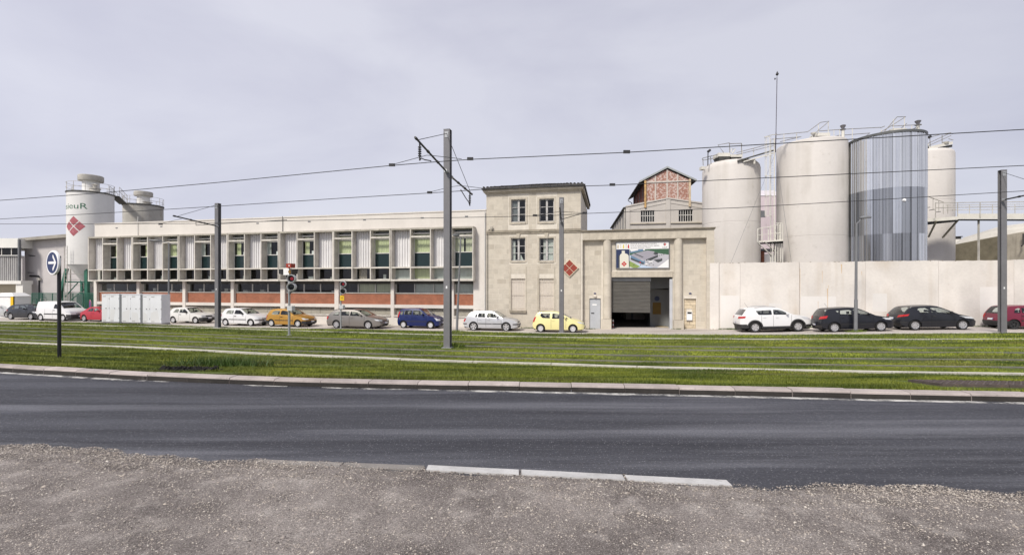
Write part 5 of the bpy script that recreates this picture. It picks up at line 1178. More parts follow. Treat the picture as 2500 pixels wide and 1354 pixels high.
def silo(px, Y, r, ztop, label, mt_, **k):
    X = (px - CX) / F * Y; t = thing('storage_silo', label, 'silo', (X, Y, GZ), 0, 'storage silos of the works'); silo_body(t, r, ztop - GZ, mt_, **k); return t
def rel(t): 
    L = t.location.copy(); return lambda px, py, dY=0.0: Vector(at(px, py, L.y + dY)) - L
def rail(t, pts, r=.028, mt_=None, name='railing', n=5): return MB().tube(pts, r * 1.25, n).build(name, mt_ or (mt_railing if name == 'railing' else mt_cream), t)
# silo beside the gatehouse
s1 = silo(1784, 40, 2.34, 12.55, 'pale concrete silo next to the gatehouse, leftmost of the big silos', mt_silo, shoulder=.6, grooves=(5.2, 9.0))
p = rel(s1)
rail(s1, [p(1767, 373, -1), p(1753, 354, -1), p(1780, 349, -1), p(1783, 351, -1), p(1810, 350, -1), p(1812, 356, -1)]); rail(s1, [p(1781, 350, -1), p(1782, 378, -1)]); rail(s1, [p(1810, 350, -1), p(1811, 378, -1)])
rail(s1, [p(1753, 377, -1), p(1716, 386, -.5), p(1714, 389, -.5), p(1718, 391, -.5), p(1753, 384, -1)]); rail(s1, [p(1716, 388, -.5), p(1717, 404, -.5)]); rail(s1, [p(1735, 383, -.7), p(1736, 400, -.7)])
rail(s1, [p(1728, 405, -1), p(1728.5, 371, -1)], .035, mt_dark, 'lamp_post'); MB().tube([p(1728, 371, -1), p(1734, 366, -1)], .11, 8).build('floodlight', mt_dark, s1)
def hatch(t, p, a, b_, dY, depth=1.1, nm='hatch_house'):
    """covered conveyor head: cream lid over a dark underside; a=(px,py) front low corner, b=(px,py) far top corner"""
    A, B = p(a[0], a[1], dY), p(b_[0], b_[1], dY); x0, x1, z0, z1 = A.x, B.x, A.z, B.z; y = A.y; zm = z0 + (z1 - z0) * .62
    m = MB(); m.box(x0, x1, y, y + depth, zm, z1); o = m.build(nm, mt_cream, t)
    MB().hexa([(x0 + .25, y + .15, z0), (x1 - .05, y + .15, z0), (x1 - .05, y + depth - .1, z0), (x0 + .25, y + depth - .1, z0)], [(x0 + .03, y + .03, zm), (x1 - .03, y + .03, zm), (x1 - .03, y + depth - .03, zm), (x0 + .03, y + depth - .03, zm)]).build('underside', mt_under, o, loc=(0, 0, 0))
hatch(s1, p, (1754, 396), (1783, 373), -1.2); hatch(s1, p, (1784, 393), (1812, 377), -1.2, .9)
MB().tube([p(1785, 372, -1), p(1786, 364, -1), p(1795, 364, -1), p(1788, 375, -1)], .05, 6).build('drive_unit', mt_cream, s1)
MB().box(*(lambda a, b_: (a.x, b_.x, a.y, a.y + .5, a.z, b_.z))(p(1713, 413, -1), p(1722, 406, -1))).build('edge_box', mt_cream, s1)
# big silo in the middle
s2 = silo(1980, 38, 2.54, 13.6, 'widest pale concrete silo, in the middle beside the ladder tower', mt_silo, shoulder=.12, grooves=(3.4, 7.6))
p = rel(s2)
for a in ([p(1897, 329, -1), p(1972, 322, -1.5), p(2003, 299, -1.5), p(2024, 296, -1.5), p(1996, 320, -1.5), p(1968, 346, -1.5)], [p(2000, 320, -1), p(2055, 316, -1), p(2073, 315, -1), p(2150, 311, -1)], [p(2025, 340, -.5), p(2045, 331, -.5), p(2124, 325, -.5), p(2100, 342, -.5)], [p(1885, 340, -1), p(1956, 334, -1), p(1905, 346, -1)]): rail(s2, a, .024)
for x, y0, y1 in ((1914, 327, 352), (1945, 325, 349), (1998, 302, 330), (2022, 297, 330), (2050, 317, 345), (2081, 315, 345), (2036, 318, 345)): rail(s2, [p(x, y0, -1.2), p(x, y1, -1.2)], .022, None, 'rail_post')
hatch(s2, p, (1996, 345), (2027, 324), -1.4, 1.0); MB().hexa([p(1976, 349, -1.5), p(1998, 334, -1.5), p(1998, 334, -.9), p(1976, 349, -.9)], [p(1984, 349, -1.5), p(2003, 338, -1.5), p(2003, 338, -.9), p(1984, 349, -.9)]).build('chute', mt_cream, s2)
MB().lathe([(0, 0), (.16, .0), (.22, .12), (0, .14)], 14).xf(Matrix.Translation(p(1986, 328, -1.4))).build('cowl', mt_cream, s2, smooth=30); rail(s2, [p(1986, 327, -1.4), p(1990, 345, -1.4)], .05)
def vent(t, q, top, bot):
    a, b_ = q(*top), q(*bot); h = a.z - b_.z; m = MB(); m.lathe([(.11, 0), (.11, h * .72)], 12); m.xf(Matrix.Translation(b_)); o = m.build('vent_pipe', mt_cream, t, smooth=40)
    m = MB(); m.lathe([(.20, h * .70), (.22, h * .72), (.0, h * .73)], 12); m.lathe([(.10, h * .72), (.10, h * .78), (.20, h * .92), (.21, h * .96), (.12, h), (0, h)], 14); m.xf(Matrix.Translation(b_)); m.build('vent_cowl', mat('vent_zinc', (.25, .24, .25), .35, .1, 3, metal=.8) if 'vent_zinc' not in MATS else MATS['vent_zinc'], o, loc=(0, 0, 0), smooth=40)
vent(s2, p, (2058, 305, -1.2), (2058, 345, -1.2))
# corrugated metal silo
MX, MY, MR = (2162 - CX) / F * 36, 36.0, 2.42; ms = thing('metal_silo', 'shiny ribbed sheet metal silo with three tiers of cladding', 'silo', (MX, MY, GZ)); H3 = 13.30 - GZ
tiers = [(0, 7.55), (7.55, 11.0), (11.0, H3)]
def clad_mat(name, col, rough, rnd): return mat(name, col, rough, .04, 1.2, streak=.15, scol=tuple(x * .6 for x in col), sscale=5, metal=.95, rnd=rnd, bump=.02, bs=2, stretch=(1, 1, .3), fine=.1)
cm_ = [clad_mat('cladding_grey', (.50, .51, .52), .17, .46), clad_mat('cladding_mid', (.48, .49, .50), .17, .46), clad_mat('cladding_bright', (.76, .765, .76), .13, .25)]
NS = 26
for ti, (z0, z1) in enumerate(tiers):
    r0 = MR - .012 * (2 - ti) + .024 * (0 if ti else 0); pr = []; w = 2 * math.pi / NS
    seq = [(0, .075), (.05, .075), (.09, 0), (.30, .012), (.33, .035), (.40, .035), (.43, .012), (.62, .012), (.65, .035), (.72, .035), (.75, .012), (.94, 0), (.985, .075)]
    vs = []
    for q, d in seq: a = w * q; vs.append(((r0 + d) * math.cos(a), (r0 + d) * math.sin(a)))
    k = len(vs); me = MB().add([(x, y, z0) for x, y in vs] + [(x, y, z1 + (.05 if ti < 2 else 0)) for x, y in vs], [(j, j + 1, k + j + 1, k + j) for j in range(k - 1)]).mesh('cladding_sheet', cm_[ti], fix=False)
    for i in range(NS): put('cladding_sheet', me, ms, (0, 0, 0), rz=w * i + .08)
MB().lathe([(MR - .06, 0), (MR - .06, H3)], 40).build('inner_shell', mt_under, ms, smooth=40)
MB().lathe([(MR + .05, H3 - .02), (MR + .09, H3 - .02), (MR + .09, H3 + .16), (MR + .02, H3 + .17), (0, H3 + .5)], 48).build('roof_rim', mat('rim_dark_zinc', (.11, .115, .115), .5, .2, 2, metal=.3), ms, smooth=40)
p = rel(ms); Lm = Vector(at(2205, 490, MY - MR * .95)) - ms.location
m = MB(); m.lathe([(0, 0), (.10, .0), (.13, .08), (.10, .16), (0, .18)], 12); m.xf(Matrix.Translation(Lm) @ Matrix.Rotation(R(70), 4, 'X')); m.build('floodlight', mt_white, ms, smooth=40)
for a in ([p(2135, 330, -1), p(2156, 325, -1), p(2190, 285.5, -1), p(2211, 285, -1), p(2173, 309, -1), p(2138, 330, -1)], [p(2178, 308, -1), p(2234, 305, -1), p(2250, 305, -1)], [p(2150, 312, -1), p(2160, 308, -1)], [p(2190, 322, -.5), p(2214, 301, -.5)], [p(2212, 323, -.5), p(2238, 311, -.5)]): rail(ms, a, .024)
for x, y0, y1 in ((2181, 291, 332), (2208, 286, 320), (2152, 316, 334), (2226, 306, 328)): rail(ms, [p(x, y0, -1), p(x, y1, -1)], .022, None, 'rail_post')
hatch(ms, p, (2182, 331), (2214, 313), -1.2, 1.0); MB().lathe([(0, 0), (.16, .0), (.22, .12), (0, .14)], 14).xf(Matrix.Translation(p(2166, 325, -1.2))).build('cowl', mt_cream, ms, smooth=30); rail(ms, [p(2166, 324, -1.2), p(2174, 335, -1.2)], .05)
vent(ms, p, (2241, 294, -.8), (2241, 333, -.8))
# silo at the far right
s4 = silo(2247, 42, 2.34, 14.0, 'pale concrete silo partly hidden behind the ribbed metal silo', mt_silo, shoulder=.35, grooves=(2.4, 5.4, 8.6, 11.2))
p = rel(s4); dq = -1.8
for a in ([p(2262, 352, dq), p(2320, 325, dq), p(2326, 327, dq)], [p(2262, 358, dq), p(2322, 331, dq)], [p(2262, 338, dq), p(2296, 328, dq), p(2322, 324, dq)], [p(2316, 339, dq), p(2327, 342, dq)], [p(2300, 330, dq), p(2300, 350, dq)], [p(2270, 334, dq), p(2271, 358, dq)]): rail(s4, a, .024)
MB().hexa([p(2258, 367, dq), p(2326, 352, dq), p(2326, 352, dq + 1), p(2258, 367, dq + 1)], [p(2258, 360, dq), p(2326, 345, dq), p(2326, 345, dq + 1), p(2258, 360, dq + 1)]).build('conveyor', mt_cream, s4)
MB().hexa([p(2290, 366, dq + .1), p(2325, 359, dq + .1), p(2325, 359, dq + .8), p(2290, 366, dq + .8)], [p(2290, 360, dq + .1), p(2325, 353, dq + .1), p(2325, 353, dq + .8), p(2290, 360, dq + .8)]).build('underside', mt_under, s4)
MB().lathe([(0, 0), (.17, 0), (.24, .12), (0, .15)], 12).xf(Matrix.Translation(p(2309, 350, dq))).build('cowl', mt_cream, s4, smooth=30); MB().tube([p(2266, 336, dq), p(2272, 333, dq)], .12, 6).build('beacon', mt_dark, s4); MB().box(*(lambda a, b_: (a.x, b_.x, a.y, a.y + .6, a.z, b_.z))(p(2258, 362, dq), p(2268, 351, dq))).build('roof_box', mt_cream, s4)
rail(s4, [p(2320, 372, dq - .2), p(2326, 460, dq - .2), p(2328, 480, dq - .2)], .02, mt_lampgrey, 'cable')
# walkway between the first two silos
WY = 38.0; wk = thing('walkway', 'narrow cream walkway sloping up between the two left silos', 'walkway', at(1850, 384, WY)); p = rel(wk)
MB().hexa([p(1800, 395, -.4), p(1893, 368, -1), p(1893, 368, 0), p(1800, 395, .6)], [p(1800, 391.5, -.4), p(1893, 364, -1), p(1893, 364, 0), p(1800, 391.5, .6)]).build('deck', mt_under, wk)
MB().hexa([p(1815, 396, -.5), p(1893, 374, -1.1), p(1893, 374, -1.0), p(1815, 396, -.4)], [p(1815, 393.5, -.5), p(1893, 371, -1.1), p(1893, 371, -1.0), p(1815, 393.5, -.4)]).build('edge_beam', mt_cream, wk)
for d_ in ((373, 352), (378, 358)): rail(wk, [p(1798, d_[0], -.4), p(1893, d_[1] - 4, -1)], .022)
for x in (1812, 1840, 1868): rail(wk, [p(x, 391 - (x - 1800) * .28, -.6), p(x, 371 - (x - 1800) * .26, -.6)], .02, None, 'rail_post')
rail(wk, [p(1842, 388, -.6), p(1842, 400, -.6)], .06, None, 'bracket')
# caged ladder tower
LY = 36.3; ld = thing('ladder_tower', 'cream caged access ladder with a railed landing between two silos', 'ladder', at(1886, 640, LY)); ld.location.z = GZ; p = rel(ld)
m = MB()
for x in (1881.5, 1890.5): m.tube([p(x, 700), p(x, 338)], .045, 6)
m.build('stringer', mt_cream, ld); m = MB(); y = 345
while y < 600: m.tube([p(1881.5, y), p(1890.5, y)], .014, 4); y += 7
m.build('rungs', mt_cream, ld)
m = MB(); 
for x, dY in ((1868, -.1), (1872, -.6), (1878, -.75)): m.tube([p(x, 333, dY), p(x, 526, dY)], .022, 5)
for y in (333, 380, 428, 476, 526): m.tube([p(1883, y, 0), p(1878, y + 1, -.75), p(1871, y + 2, -.65), p(1867.5, y + 1.5, -.1), p(1872, y, .35)], .024, 5)
m.build('safety_cage', mt_cream, ld)
m = MB(); m.tube([p(1866, 335, -.1), p(1880, 330, -.7), p(1897, 328, -.4)], .03, 5); m.build('top_hoop', mt_cream, ld)
pl = MB(); pl.hexa([p(1848.5, 592, -.3), p(1912, 588, -1.0), p(1912, 588, .4), p(1848.5, 591, .5)], [p(1848.5, 588, -.3), p(1912, 584.5, -1.0), p(1912, 584.5, .4), p(1848.5, 588, .5)]); pl.build('landing', mt_cream, ld)
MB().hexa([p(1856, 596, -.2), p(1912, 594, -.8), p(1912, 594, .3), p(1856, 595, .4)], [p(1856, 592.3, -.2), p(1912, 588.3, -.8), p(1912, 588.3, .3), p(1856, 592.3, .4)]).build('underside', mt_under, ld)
m = MB(); m.tube([p(1849, 559, -.3), p(1863, 555.5, -.4), p(1880, 554, -.6), p(1898, 549, -.8)], .03, 5); m.tube([p(1849, 574, -.3), p(1880, 571, -.6), p(1896, 568, -.8)], .022, 5)
for x, y0 in ((1850, 559), (1860.5, 556.5), (1876, 555), (1893, 551), (1903, 545)): m.tube([p(x, 590, -.45), p(x, y0, -.45)], .04, 5)
m.build('railing', mt_cream, ld)
m = MB(); m.tube([p(1850, 592, -.3), p(1886, 625, -.1)], .05, 5); m.tube([p(1866, 589, -.5), p(1896, 617, -.2)], .05, 5); m.build('brace', mt_cream, ld)
m = MB()
for x in (1886, 1893, 1899, 1906, 1911): m.tube([p(x, 700, -.5), p(x, 545 if x > 1894 else 588, -.5)], .04 if x != 1899 else .03, 5)
for y in (600, 570, 545): m.tube([p(1893, y, -.5), p(1911, y - 1, -.5)], .03, 5)
y = 552
while y < 645: m.tube([p(1899, y, -.5), p(1906, y, -.5)], .013, 4); y += 5.5
m.build('lower_ladder', mt_cream, ld)
# lightning mast with two guys
AY = 36.6; am = thing('lightning_mast', 'tall thin dark mast with pointed tip above the silos', 'mast', at(1894, 368, AY)); p = rel(am)
m = MB(); m.tube([p(1893, 372), p(1894.5, 325)], .05, 6); m.tube([p(1894.5, 325), p(1897, 190)], .032, 6); m.tube([p(1897, 190), p(1897.8, 176)], .014, 5); m.build('pole', mat('mast_dark', (.11, .10, .12), .6, .2, 5), am)
m = MB(); m.lathe([(0, .25), (.09, .05), (.12, -.02), (.05, -.12), (0, -.14)], 10); m.xf(Matrix.Translation(p(1897.5, 181))); m.build('finial', mt_dark, am); m = MB(); m.lathe([(0, .12), (.06, 0), (0, -.1)], 8); m.xf(Matrix.Translation(p(1892, 193))); m.tube([p(1892, 193), p(1897, 190)], .015, 4); m.build('weather_vane', mt_dark, am)
for q in ([(1894, 375, 0), (1932, 640, -1.5)], [(1893, 375, 0), (1785, 640, -.5)]): MB().tube([p(*q[0]), p(*q[1])], .010, 4).build('guy_wire', mt_lampgrey, am)
# right stairs and long walkway
RY = 37.5; wr = thing('walkway', 'long cream walkway with railings and stairs on the right silo', 'walkway', at(2300, 535, RY)); p = rel(wr)
MB().hexa([p(2257, 541, 0), p(2339, 536, -.8), p(2339, 536, .6), p(2257, 541, 1)], [p(2257, 534, 0), p(2339, 528, -.8), p(2339, 528, .6), p(2257, 534, 1)]).build('landing', mt_cream, wr)
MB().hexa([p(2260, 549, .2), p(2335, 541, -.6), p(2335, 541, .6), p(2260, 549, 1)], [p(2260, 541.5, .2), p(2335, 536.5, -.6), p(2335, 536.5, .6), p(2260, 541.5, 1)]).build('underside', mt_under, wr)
def span(x0, x1, ya, yb, ha, hb, da, db, w, mt_, nm):
    MB().hexa([p(x0, ya, da), p(x1, yb, db), p(x1, yb, db + w), p(x0, ya, da + w)], [p(x0, ya - ha, da), p(x1, yb - hb, db), p(x1, yb - hb, db + w), p(x0, ya - ha, da + w)]).build(nm, mt_, wr)
span(2338, 2640, 534.5, 535, 13, 14, -.7, -2.0, 1.2, mt_cream, 'side_beam'); span(2338, 2640, 538.5, 540, 3.6, 4.5, -.6, -1.9, 1.0, mt_under, 'deck_soffit')
for y in (494.5, 506): rail(wr, [p(2284, y + 1, -.6), p(2338, y, -.75), p(2640, y - 4, -2.0)], .026, mt_lid)
for y in (500, 512): rail(wr, [p(2310, y + 1, .5), p(2640, y - 4, -.8)], .020, mt_lid)
for x in (2284, 2338, 2393, 2450, 2510, 2570): rail(wr, [p(x, 531, -.75 - max(0, x - 2338) * .0041), p(x, 494, -.75 - max(0, x - 2338) * .0041)], .026, mt_lid, 'rail_post')
for x in (2303, 2314, 2367, 2423, 2478): rail(wr, [p(x, 522, .4 - max(0, x - 2338) * .0041), p(x, 499, .4 - max(0, x - 2338) * .0041)], .02, mt_lid, 'rail_post')
rail(wr, [p(2257, 476, .3), p(2304, 493.5, 0)], .028, mt_lid)
for x, y0, y1 in ((2263, 479, 505), (2278, 485, 512), (2292, 490, 517)): rail(wr, [p(x, y0, .2), p(x, y1, .2)], .018, mt_lid, 'rail_post')
for x, y in ((2257, 507.5), (2268, 513), (2283, 518)): MB().hexa([p(x, y + 1, -.5), p(x + 14, y - 1, -.5), p(x + 14, y - 1, .4), p(x, y + 1, .4)], [p(x, y - .6, -.5), p(x + 14, y - 2.6, -.5), p(x + 14, y - 2.6, .4), p(x, y - .6, .4)]).build('stair_tread', mt_under, wr)
for a, b_ in (((2286, 539), (2267, 578)), ((2339, 537), (2301, 580))): MB().tube([p(a[0], a[1], -.5), p(b_[0], b_[1], .9)], .075, 4).build('brace', mat('brace_olive', (.30, .28, .21), .7, .2, 3) if 'brace_olive' not in MATS else MATS['brace_olive'], wr)
rail(wr, [p(2389, 538, -.6), p(2389, 640, -.6)], .06, mt_lid, 'support_post'); MB().tube([p(2325, 513, 0), p(2333, 511.5, 0)], .05, 6).build('small_lamp', mt_lid, wr)
# domed tanks and bund wall at the right
mt_tank = mat('tank_roof', (.50, .475, .42), .8, .12, .7, streak=.3, spots=.3, spcol=(.28, .25, .2), spscale=2); mt_bund = mat('mossy_bund', (.17, .15, .105), .95, .3, 1.2, spots=.7, spcol=(.09, .085, .06), spscale=1.5, bump=.3, bs=10); mt_bundl = mat('bund_light', (.42, .38, .31), .95, .15, 1, streak=.5, spots=.3, bump=.3, bs=10)
def tank(px, Y, r, zt_, dome, label):
    X = (px - CX) / F * Y; t = thing('storage_tank', label, 'tank', (X, Y, GZ), 0, 'low tanks behind the bund'); MB().lathe([(r, -.2), (r, zt_ - GZ)], 40).build('shell', mt_tank, t, smooth=40)
    MB().lathe([(r + .06, zt_ - GZ - .02), (r + .06, zt_ - GZ + .05), (r * .8, zt_ - GZ + dome * .5), (r * .45, zt_ - GZ + dome * .85), (0, zt_ - GZ + dome)], 40).build('roof', mt_tank, t, smooth=40)
    MB().lathe([(.3, zt_ - GZ + dome - .1), (.3, zt_ - GZ + dome + .2), (.45, zt_ - GZ + dome + .22), (.45, zt_ - GZ + dome + .28), (0, zt_ - GZ + dome + .3)], 12).build('vent', mt_dark, t)
tank(2338, 52, 3.0, 6.1, 1.0, 'low pale tank roof seen beside the far right silo'); tank(2545, 45, 7.0, 5.6, 2.6, 'large low domed tank at the right edge behind the bund wall')
bp = [at(2318, 600, 46), at(2459, 573, 41.5), at(2560, 556, 38.5), at(2760, 530, 36)]; bd_ = thing('bund_wall', 'mossy dark concrete wall with sloping top below the walkway', 'wall', (bp[0][0], bp[0][1], GZ)); Lb = Vector(bd_.location)
for i, mt_ in ((0, mt_bund), (1, mt_bundl), (2, mt_bundl)):
    a, b_ = Vector(bp[i]) - Lb, Vector(bp[i + 1]) - Lb; q = Vector((0, .4, 0)); MB().hexa([(a.x, a.y, -.3), (b_.x - .01, b_.y, -.3), (b_.x - .01, b_.y + .4, -.3), (a.x, a.y + .4, -.3)], [a, b_ - Vector((.01, 0, 0)), b_ + q - Vector((.01, 0, 0)), a + q]).build('wall_bay', mt_, bd_)
MB().tube([Vector(at(2498, 570, 40)) - Lb, Vector(at(2498, 597, 40)) - Lb, Vector(at(2494, 600, 39.9)) - Lb], .05, 6).build('hook', mt_dark, bd_)
# pink shed and brick stub in the gap between the silos
px0 = at(1846, 640, 50)[0]; t = thing('tank_shed', 'pinkish white sheet building seen in the gap between two silos', 'building', (px0, 50, GZ)); p = rel(t)
a, b_ = p(1840, 640), p(1915, 478); MB().box(a.x, b_.x, 0, 5, -.3, b_.z).build('wall', mat('pink_sheet', (.62, .53, .56), .8, .08, .8, streak=.3, stretch=(1, 1, .2)), t); MB().hexa([(a.x, -.05, b_.z), (b_.x, -.05, b_.z), (b_.x, 5, b_.z), (a.x, 5, b_.z)], [(a.x, 2, b_.z + 1.0), (b_.x, 2, b_.z + 1.0), (b_.x, 3, b_.z + 1.0), (a.x, 3, b_.z + 1.0)]).build('roof', mat('pale_roof', (.55, .52, .55), .7, .1, 2), t); c = p(1856, 530); d_ = p(1868, 514); MB().box(c.x, d_.x, -.03, .0, c.z, d_.z).build('window', mt_lampgrey, t)
t = thing('yard_store', 'small brick store with white door below the ladder landing', 'building', at(1851, 640, 43)); t.location.z = GZ; p = rel(t); a, b_, c = p(1845, 640), p(1866, 612), p(1905, 607)
MB().box(a.x, b_.x, 0, 3, -.3, b_.z).build('brick_wall', mt_brick, t); MB().box(b_.x + .01, c.x, .1, 3, -.3, b_.z - .3).build('door', mt_white, t); MB().box(a.x - .2, c.x, -.1, 3.1, b_.z, c.z).build('roof', mt_lampgrey, t)

# ---- warehouse and brick tower behind the gatehouse (own heading)
WA = R(7.9); wc, ws = math.cos(WA), math.sin(WA); WO = ((1631 - CX) / F * 44, 44.0)
def WU(px, off=0.0):
    k = (px - CX) / F; ox, oy = WO[0] + off * ws, WO[1] + off * wc; return (oy * k - ox) / (wc + ws * k)
def WZ(px, py, off=0.0):
    u = WU(px, off); Y = WO[1] + off * wc - u * ws; return CAM_Z + (CY - py) / F * Y - GZ
wh = thing('warehouse', 'grey rendered gable warehouse with two barred windows behind the gatehouse', 'building', (WO[0], WO[1], GZ), -WA)
mt_wh = mat('grey_render', (.50, .47, .435), .9, .07, .6, streak=.3, scol=(.36, .33, .29), spots=.1); mt_whd = mat('warehouse_side', (.34, .32, .29), .9, .15, .8, streak=.8, scol=(.10, .09, .08), sscale=2)
ua, za = WU(1528), WZ(1528, 506); ub = -ua; zap = WZ(1631, 486); LW = 17.0
wins = [(WU(1564.5), WU(1598), WZ(1580, 541.5), WZ(1580, 511)), (WU(1657), WU(1691.5), WZ(1675, 540), WZ(1675, 508.5))]
m = wall_cells(MB(), ua, ub, -.3, za - .35, wins, 0, .35); m.prism_y([(ua, za - .35), (ub, za - .35), (ub, za), (0, zap), (ua, za)], 0, .35); m.build('gable_wall', mt_wh, wh)
m = MB(); m.box(ua, ua + .3, .35, LW, -.3, za - .1); m.box(ub - .3, ub, .35, LW, -.3, za - .1); m.build('side_wall', mt_whd, wh)
def slope_box(m, u0, z0, u1, z1, y0, y1, th):
    m.hexa([(u0, y0, z0), (u1, y0, z1), (u1, y1, z1), (u0, y1, z0)], [(u0, y0, z0 + th), (u1, y0, z1 + th), (u1, y1, z1 + th), (u0, y1, z0 + th)])
m = MB(); slope_box(m, ua - .25, za - .08, 0, zap - .02, .05, LW, .10); slope_box(m, 0, zap - .02, ub + .25, za - .08, .05, LW, .10); m.build('roof', mt_roof, wh)
m = MB(); slope_box(m, ua, za + .02, 0, zap + .02, -.07, .3, .14); slope_box(m, 0, zap + .02, ub, za + .02, -.07, .3, .14); slope_box(m, ua, za - .42, -.22, zap - .40, -.04, .0, .05); slope_box(m, .22, zap - .40, ub, za - .42, -.04, .0, .05); m.build('parapet', mt_wh, wh)
m = MB(); m.box(-.21, .21, -.07, 0, -.3, zap - .05); m.box(ua, ua + .38, -.07, 0, -.3, za - .1); m.build('pilaster', mt_wh, wh); m = MB(); zl = WZ(1600, 545); m.box(ua + .4, -.22, -.12, 0, zl - .05, zl + .05); m.box(.22, ub, -.12, 0, zl - .05, zl + .05); m.build('ledge', mt_trim, wh)
for o in wins:
    a, b_, z0, z1 = o; m = MB(); m.box(a, b_, .12, .16, (z0 + z1) / 2 - .03, (z0 + z1) / 2 + .03)
    for k in range(7): x = a + (b_ - a) * k / 6; m.box(x - .025, x + .025, .10, .16, z0, z1)
    w_ = m.build('window', mt_frame, wh); MB().quad((a, .17, z0), (b_, .17, z0), (b_, .17, z1), (a, .17, z1)).build('pane', mt_dkglass, w_, loc=(0, 0, 0))
m = MB(); x = ua - .12
m.tube([(ua - .1, .2, za - .1), (ua - .1, .2, 4)], .06, 6); m.build('downpipe', mt_lid, wh)
for i in range(6): MB().box(ua - .06, ua, 1.2 + i * 2.6, 1.5 + i * 2.6, -.3, za - .2).build('buttress', mt_wh, wh)
tw = thing('brick_tower', 'old red brick gabled tower with peeling white paint above the grey warehouse', 'building', (WO[0], WO[1] + .0, GZ), -WA)
mt_oldb = brick_mat('peeling_brick', (.36, .12, .07), (.28, .085, .05), (.42, .30, .25), spots=.8, spcol=(.56, .47, .43), vs=5.5); mt_reds = mat('red_sheet', (.14, .04, .022), .9, .3, 1, streak=.6, scol=(.05, .025, .02), sscale=2)
ta, tb = WU(1575), WU(1683.5); tc_ = (ta + tb) / 2; ze_ = WZ(1575, 441); zp_ = WZ(1630, 413); zlo = zap - 1.2
ye0, ye1 = .02, 9.0
pz = lambda u: zap + (za - zap) * abs(u) / abs(ua)
m = MB(); m.prism_y([(ta, pz(ta) - .1), (0, zap - .1), (tb, pz(tb) - .1), (tb, ze_), (tc_, zp_), (ta, ze_)], .05, .3); m.build('brick_gable', mt_oldb, tw)
m = MB(); m.box(ta, ta + .2, .3, ye1, zlo, ze_); m.box(tb - .2, tb, .3, ye1, zlo, ze_); m.box(ta, tb, ye1 - .2, ye1, zlo, ze_); m.build('side_wall', mt_reds, tw)
for k in range(4): MB().box(ta - .05, ta, 1.2 + k * 2.2, 1.32 + k * 2.2, zlo, ze_).build('side_post', mt_dark, tw)
m = MB(); zz = WZ(1630, 443); f = .07
for x in (ta + (tc_ - ta) * .47, tc_, tc_ + (tb - tc_) * .47): m.box(x - f, x + f, .0, .05, pz(x) - .08, ze_ + (zp_ - ze_) * (1 - abs(x - tc_) / (tc_ - ta)) - .02)
m.box(ta + .1, tb - .1, .005, .05, zz - .08, zz + .08); m.build('timber_frame', mat('peeling_white', (.55, .49, .44), .9, .15, 4, spots=.5, spcol=(.30, .14, .10), spscale=6), tw)
for x, mt_ in ((ta, mat('rust_post', (.52, .33, .14), .85, .35, 4, spots=.6, spcol=(.24, .10, .03), spscale=4)), (tb, mat('cream_post', (.58, .47, .33), .85, .2, 4, spots=.4, spcol=(.35, .18, .07), spscale=5))): MB().box(x - .09, x + .09, -.16, -.02, WZ(1575, 507), ze_).build('corner_post', mt_, tw)
ea, eb = WU(1560.5), WU(1700.5); sl_ = (zp_ - ze_) / (tc_ - ta); zr_ = zp_ + .12
m = MB()
for u0, u1 in ((ea, tc_), (eb, tc_)):
    z0 = zr_ - abs(tc_ - u0) * sl_; a, b_ = (u0, z0), (u1, zr_); a, b_ = (a, b_) if u0 < u1 else (b_, a); slope_box(m, a[0], a[1], b_[0], b_[1], -.10, ye1 + .6, .09)
m.build('roof', mt_under, tw)
m = MB()
for u0, u1 in ((ea, tc_), (eb, tc_)):
    z0 = zr_ - abs(tc_ - u0) * sl_; a, b_ = (u0, z0), (u1, zr_); a, b_ = (a, b_) if u0 < u1 else (b_, a); slope_box(m, a[0], a[1] - .02, b_[0], b_[1] - .02, -.15, -.105, .17)
m.build('barge_board', mat('barge_grey', (.33, .35, .35), .7, .1, 3), tw)
MB().tube([(ea, ye1 + .3, zr_ - (tc_ - ea) * sl_ - .1), (ta - .15, ye1 + .2, zr_ - (tc_ - ea) * sl_ - .4), (ta - .1, ye1 + .2, zlo)], .05, 6).build('downpipe', mt_dark, tw)

# ---- silos and shed at the far left
def cyl_hit(px, C, r):
    k = (px - CX) / F; d = Vector((k, 1)).normalized(); o = -Vector(C); b_ = o.dot(d); disc = b_ * b_ - (o.dot(o) - r * r)
    if disc < 0: return None
    s = -b_ - math.sqrt(disc); P = d * s; return math.atan2(P.y - C[1], P.x - C[0]), P.y
LC = (-.9345 * 49, 49.0); LR = 1.93
s5 = thing('storage_silo', 'white painted silo on green legs with green lettering and red diamond', 'silo', (LC[0], LC[1], GZ), 0, 'storage silos of the works'); zt5 = 11.72 - GZ; zc5 = 2 + (CY - 645) / F * 47.3 - GZ
MB().lathe([(.35, zc5 - 2.4), (LR * .97, zc5 - .02), (LR, zc5), (LR, zt5 - .1), (LR + .07, zt5 - .1), (LR + .07, zt5), (0, zt5 + .05)], 56).build('shell', mt_siloL, s5, smooth=30)
MB().lathe([(LR + .075, zt5 - .12), (LR + .085, zt5 - .05), (LR + .075, zt5 + .01)], 48).build('roof_rim', mt_under, s5)
def head(t, zt_, sc, n=36):
    MB().lathe([(.72 * sc, zt_), (.72 * sc, zt_ + 1.35 * sc)], n).build('head_drum', mt_siloL, t, smooth=40)
    MB().lathe([(0, zt_ + 1.3 * sc), (1.05 * sc, zt_ + 1.32 * sc), (1.07 * sc, zt_ + 1.36 * sc), (1.07 * sc, zt_ + 1.86 * sc), (1.03 * sc, zt_ + 1.92 * sc), (0, zt_ + 1.95 * sc)], n).build('head_lid', mt_lid, t, smooth=30)
head(s5, zt5, 1.0)
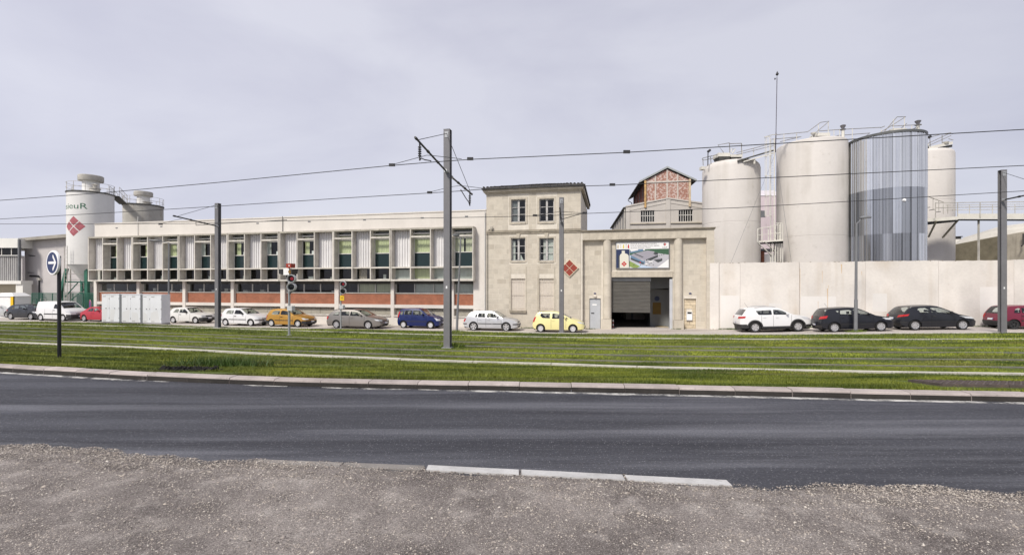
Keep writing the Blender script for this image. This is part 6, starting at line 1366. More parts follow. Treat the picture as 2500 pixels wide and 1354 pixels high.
def ring_rail(t, r, z, n=12, a0=0, a1=6.283):
    m = MB(); N = 40
    for h in (.45, .95): m.tube([(r * math.cos(a0 + (a1 - a0) * i / N), r * math.sin(a0 + (a1 - a0) * i / N), z + h) for i in range(N + 1)], .02, 4)
    m.build('railing', mt_lid, t); m = MB()
    for i in range(n): a = a0 + (a1 - a0) * i / n; m.tube([(r * math.cos(a), r * math.sin(a), z), (r * math.cos(a), r * math.sin(a), z + .95)], .022, 4)
    m.build("rail_posts", mt_lid, t)["kind"] = "stuff"
ring_rail(s5, LR + .02, zt5)
m = MB(); m.lathe([(.42, zt5), (.42, zt5 + .35), (.5, zt5 + .37), (.5, zt5 + .42), (.18, zt5 + .45), (.18, zt5 + .8), (.30, zt5 + .82), (0, zt5 + .95)], 16, (1.0, -.6)); m.build('roof_vent', mt_lid, s5)
MB().tube([(-1.2, -.9, zt5), (-1.2, -.9, zt5 + .55), (-.95, -1.0, zt5 + .55), (-.95, -1.0, zt5)], .03, 4).build('hatch_loop', mt_lid, s5)
mt_lgreen = mat('logo_green', (.02, .12, .06), .6, .15, 5); mt_faded = mat('faded_red', (.37, .105, .125), .7, .22, 3, spots=.7, spcol=(.55, .36, .36), spscale=5)
aR, _ = cyl_hit(214, (LC[0], LC[1]), LR)
def wrap(me, s_right, z0, r=LR + .006):
    """bend a flat mesh (x along the wall, y up) round the silo; x=0 ends at angle aR"""
    for v in me.vertices:
        x, y = v.co.x, v.co.y; a = aR + (x - s_right) / r; v.co = (r * math.cos(a), r * math.sin(a), z0 + y)
zl5 = CAM_Z + (CY - 505) / F * 47.6 - GZ
me = text_mesh('LesieuR', 1.0, 0, 'LEFT'); w_ = max(v.co.x for v in me.vertices); sx_ = 3.55 / w_
bb = bmesh.new(); bb.from_mesh(me); bmesh.ops.triangulate(bb, faces=bb.faces); bb.to_mesh(me); bb.free()
for v in me.vertices: v.co.x *= sx_; v.co.y *= .86
wrap(me, 3.55, zl5); me.materials.append(mt_lgreen); put('lettering', me, s5, (0, 0, 0))
aD, _ = cyl_hit(179.5, (LC[0], LC[1]), LR); zD = CAM_Z + (CY - 554) / F * 47.8 - GZ; hd = 1.08
for du, dz in ((0, 1), (1, 0), (0, -1), (-1, 0)):
    c0, c1_ = du * hd * .52, dz * hd * .52; k = hd * .46; vs = []; N = 6; r = LR + .006
    for i in range(N + 1):
        for j in range(N + 1):
            p_, q_ = i / N * 2 - 1, j / N * 2 - 1; x = c0 + k * (p_ - q_) / 2; y = c1_ + k * (p_ + q_) / 2; a = aD + x / r; vs.append((r * math.cos(a), r * math.sin(a), zD + y))
    MB().add(vs, [(i * (N + 1) + j, (i + 1) * (N + 1) + j, (i + 1) * (N + 1) + j + 1, i * (N + 1) + j + 1) for i in range(N) for j in range(N)]).build('red_square', mt_faded, s5)
mt_green = mat('green_steel', (.03, .13, .09), .5, .15, 2, spots=.2)
p = rel(s5)
for a, b_, r_ in (((163, 655, -2.0), (143, 740, -2.3), .17), ((212, 655, -1.2), (214, 770, -1.4), .22), ((200, 655, 1.8), (200, 780, 1.8), .15), ((240, 655, 1.0), (242, 780, 1.0), .15)): MB().tube([p(*a), p(*b_)], r_, 4).build('leg', mt_green, s5)
for a, b_, r_ in (((160, 688, -2.1), (212, 688, -1.3), .09), ((158, 725, -2.1), (190, 690, -1.6), .06), ((212, 688, -1.3), (240, 690, 1.0), .07), ((212, 700, -1.3), (170, 735, 1), .05)): MB().tube([p(*a), p(*b_)], r_, 4).build('beam', mt_green, s5)
m = MB()
for x in (157, 164): m.tube([p(x, 750, -2.3), p(x, 600, -2.3)], .03, 4)
for y in range(610, 740, 9): m.tube([p(157, y, -2.3), p(164, y, -2.3)], .018, 4)
m.build('ladder', mt_lid, s5)
m = MB()
for y in (668, 682, 696, 712): m.tube([p(150, y, -1.8), p(232, y + 1, -1.0)], .03, 4)
for x in (172, 205, 228): m.tube([p(x, 640, -.8), p(x, 780, -.8)], .06, 5)
m.build('pipework', mt_lid, s5); MB().box(-1.0, 1.0, -.6, .9, -.1, 2.6).build('pump_housing', mt_lampgrey, s5)
C6 = (-.818 * 58, 58.0); s6 = thing('storage_silo', 'rust streaked grey silo behind the left end of the office roof', 'silo', (C6[0], C6[1], GZ), 0, 'storage silos of the works'); zt6 = 11.95 - GZ; R6 = 2.06
MB().lathe([(R6, -.2), (R6, zt6 - .1), (R6 + .07, zt6 - .1), (R6 + .07, zt6), (0, zt6 + .05)], 56).build('shell', mt_siloO, s6, smooth=30); MB().lathe([(R6 + .075, zt6 - .14), (R6 + .085, zt6 - .05), (R6 + .075, zt6 + .01)], 40).build('roof_rim', mt_under, s6)
head(s6, zt6, .92); ring_rail(s6, R6 + .02, zt6); m = MB(); m.lathe([(.4, zt6), (.4, zt6 + .3), (.55, zt6 + .32), (0, zt6 + .42)], 14, (1.1, -.7)); m.build('roof_vent', mt_lid, s6)
bA, bB = Vector((LC[0] + 1.6, LC[1] + 1.1, zt5 + GZ)), Vector((C6[0] - 1.2, C6[1] - 1.6, zt6 + GZ)); t = thing('walkway', 'thin railed footbridge joining the two left silos', 'walkway', tuple(bA)); d_ = bB - bA; n_ = Vector((-d_.y, d_.x, 0)).normalized() * .4
MB().hexa([-n_ - Vector((0, 0, .12)), d_ - n_ - Vector((0, 0, .12)), d_ + n_ - Vector((0, 0, .12)), n_ - Vector((0, 0, .12))], [-n_, d_ - n_, d_ + n_, n_]).build('deck', mt_under, t)
m = MB()
for s in (-1, 1):
    for h in (.5, 1.0): m.tube([n_ * s + Vector((0, 0, h)), d_ + n_ * s + Vector((0, 0, h))], .02, 4)
    for k in range(6): q = d_ * (k / 5) + n_ * s; m.tube([q, q + Vector((0, 0, 1.0))], .02, 4)
m.build('railing', mt_lid, t)
# shed
mt_shed = mat('shed_grey_wall', (.50, .475, .47), .9, .06, .6, streak=.35, scol=(.28, .27, .26), sscale=1); mt_fas = mat('shed_fascia', (.70, .69, .65), .8, .06, .8); mt_corrg = mat('shed_cladding', (.34, .335, .33), .6, .1, 1, streak=.4, rnd=.1)
YA, YBk = 51.6, 53.0; t = thing('factory_shed', 'grey factory shed at the left edge with ribbed cladding and pale roof band', 'building', at(48, 780, YA)); t.location.z = -1.85; p = rel(t)
X0 = p(-330, 600).x; X1 = p(52, 600).x; zf1, zf0 = p(20, 582).z, p(20, 605).z; zwb = p(20, 624).z; zcb = p(20, 685).z; zbb = p(20, 693).z
MB().box(X0, X1 - .1, -.25, 5, zf0, zf1).build('fascia', mt_fas, t); MB().box(X0, X1 - .1, .2, .5, zcb, zwb).build('back_panel', mt_shed, t); MB().box(X0, X1 + .5, -.5, .8, zbb, zcb).build('canopy_beam', mt_fas, t)
w_ = (X1 - X0) / 16
for k in range(16):
    a = X0 + w_ * k; m = MB(); f = .06; m.box(a, a + f, -.05, .05, zwb, zf0); m.box(a + f, a + w_, -.05, .05, zwb, zwb + .07); o = m.build('window', mt_fas, t); MB().quad((a + f, 0, zwb + .07), (a + w_, 0, zwb + .07), (a + w_, 0, zf0), (a + f, 0, zf0)).build('pane', mt_dkglass, o, loc=(0, 0, 0))
nb = int((X1 - .3 - X0) / .24)
m = MB(); m.hexa([(0, 0, 0), (.19, 0, 0), (.16, -.06, 0), (.03, -.06, 0)], [(0, 0, zwb - zcb - .02), (.19, 0, zwb - zcb - .02), (.16, -.06, zwb - zcb - .02), (.03, -.06, zwb - zcb - .02)]); me = m.mesh('cladding_rib', mt_corrg)
for k in range(nb): put('cladding_rib', me, t, (X0 + .24 * k, .2, zcb))
MB().box(X1 - .10, X1 + .08, -.3, -.1, zcb, zf1 - .15).build('corner_pillar', mat('dark_pillar', (.13, .135, .145), .7, .2, 2), t); MB().box(X1 - .25, X1 + .55, -.35, .6, -.2, zbb).build('door_jamb', mt_fas, t); MB().box(X0, X1 - .25, 1.2, 1.4, 1.55, zbb).build('lintel_panel', mat('shed_cream', (.50, .46, .36), .85, .1, 1), t); MB().box(X0, X1, 6, 6.2, -.2, zbb).build('inner_wall', mat('shed_maroon', (.10, .045, .04), .9, .2, 1), t)
q0, q1 = p(60, 780, YBk - YA), p(205, 780, YBk - YA - .8); zr0, zr1 = p(66, 590, YBk - YA).z, p(205, 581, YBk - YA - .8).z
m = MB(); m.hexa([(q0.x, q0.y, -.2), (q1.x, q1.y, -.2), (q1.x, q1.y + 6, -.2), (q0.x, q0.y + 6, -.2)], [(q0.x, q0.y, zr0), (q1.x, q1.y, zr1 + .1), (q1.x, q1.y + 6, zr1 + .1), (q0.x, q0.y + 6, zr0)]); m.build('rear_wall', mt_shed, t)
m = MB(); m.hexa([(q0.x - .4, q0.y - .8, zr0), (q1.x, q1.y - .8, zr1 + .1), (q1.x, q1.y + 6.3, zr1 + .1), (q0.x - .4, q0.y + 6.3, zr0)], [(q0.x - .4, q0.y - .8, zr0 + .3), (q1.x, q1.y - .8, zr1 + .5), (q1.x, q1.y + 6.3, zr1 + .5), (q0.x - .4, q0.y + 6.3, zr0 + .3)]); m.build('roof_edge', mat('shed_gutter', (.33, .31, .27), .85, .2, 1), t)

dd = YBk - YA
for (a, b_) in (((70, 623), (118, 629)), ((68, 665), (150, 667)), ((95, 690), (150, 692))): MB().tube([p(a[0], a[1], dd - .1), p(b_[0], b_[1], dd - .1)], .06 if a[1] < 650 else .04, 5).build('pipe', mt_dark, t)
MB().tube([p(73, 673, dd - .2), p(95, 674, dd - .2), p(96.5, 677, dd - .2), p(96.5, 760, dd - .2)], .11, 6).build('duct', mt_dark, t)
for x, y in ((78, 687), (88, 699), (106, 700), (122, 701), (75, 740), (75, 736)): a, b_ = p(x, y + 1, dd), p(x + 5, y - 1, dd); MB().box(a.x, b_.x, dd - .08, dd - .01, a.z, b_.z).build('wall_vent', mt_dark, t)
MB().box(p(99, 684, dd).x, p(107, 684, dd).x, dd - .5, dd - .01, p(99, 684, dd).z, p(99, 678, dd).z).build('air_unit', mt_lid, t)
# yellow and white cabin by the shed
t = thing('site_cabin', 'small white portable cabin with yellow corner posts by the shed', 'cabin', at(16, 765, 47)); t.location.z = zg(t.location.x, 47) if False else -1.75; p = rel(t)
a, b_ = p(-8, 760), p(33, 723); MB().box(a.x, b_.x, 0, 1.6, 0, b_.z).build('body', mt_white, t); MB().hexa([(a.x - .1, -.1, b_.z), (b_.x + .1, -.1, b_.z), (b_.x + .1, 1.7, b_.z), (a.x - .1, 1.7, b_.z)], [(a.x + .2, .2, b_.z + .35), (b_.x - .4, .2, b_.z + .35), (b_.x - .4, 1.4, b_.z + .35), (a.x + .2, 1.4, b_.z + .35)]).build('roof', mt_white, t)
for x in (a.x + .15, b_.x - .12): MB().box(x - .15, x + .12, -.05, .1, 0, b_.z - .02).build('corner_post', mt_ylw, t)
# green mesh fence
FYY = 47.2; t = thing('mesh_fence', 'green wire mesh fence in front of the silo legs', 'fence', at(150, 770, FYY)); t.location.z = -1.75; p = rel(t); xa, xb, zt_ = p(78, 715).x, p(228, 715).x, p(150, 715).z
for k in range(7): x = xa + (xb - xa) * k / 6; MB().tube([(x, 0, -.1), (x, 0, zt_)], .045, 6).build('fence_post', mt_green, t)
MB().tube([(xa, 0, zt_ - .02), (xb, 0, zt_ - .02)], .03, 5).build('top_rail', mt_green, t); MB().tube([(xa, 0, .1), (xb, 0, .1)], .03, 5).build('bottom_rail', mt_green, t)
m = MB(); x = xa
while x < xb: m.box(x - .008, x + .008, -.006, .006, 0, zt_); x += .055
z = .1
while z < zt_: m.box(xa, xb, -.005, .005, z - .006, z + .006); z += .11
o = m.build('wire_mesh', mt_green, t); o['kind'] = 'stuff'
for a_ in (78, 99): MB().tube([p(a_, 760, -.3), p(a_, 729, -.3), p(a_ + 12, 729, -.3), p(a_ + 12, 760, -.3)], .04, 6).build('gate_hoop', mt_green if a_ == 78 else mt_lid, t)
# no parking disc by the first pier
X, Y, Z = at(222, 742, 42.6); t = thing('road_sign', 'red ringed blue no parking disc half hidden by the first office pier', 'road sign', (X, Y, zg(X, Y)), R(-38)); h = Z - zg(X, Y)
MB().tube([(0, 0, -.1), (0, 0, h + .3)], .035, 6).build('post', mt_lid, t)
for r_, y_, mt_, nm in ((.42, -.06, mt_white, 'plate'), (.40, -.066, flat('ring_red', (.45, .02, .03), .4), 'red_ring'), (.31, -.072, flat('disc_blue', (.02, .06, .28), .4), 'blue_disc')):
    m = MB(); m.lathe([(0, 0), (r_, 0), (r_, .005), (0, .005)], 24); m.xf(Matrix.Translation((0, y_, h)) @ Matrix.Rotation(R(90), 4, 'X')); m.build(nm, mt_, t)
m = MB(); m.box(-.30, .30, -.079, -.077, -.035, .035); m.xf(Matrix.Translation((0, 0, h)) @ Matrix.Rotation(R(45), 4, 'Y')); m.build('red_bar', bpy.data.materials['ring_red'], t)
# ------------------------------------------------------------------ parked cars
mt_tyre = flat('tyre_rubber', (.016, .016, .017), .8); mt_alloy = mat('alloy_rim', (.50, .50, .51), .35, .05, 3, metal=.6); mt_capp = mat('wheel_cover', (.55, .55, .56), .45, .05, 3, metal=.2)
mt_plast = mat('black_plastic', (.028, .028, .030), .6, .15, 4); mt_cglass = glass('car_glass', (.80, .85, .84), .05); mt_cglassd = glass('car_glass_dark', (.45, .48, .48), .06)
mt_hl = flat('headlamp_lens', (.55, .57, .60), .12, spec=.7); mt_tl = flat('tail_lamp_red', (.42, .015, .018), .15, spec=.6); mt_plate = flat('number_plate_white', (.62, .63, .64), .5); mt_pblue = flat('plate_blue_band', (.02, .05, .3), .5)
mt_cint = flat('car_interior', (.03, .03, .032), .85); mt_seat = flat('car_seat', (.07, .07, .075), .9); mt_seam = flat('door_gap', (.008, .008, .009), .8); mt_well = flat('wheel_well', (.006, .006, .006), .9)
def paint(name, c, metal=0.0, rough=.35, coat=.45):
    m = flat('paint_' + name, c, rough, metal, .4, None, coat); N = m.node_tree.nodes; L = m.node_tree.links   # inner trim is dark
    g_ = N.new('ShaderNodeNewGeometry'); x = N.new('ShaderNodeMix'); x.data_type = 'RGBA'; L.new(g_.outputs['Backfacing'], x.inputs[0]); x.inputs[6].default_value = (*c, 1); x.inputs[7].default_value = (.045, .045, .05, 1); L.new(x.outputs[2], N['Principled BSDF'].inputs['Base Color']); return m
def catmull(P, n=4):
    out = []
    for i in range(len(P) - 1):
        p0, p1, p2, p3 = P[max(i - 1, 0)], P[i], P[i + 1], P[min(i + 2, len(P) - 1)]
        for k in range(n):
            t = k / n; q = []
            for a, b_, c, d in zip(p0, p1, p2, p3): q.append(.5 * (2 * b_ + (c - a) * t * .8 + (2 * a - 5 * b_ + 4 * c - d) * t * t * .8 + (-a + 3 * b_ - 3 * c + d) * t ** 3 * .8) + (1 - .8) * .5 * (0) + .0)
            # blend with the straight segment so corners stay put
            l_ = (p1[0] + (p2[0] - p1[0]) * t, p1[1] + (p2[1] - p1[1]) * t)
            s = .8; q = (l_[0] + (cm1(p0[0], p1[0], p2[0], p3[0], t) - l_[0]) * s, l_[1] + (cm1(p0[1], p1[1], p2[1], p3[1], t) - l_[1]) * s)
            out.append(q)
    out.append(P[-1]); return out
def cm1(a, b_, c, d, t): return .5 * (2 * b_ + (c - a) * t + (2 * a - 5 * b_ + 4 * c - d) * t * t + (-a + 3 * b_ - 3 * c + d) * t ** 3)
def round_poly(P, r=.06, n=3):
    out = []; m = len(P)
    for i in range(m):
        p, a, b_ = Vector(P[i]), Vector(P[i - 1]), Vector(P[(i + 1) % m]); u, v = (a - p), (b_ - p); q = min(r, u.length * .4, v.length * .4); s, e = p + u.normalized() * q, p + v.normalized() * q
        for k in range(n + 1): t = k / n; out.append(tuple((s * (1 - t) + p * t) * (1 - t) + (p * (1 - t) + e * t) * t))
    return out
NC = 4
class Car:
    def __init__(c, sp): c.sp = sp; c.L, c.W, c.H = sp['L'], sp['W'], sp['H']; c.zb = sp['zb']; c.top = catmull(sp['top'], NC)
    def sy(c, x, z):
        a = abs(x - c.L / 2) / (c.L / 2); p = 1 - .10 * min(1, a) ** 4 - .10 * max(0, (a - .86) / .14) ** 2
        zb, H = c.zb, c.H
        if z < zb: b_ = float(np.interp(z, [.15, .3, .55, zb], [.94, .97, 1.0, .97]))
        else: t = (z - zb) / (H - zb); b_ = .965 - .13 * t - .07 * t * t
        return c.W / 2 * p * b_
    def bulge(c, x, t):
        a = (x - c.L / 2) / (c.L / 2); w = max(0, (abs(a) - .70) / .30); return math.copysign(.09 * w * (1 - t * t), a)
    def crown(c, x, z, t): return (.045 if z > c.zb + .15 else .03) * (1 - abs(t) ** 3.5) * (1 if .06 * c.L < x < .97 * c.L else .2)
    def strip(c, i0, i1, ts):
        vs = []; fs = []; m = len(ts)
        for i in range(i0, i1 + 1):
            x, z = c.top[i]; y = c.sy(x, z)
            for t in ts: vs.append((x + c.bulge(x, t), t * y, z + c.crown(x, z, t)))
        for i in range(i1 - i0):
            for k in range(m - 1): fs.append((i * m + k, (i + 1) * m + k, (i + 1) * m + k + 1, i * m + k + 1))
        return vs, fs
    def xend(c, z, front):
        pts = [p for p in c.top]; n = len(pts)
        seq = pts[::-1] if front else pts; zs, xs_ = [], []
        for x, zz in seq:
            if zs and zz <= zs[-1]: 
                if zz < zs[-1] - .02: break
                continue
            zs.append(zz); xs_.append(x)
            if zz > c.zb + .55: break
        return float(np.interp(z, zs, xs_))
    def perim(c, front, s, z, off):
        sg = 1 if front else -1; xe = c.xend(z, front)
        if abs(s) <= 1: x = xe; y = s * c.sy(x, z); return (x + c.bulge(x, s) + sg * off, y + math.copysign(off, s) * max(0, abs(s) - .8) * 5, z)
        d = abs(s) - 1; x = xe - sg * d; y = c.sy(x, z) + off; return (x, math.copysign(y, s), z)
    def patch(c, front, s0, s1, lo, hi, off=.010, n=12):
        """wrapped patch; s in front widths (-1..1), beyond 1 in metres along the flank; lo/hi: (z at s0, z at s1)"""
        vs = []; S = sorted(set([s0 + (s1 - s0) * i / n for i in range(n + 1)] + [q for q in (-1, -.9, .9, 1) if s0 < q < s1]))
        for s in S:
            t = (s - s0) / (s1 - s0); a, b_ = lo[0] + (lo[1] - lo[0]) * t, hi[0] + (hi[1] - hi[0]) * t
            for k in range(4): vs.append(c.perim(front, s, a + (b_ - a) * k / 3, off))
        m = MB(); N = len(S); m.add(vs, [(i * 4 + k, (i + 1) * 4 + k, (i + 1) * 4 + k + 1, i * 4 + k + 1) for i in range(N - 1) for k in range(3)]); return m
    def flank(c, poly, s, off=.0, cut=True):
        """planar polygon (x,z) tessellated and laid on the flank"""
        b = bmesh.new(); vs = [b.verts.new((x, 0, z)) for x, z in poly]; b.faces.new(vs); bmesh.ops.triangulate(b, faces=b.faces)
        c.cuts(b)
        for v in b.verts: v.co.y = s * (c.sy(v.co.x, v.co.z) + off)
        return b
    def cuts(c, b):
        for z in (.3, .45, .6, c.zb, c.zb + (c.H - c.zb) * .4, c.zb + (c.H - c.zb) * .75): bmesh.ops.bisect_plane(b, geom=b.verts[:] + b.edges[:] + b.faces[:], plane_co=(0, 0, z), plane_no=(0, 0, 1))
        for i in range(1, 16): x = c.L * i / 16; bmesh.ops.bisect_plane(b, geom=b.verts[:] + b.edges[:] + b.faces[:], plane_co=(x, 0, 0), plane_no=(1, 0, 0))
        for x in (.04 * c.L, .02 * c.L, .96 * c.L, .98 * c.L): bmesh.ops.bisect_plane(b, geom=b.verts[:] + b.edges[:] + b.faces[:], plane_co=(x, 0, 0), plane_no=(1, 0, 0))
def bm_obj(b, name, mt_, parent, smooth=30):
    me = bpy.data.meshes.new(name); b.to_mesh(me); b.free(); me.materials.append(mt_)
    if smooth: me.polygons.foreach_set('use_smooth', [True] * len(me.polygons)); me.set_sharp_from_angle(angle=R(smooth))
    return put(name, me, parent, parent.get('cofs') and None)
def car(sp, label, pxw, Yn, mt_body, group='cars parked along the street front', yaw=None, cat='car'):
    c = Car(sp); L, W, H, ra, wb, tr = c.L, c.W, c.H, sp['ra'], sp['wb'], sp['tr']; fa = ra + wb
    yaw = -FA if yaw is None else yaw; cy, sn = math.cos(yaw), math.sin(yaw)
    rwx, rwy = (pxw - CX) / F * Yn, Yn
    lx, ly = ra - L / 2, -W / 2; ox, oy = rwx - (lx * cy - ly * sn), rwy - (lx * sn + ly * cy)
    def wp(a, b_): return ox + a * cy - b_ * sn, oy + a * sn + b_ * cy
    zz = {(i, j): zg(*wp((ra if i == 0 else fa) - L / 2, j * W * .42)) for i in (0, 1) for j in (-1, 1)}
    pitch = ((zz[1, -1] + zz[1, 1]) - (zz[0, -1] + zz[0, 1])) / 2 / wb; roll = ((zz[0, 1] + zz[1, 1]) - (zz[0, -1] + zz[1, -1])) / 2 / (W * .84)
    X_ = Vector((cy, sn, pitch)).normalized(); Y_ = Vector((-sn, cy, roll)); Y_ = (Y_ - X_ * Y_.dot(X_)).normalized(); Z_ = X_.cross(Y_)
    rot = Matrix((X_, Y_, Z_)).transposed().to_euler()
    t = thing(sp['name'], label, cat, (ox, oy, sum(zz.values()) / 4 + .012), group=group, rot=rot); t['off'] = (L / 2, 0, 0)
    n = len(c.top); ws0, ws1 = sp['ws'][0] * NC, sp['ws'][1] * NC; rw = sp.get('rw'); rw0, rw1 = (rw[0] * NC, rw[1] * NC) if rw else (-1, -1)
    # body shell
    b = bmesh.new(); ar = tr + .055; zs = sp.get('sill', .20)
    def arch(x0):
        w = math.sqrt(max(0, ar * ar - (tr - zs) ** 2)); a1 = math.atan2(zs - tr, w); a0 = math.pi - a1
        return [(x0 + ar * math.cos(a1 + (a0 - a1) * k / 14), tr + ar * math.sin(a1 + (a0 - a1) * k / 14)) for k in range(15)]
    outline = list(c.top) + arch(fa) + arch(ra)
    wins = [round_poly(w, sp.get('wr', .06)) for w in sp['win']]
    es = []
    for lp in [outline] + wins:
        vv = [b.verts.new((x, 0, z)) for x, z in lp]
        for i in range(len(vv)): es.append(b.edges.new((vv[i], vv[(i + 1) % len(vv)])))
    bmesh.ops.triangle_fill(b, use_beauty=True, use_dissolve=False, edges=es)
    c.cuts(b)
    g = bmesh.ops.duplicate(b, geom=b.verts[:] + b.edges[:] + b.faces[:])['geom']; dup = {v for v in g if isinstance(v, bmesh.types.BMVert)}
    for v in b.verts: v.co.y = (-1 if v in dup else 1) * c.sy(v.co.x, v.co.z)
    ts = [-1, -.95, -.87, -.5, 0, .5, .87, .95, 1]; flank_v = set(b.verts)
    def addstrip(i0, i1, tt):
        vs, fs = c.strip(i0, i1, tt); bv = [b.verts.new(p) for p in vs]
        for f in fs: b.faces.new([bv[i] for i in f])
    segs = sorted([(a, d) for a, d in ((rw0, rw1), (ws0, ws1)) if a >= 0]); cur = 0
    for a, d in segs:
        addstrip(cur, a, ts); addstrip(a, d, ts[:3]); addstrip(a, d, ts[-3:]); cur = d
    addstrip(cur, n - 1, ts)
    bmesh.ops.remove_doubles(b, verts=[v for v in b.verts if v not in flank_v], dist=.002)
    for f_ in b.faces:
        f_.normal_update(); q_ = f_.calc_center_median(); d_ = q_ - Vector((min(max(q_.x, .8), L - .8), 0, .5))
        if f_.normal.dot(d_) < 0: f_.normal_flip()
    bm_obj(b, 'body', mt_body, t, 32)
    gl = mt_cglassd if sp.get('tint') else mt_cglass
    vs, fs = c.strip(ws0, ws1, [-.87, -.5, 0, .5, .87]); MB().add([(x, y, z - .006) for x, y, z in vs], fs).build('windscreen', mt_cglass, t, smooth=True)
    if rw: vs, fs = c.strip(rw0, rw1, [-.87, -.5, 0, .5, .87]); MB().add([(x, y, z - .006) for x, y, z in vs], fs).build('rear_window', gl, t, smooth=True)
    for w in wins:
        for s in (-1, 1): bm_obj(c.flank(w, s, -.010), 'side_window', gl, t, 40)
    # inside
    zf = c.zb - .04; xa = sp['win'][0][0][0] if sp.get('van') else .28
    m = MB(); m.box(ra - .1 if not sp.get('van') else .2, fa - .25, -W / 2 + .24, W / 2 - .24, .22, min(.62, zf)); m.box(.25, L - .3, -W / 2 + .26, W / 2 - .26, .24, .60); m.build('interior', mt_cint, t)
    m = MB(); m.box(.10, L - .12, -W / 2 + .22, W / 2 - .22, .17, .24); m.build('underbody', mt_well, t)
    xs_ = sp.get('seat', (ra + wb * .58, ra + wb * .22)); m = MB()
    for x in xs_[:1 if sp.get('van') else 2]:
        for s in (-.36, .36):
            m.hexa([(x, s - .22, .5), (x + .12, s - .22, .5), (x + .12, s + .22, .5), (x, s + .22, .5)], [(x - .13, s - .17, zf + .08), (x - .05, s - .17, zf + .08), (x - .05, s + .17, zf + .08), (x - .13, s + .17, zf + .08)])
            m.box(x - .16, x - .08, s - .10, s + .10, zf + .11, zf + .25)
    m.build('seats', mt_seat, t); xd = sp['top'][sp['ws'][1]][0]
    m = MB(); m.box(xd - .45, xd + .1, -W / 2 + .15, W / 2 - .15, .55, zf - .02); m.build('dashboard', mt_cint, t)
    # wheels
    if 'wheel_me' not in sp:
        tw = .19; r_ = tr * sp.get('rimf', .66); tm = MB(); tm.lathe([(r_, -tw / 2), (tr * .93, -tw / 2 - .01), (tr, -tw / 2 + .03), (tr, tw / 2 - .03), (tr * .93, tw / 2 + .01), (r_, tw / 2)], 28); tm.xf(Matrix.Rotation(R(90), 4, 'X'))
        hm = MB(); hm.lathe([(0, tw / 2 - .055), (r_ + .01, tw / 2 - .05), (r_ + .01, -tw / 2 + .02), (0, -tw / 2 + .02)], 20); hm.xf(Matrix.Rotation(R(90), 4, 'X'))
        rm = MB(); ns, sw = sp.get('spokes', (6, .5)); y0 = tw / 2 - .02
        rm.lathe([(r_ - .03, y0 - .03), (r_ - .028, y0 + .01), (r_, y0 + .018), (r_ + .004, y0 - .03)], 28); rm.lathe([(0, y0 + .012), (.05, y0 + .012), (.065, y0 - .01), (.065, y0 - .03)], 14)
        for k in range(ns):
            a = 2 * math.pi * k / ns; w = sw * math.pi * r_ / ns; w0 = w * .6
            P = [(.04, -w0), (r_ - .015, -w), (r_ - .015, w), (.04, w0)]; P = [(x * math.cos(a) - y * math.sin(a), x * math.sin(a) + y * math.cos(a)) for x, y in P]
            rm.hexa([(x, y, y0 - .035) for x, y in P], [(x, y, y0 - .002) for x, y in P])
        rm.xf(Matrix.Rotation(R(90), 4, 'X'))
        sp['wheel_me'] = (hm.mesh('wheel', mt_well), tm.mesh('tyre', mt_tyre, 40), rm.mesh('rim', sp.get('rimm', mt_alloy), 30))
    hm, tm, rm = sp['wheel_me']
    for x in (ra, fa):
        for s in (-1, 1):
            w = put('wheel', hm, t, (x - L / 2, s * (W / 2 - .125), tr)); w.rotation_euler = (0, random.uniform(0, 1) if s < 0 else 0, 0 if s < 0 else math.pi)
            put('tyre', tm, w, (0, 0, 0)); put('rim', rm, w, (0, 0, 0))
    # lamps, plates, bumpers
    for s in (-1, 1):
        f = sp['hl']; g = f if s > 0 else (-f[1], -f[0], (f[2][1], f[2][0]), (f[3][1], f[3][0])); c.patch(True, g[0], g[1], g[2], g[3], .012, 8).build('headlamp', mt_hl, t, smooth=True)
        f = sp['tl']; g = f if s > 0 else (-f[1], -f[0], (f[2][1], f[2][0]), (f[3][1], f[3][0])); c.patch(False, g[0], g[1], g[2], g[3], .014, 8).build('tail_lamp', mt_tl, t, smooth=True)
    for fr in (True, False):
        zp = sp['plates'][0 if fr else 1]; o = c.patch(fr, -.30, .30, (zp - .055,) * 2, (zp + .055,) * 2, .028 if fr else .024, 4).build('number_plate', mt_plate, t)
        c.patch(fr, -.30, -.255, (zp - .054,) * 2, (zp + .054,) * 2, .031, 2).build('plate_band', mt_pblue, o, loc=(0, 0, 0))
    mb_ = sp.get('bump', 'body')
    if mb_ == 'dark':
        for fr in (True, False): c.patch(fr, -1.0 - sp['breach'], 1.0 + sp['breach'], (.24, .24), (sp['bz'],) * 2, .016, 26).build('bumper', mt_plast, t, smooth=40)
    elif mb_ == 'strip':
        for fr in (True, False): c.patch(fr, -1.3, 1.3, (.46, .46), (.53, .53), .016, 26).build('bumper_strip', mt_plast, t, smooth=40)
    c.patch(True, -.55, .55, (.26, .26), (.38, .38), .014, 8).build('air_intake', mt_plast, t)
    if sp.get('grille'): c.patch(True, -.5, .5, (sp['grille'][0],) * 2, (sp['grille'][1],) * 2, .013, 8).build('grille', mt_plast, t)
    c.patch(False, -.9, .9, (.20, .20), (.30, .30), .012, 10).build('rear_valance', mt_plast, t)
    # gaps, handles, mouldings, mirrors
    for x in sp['seams']:
        zt_ = sp.get('seamtop', c.zb)
        for s in (-1, 1):
            m = MB(); Z = [.27 + (zt_ - .27) * k / 6 for k in range(7)]; q = sp.get('lean', 0)
            vs = []
            for z in Z: xx = x + q * (z - .5); vs += [(xx - .007, s * (c.sy(xx, z) + .003), z), (xx + .007, s * (c.sy(xx, z) + .003), z)]
            m.add(vs, [(2 * k, 2 * k + 1, 2 * k + 3, 2 * k + 2) for k in range(6)]); m.build('door_gap', mt_seam, t)
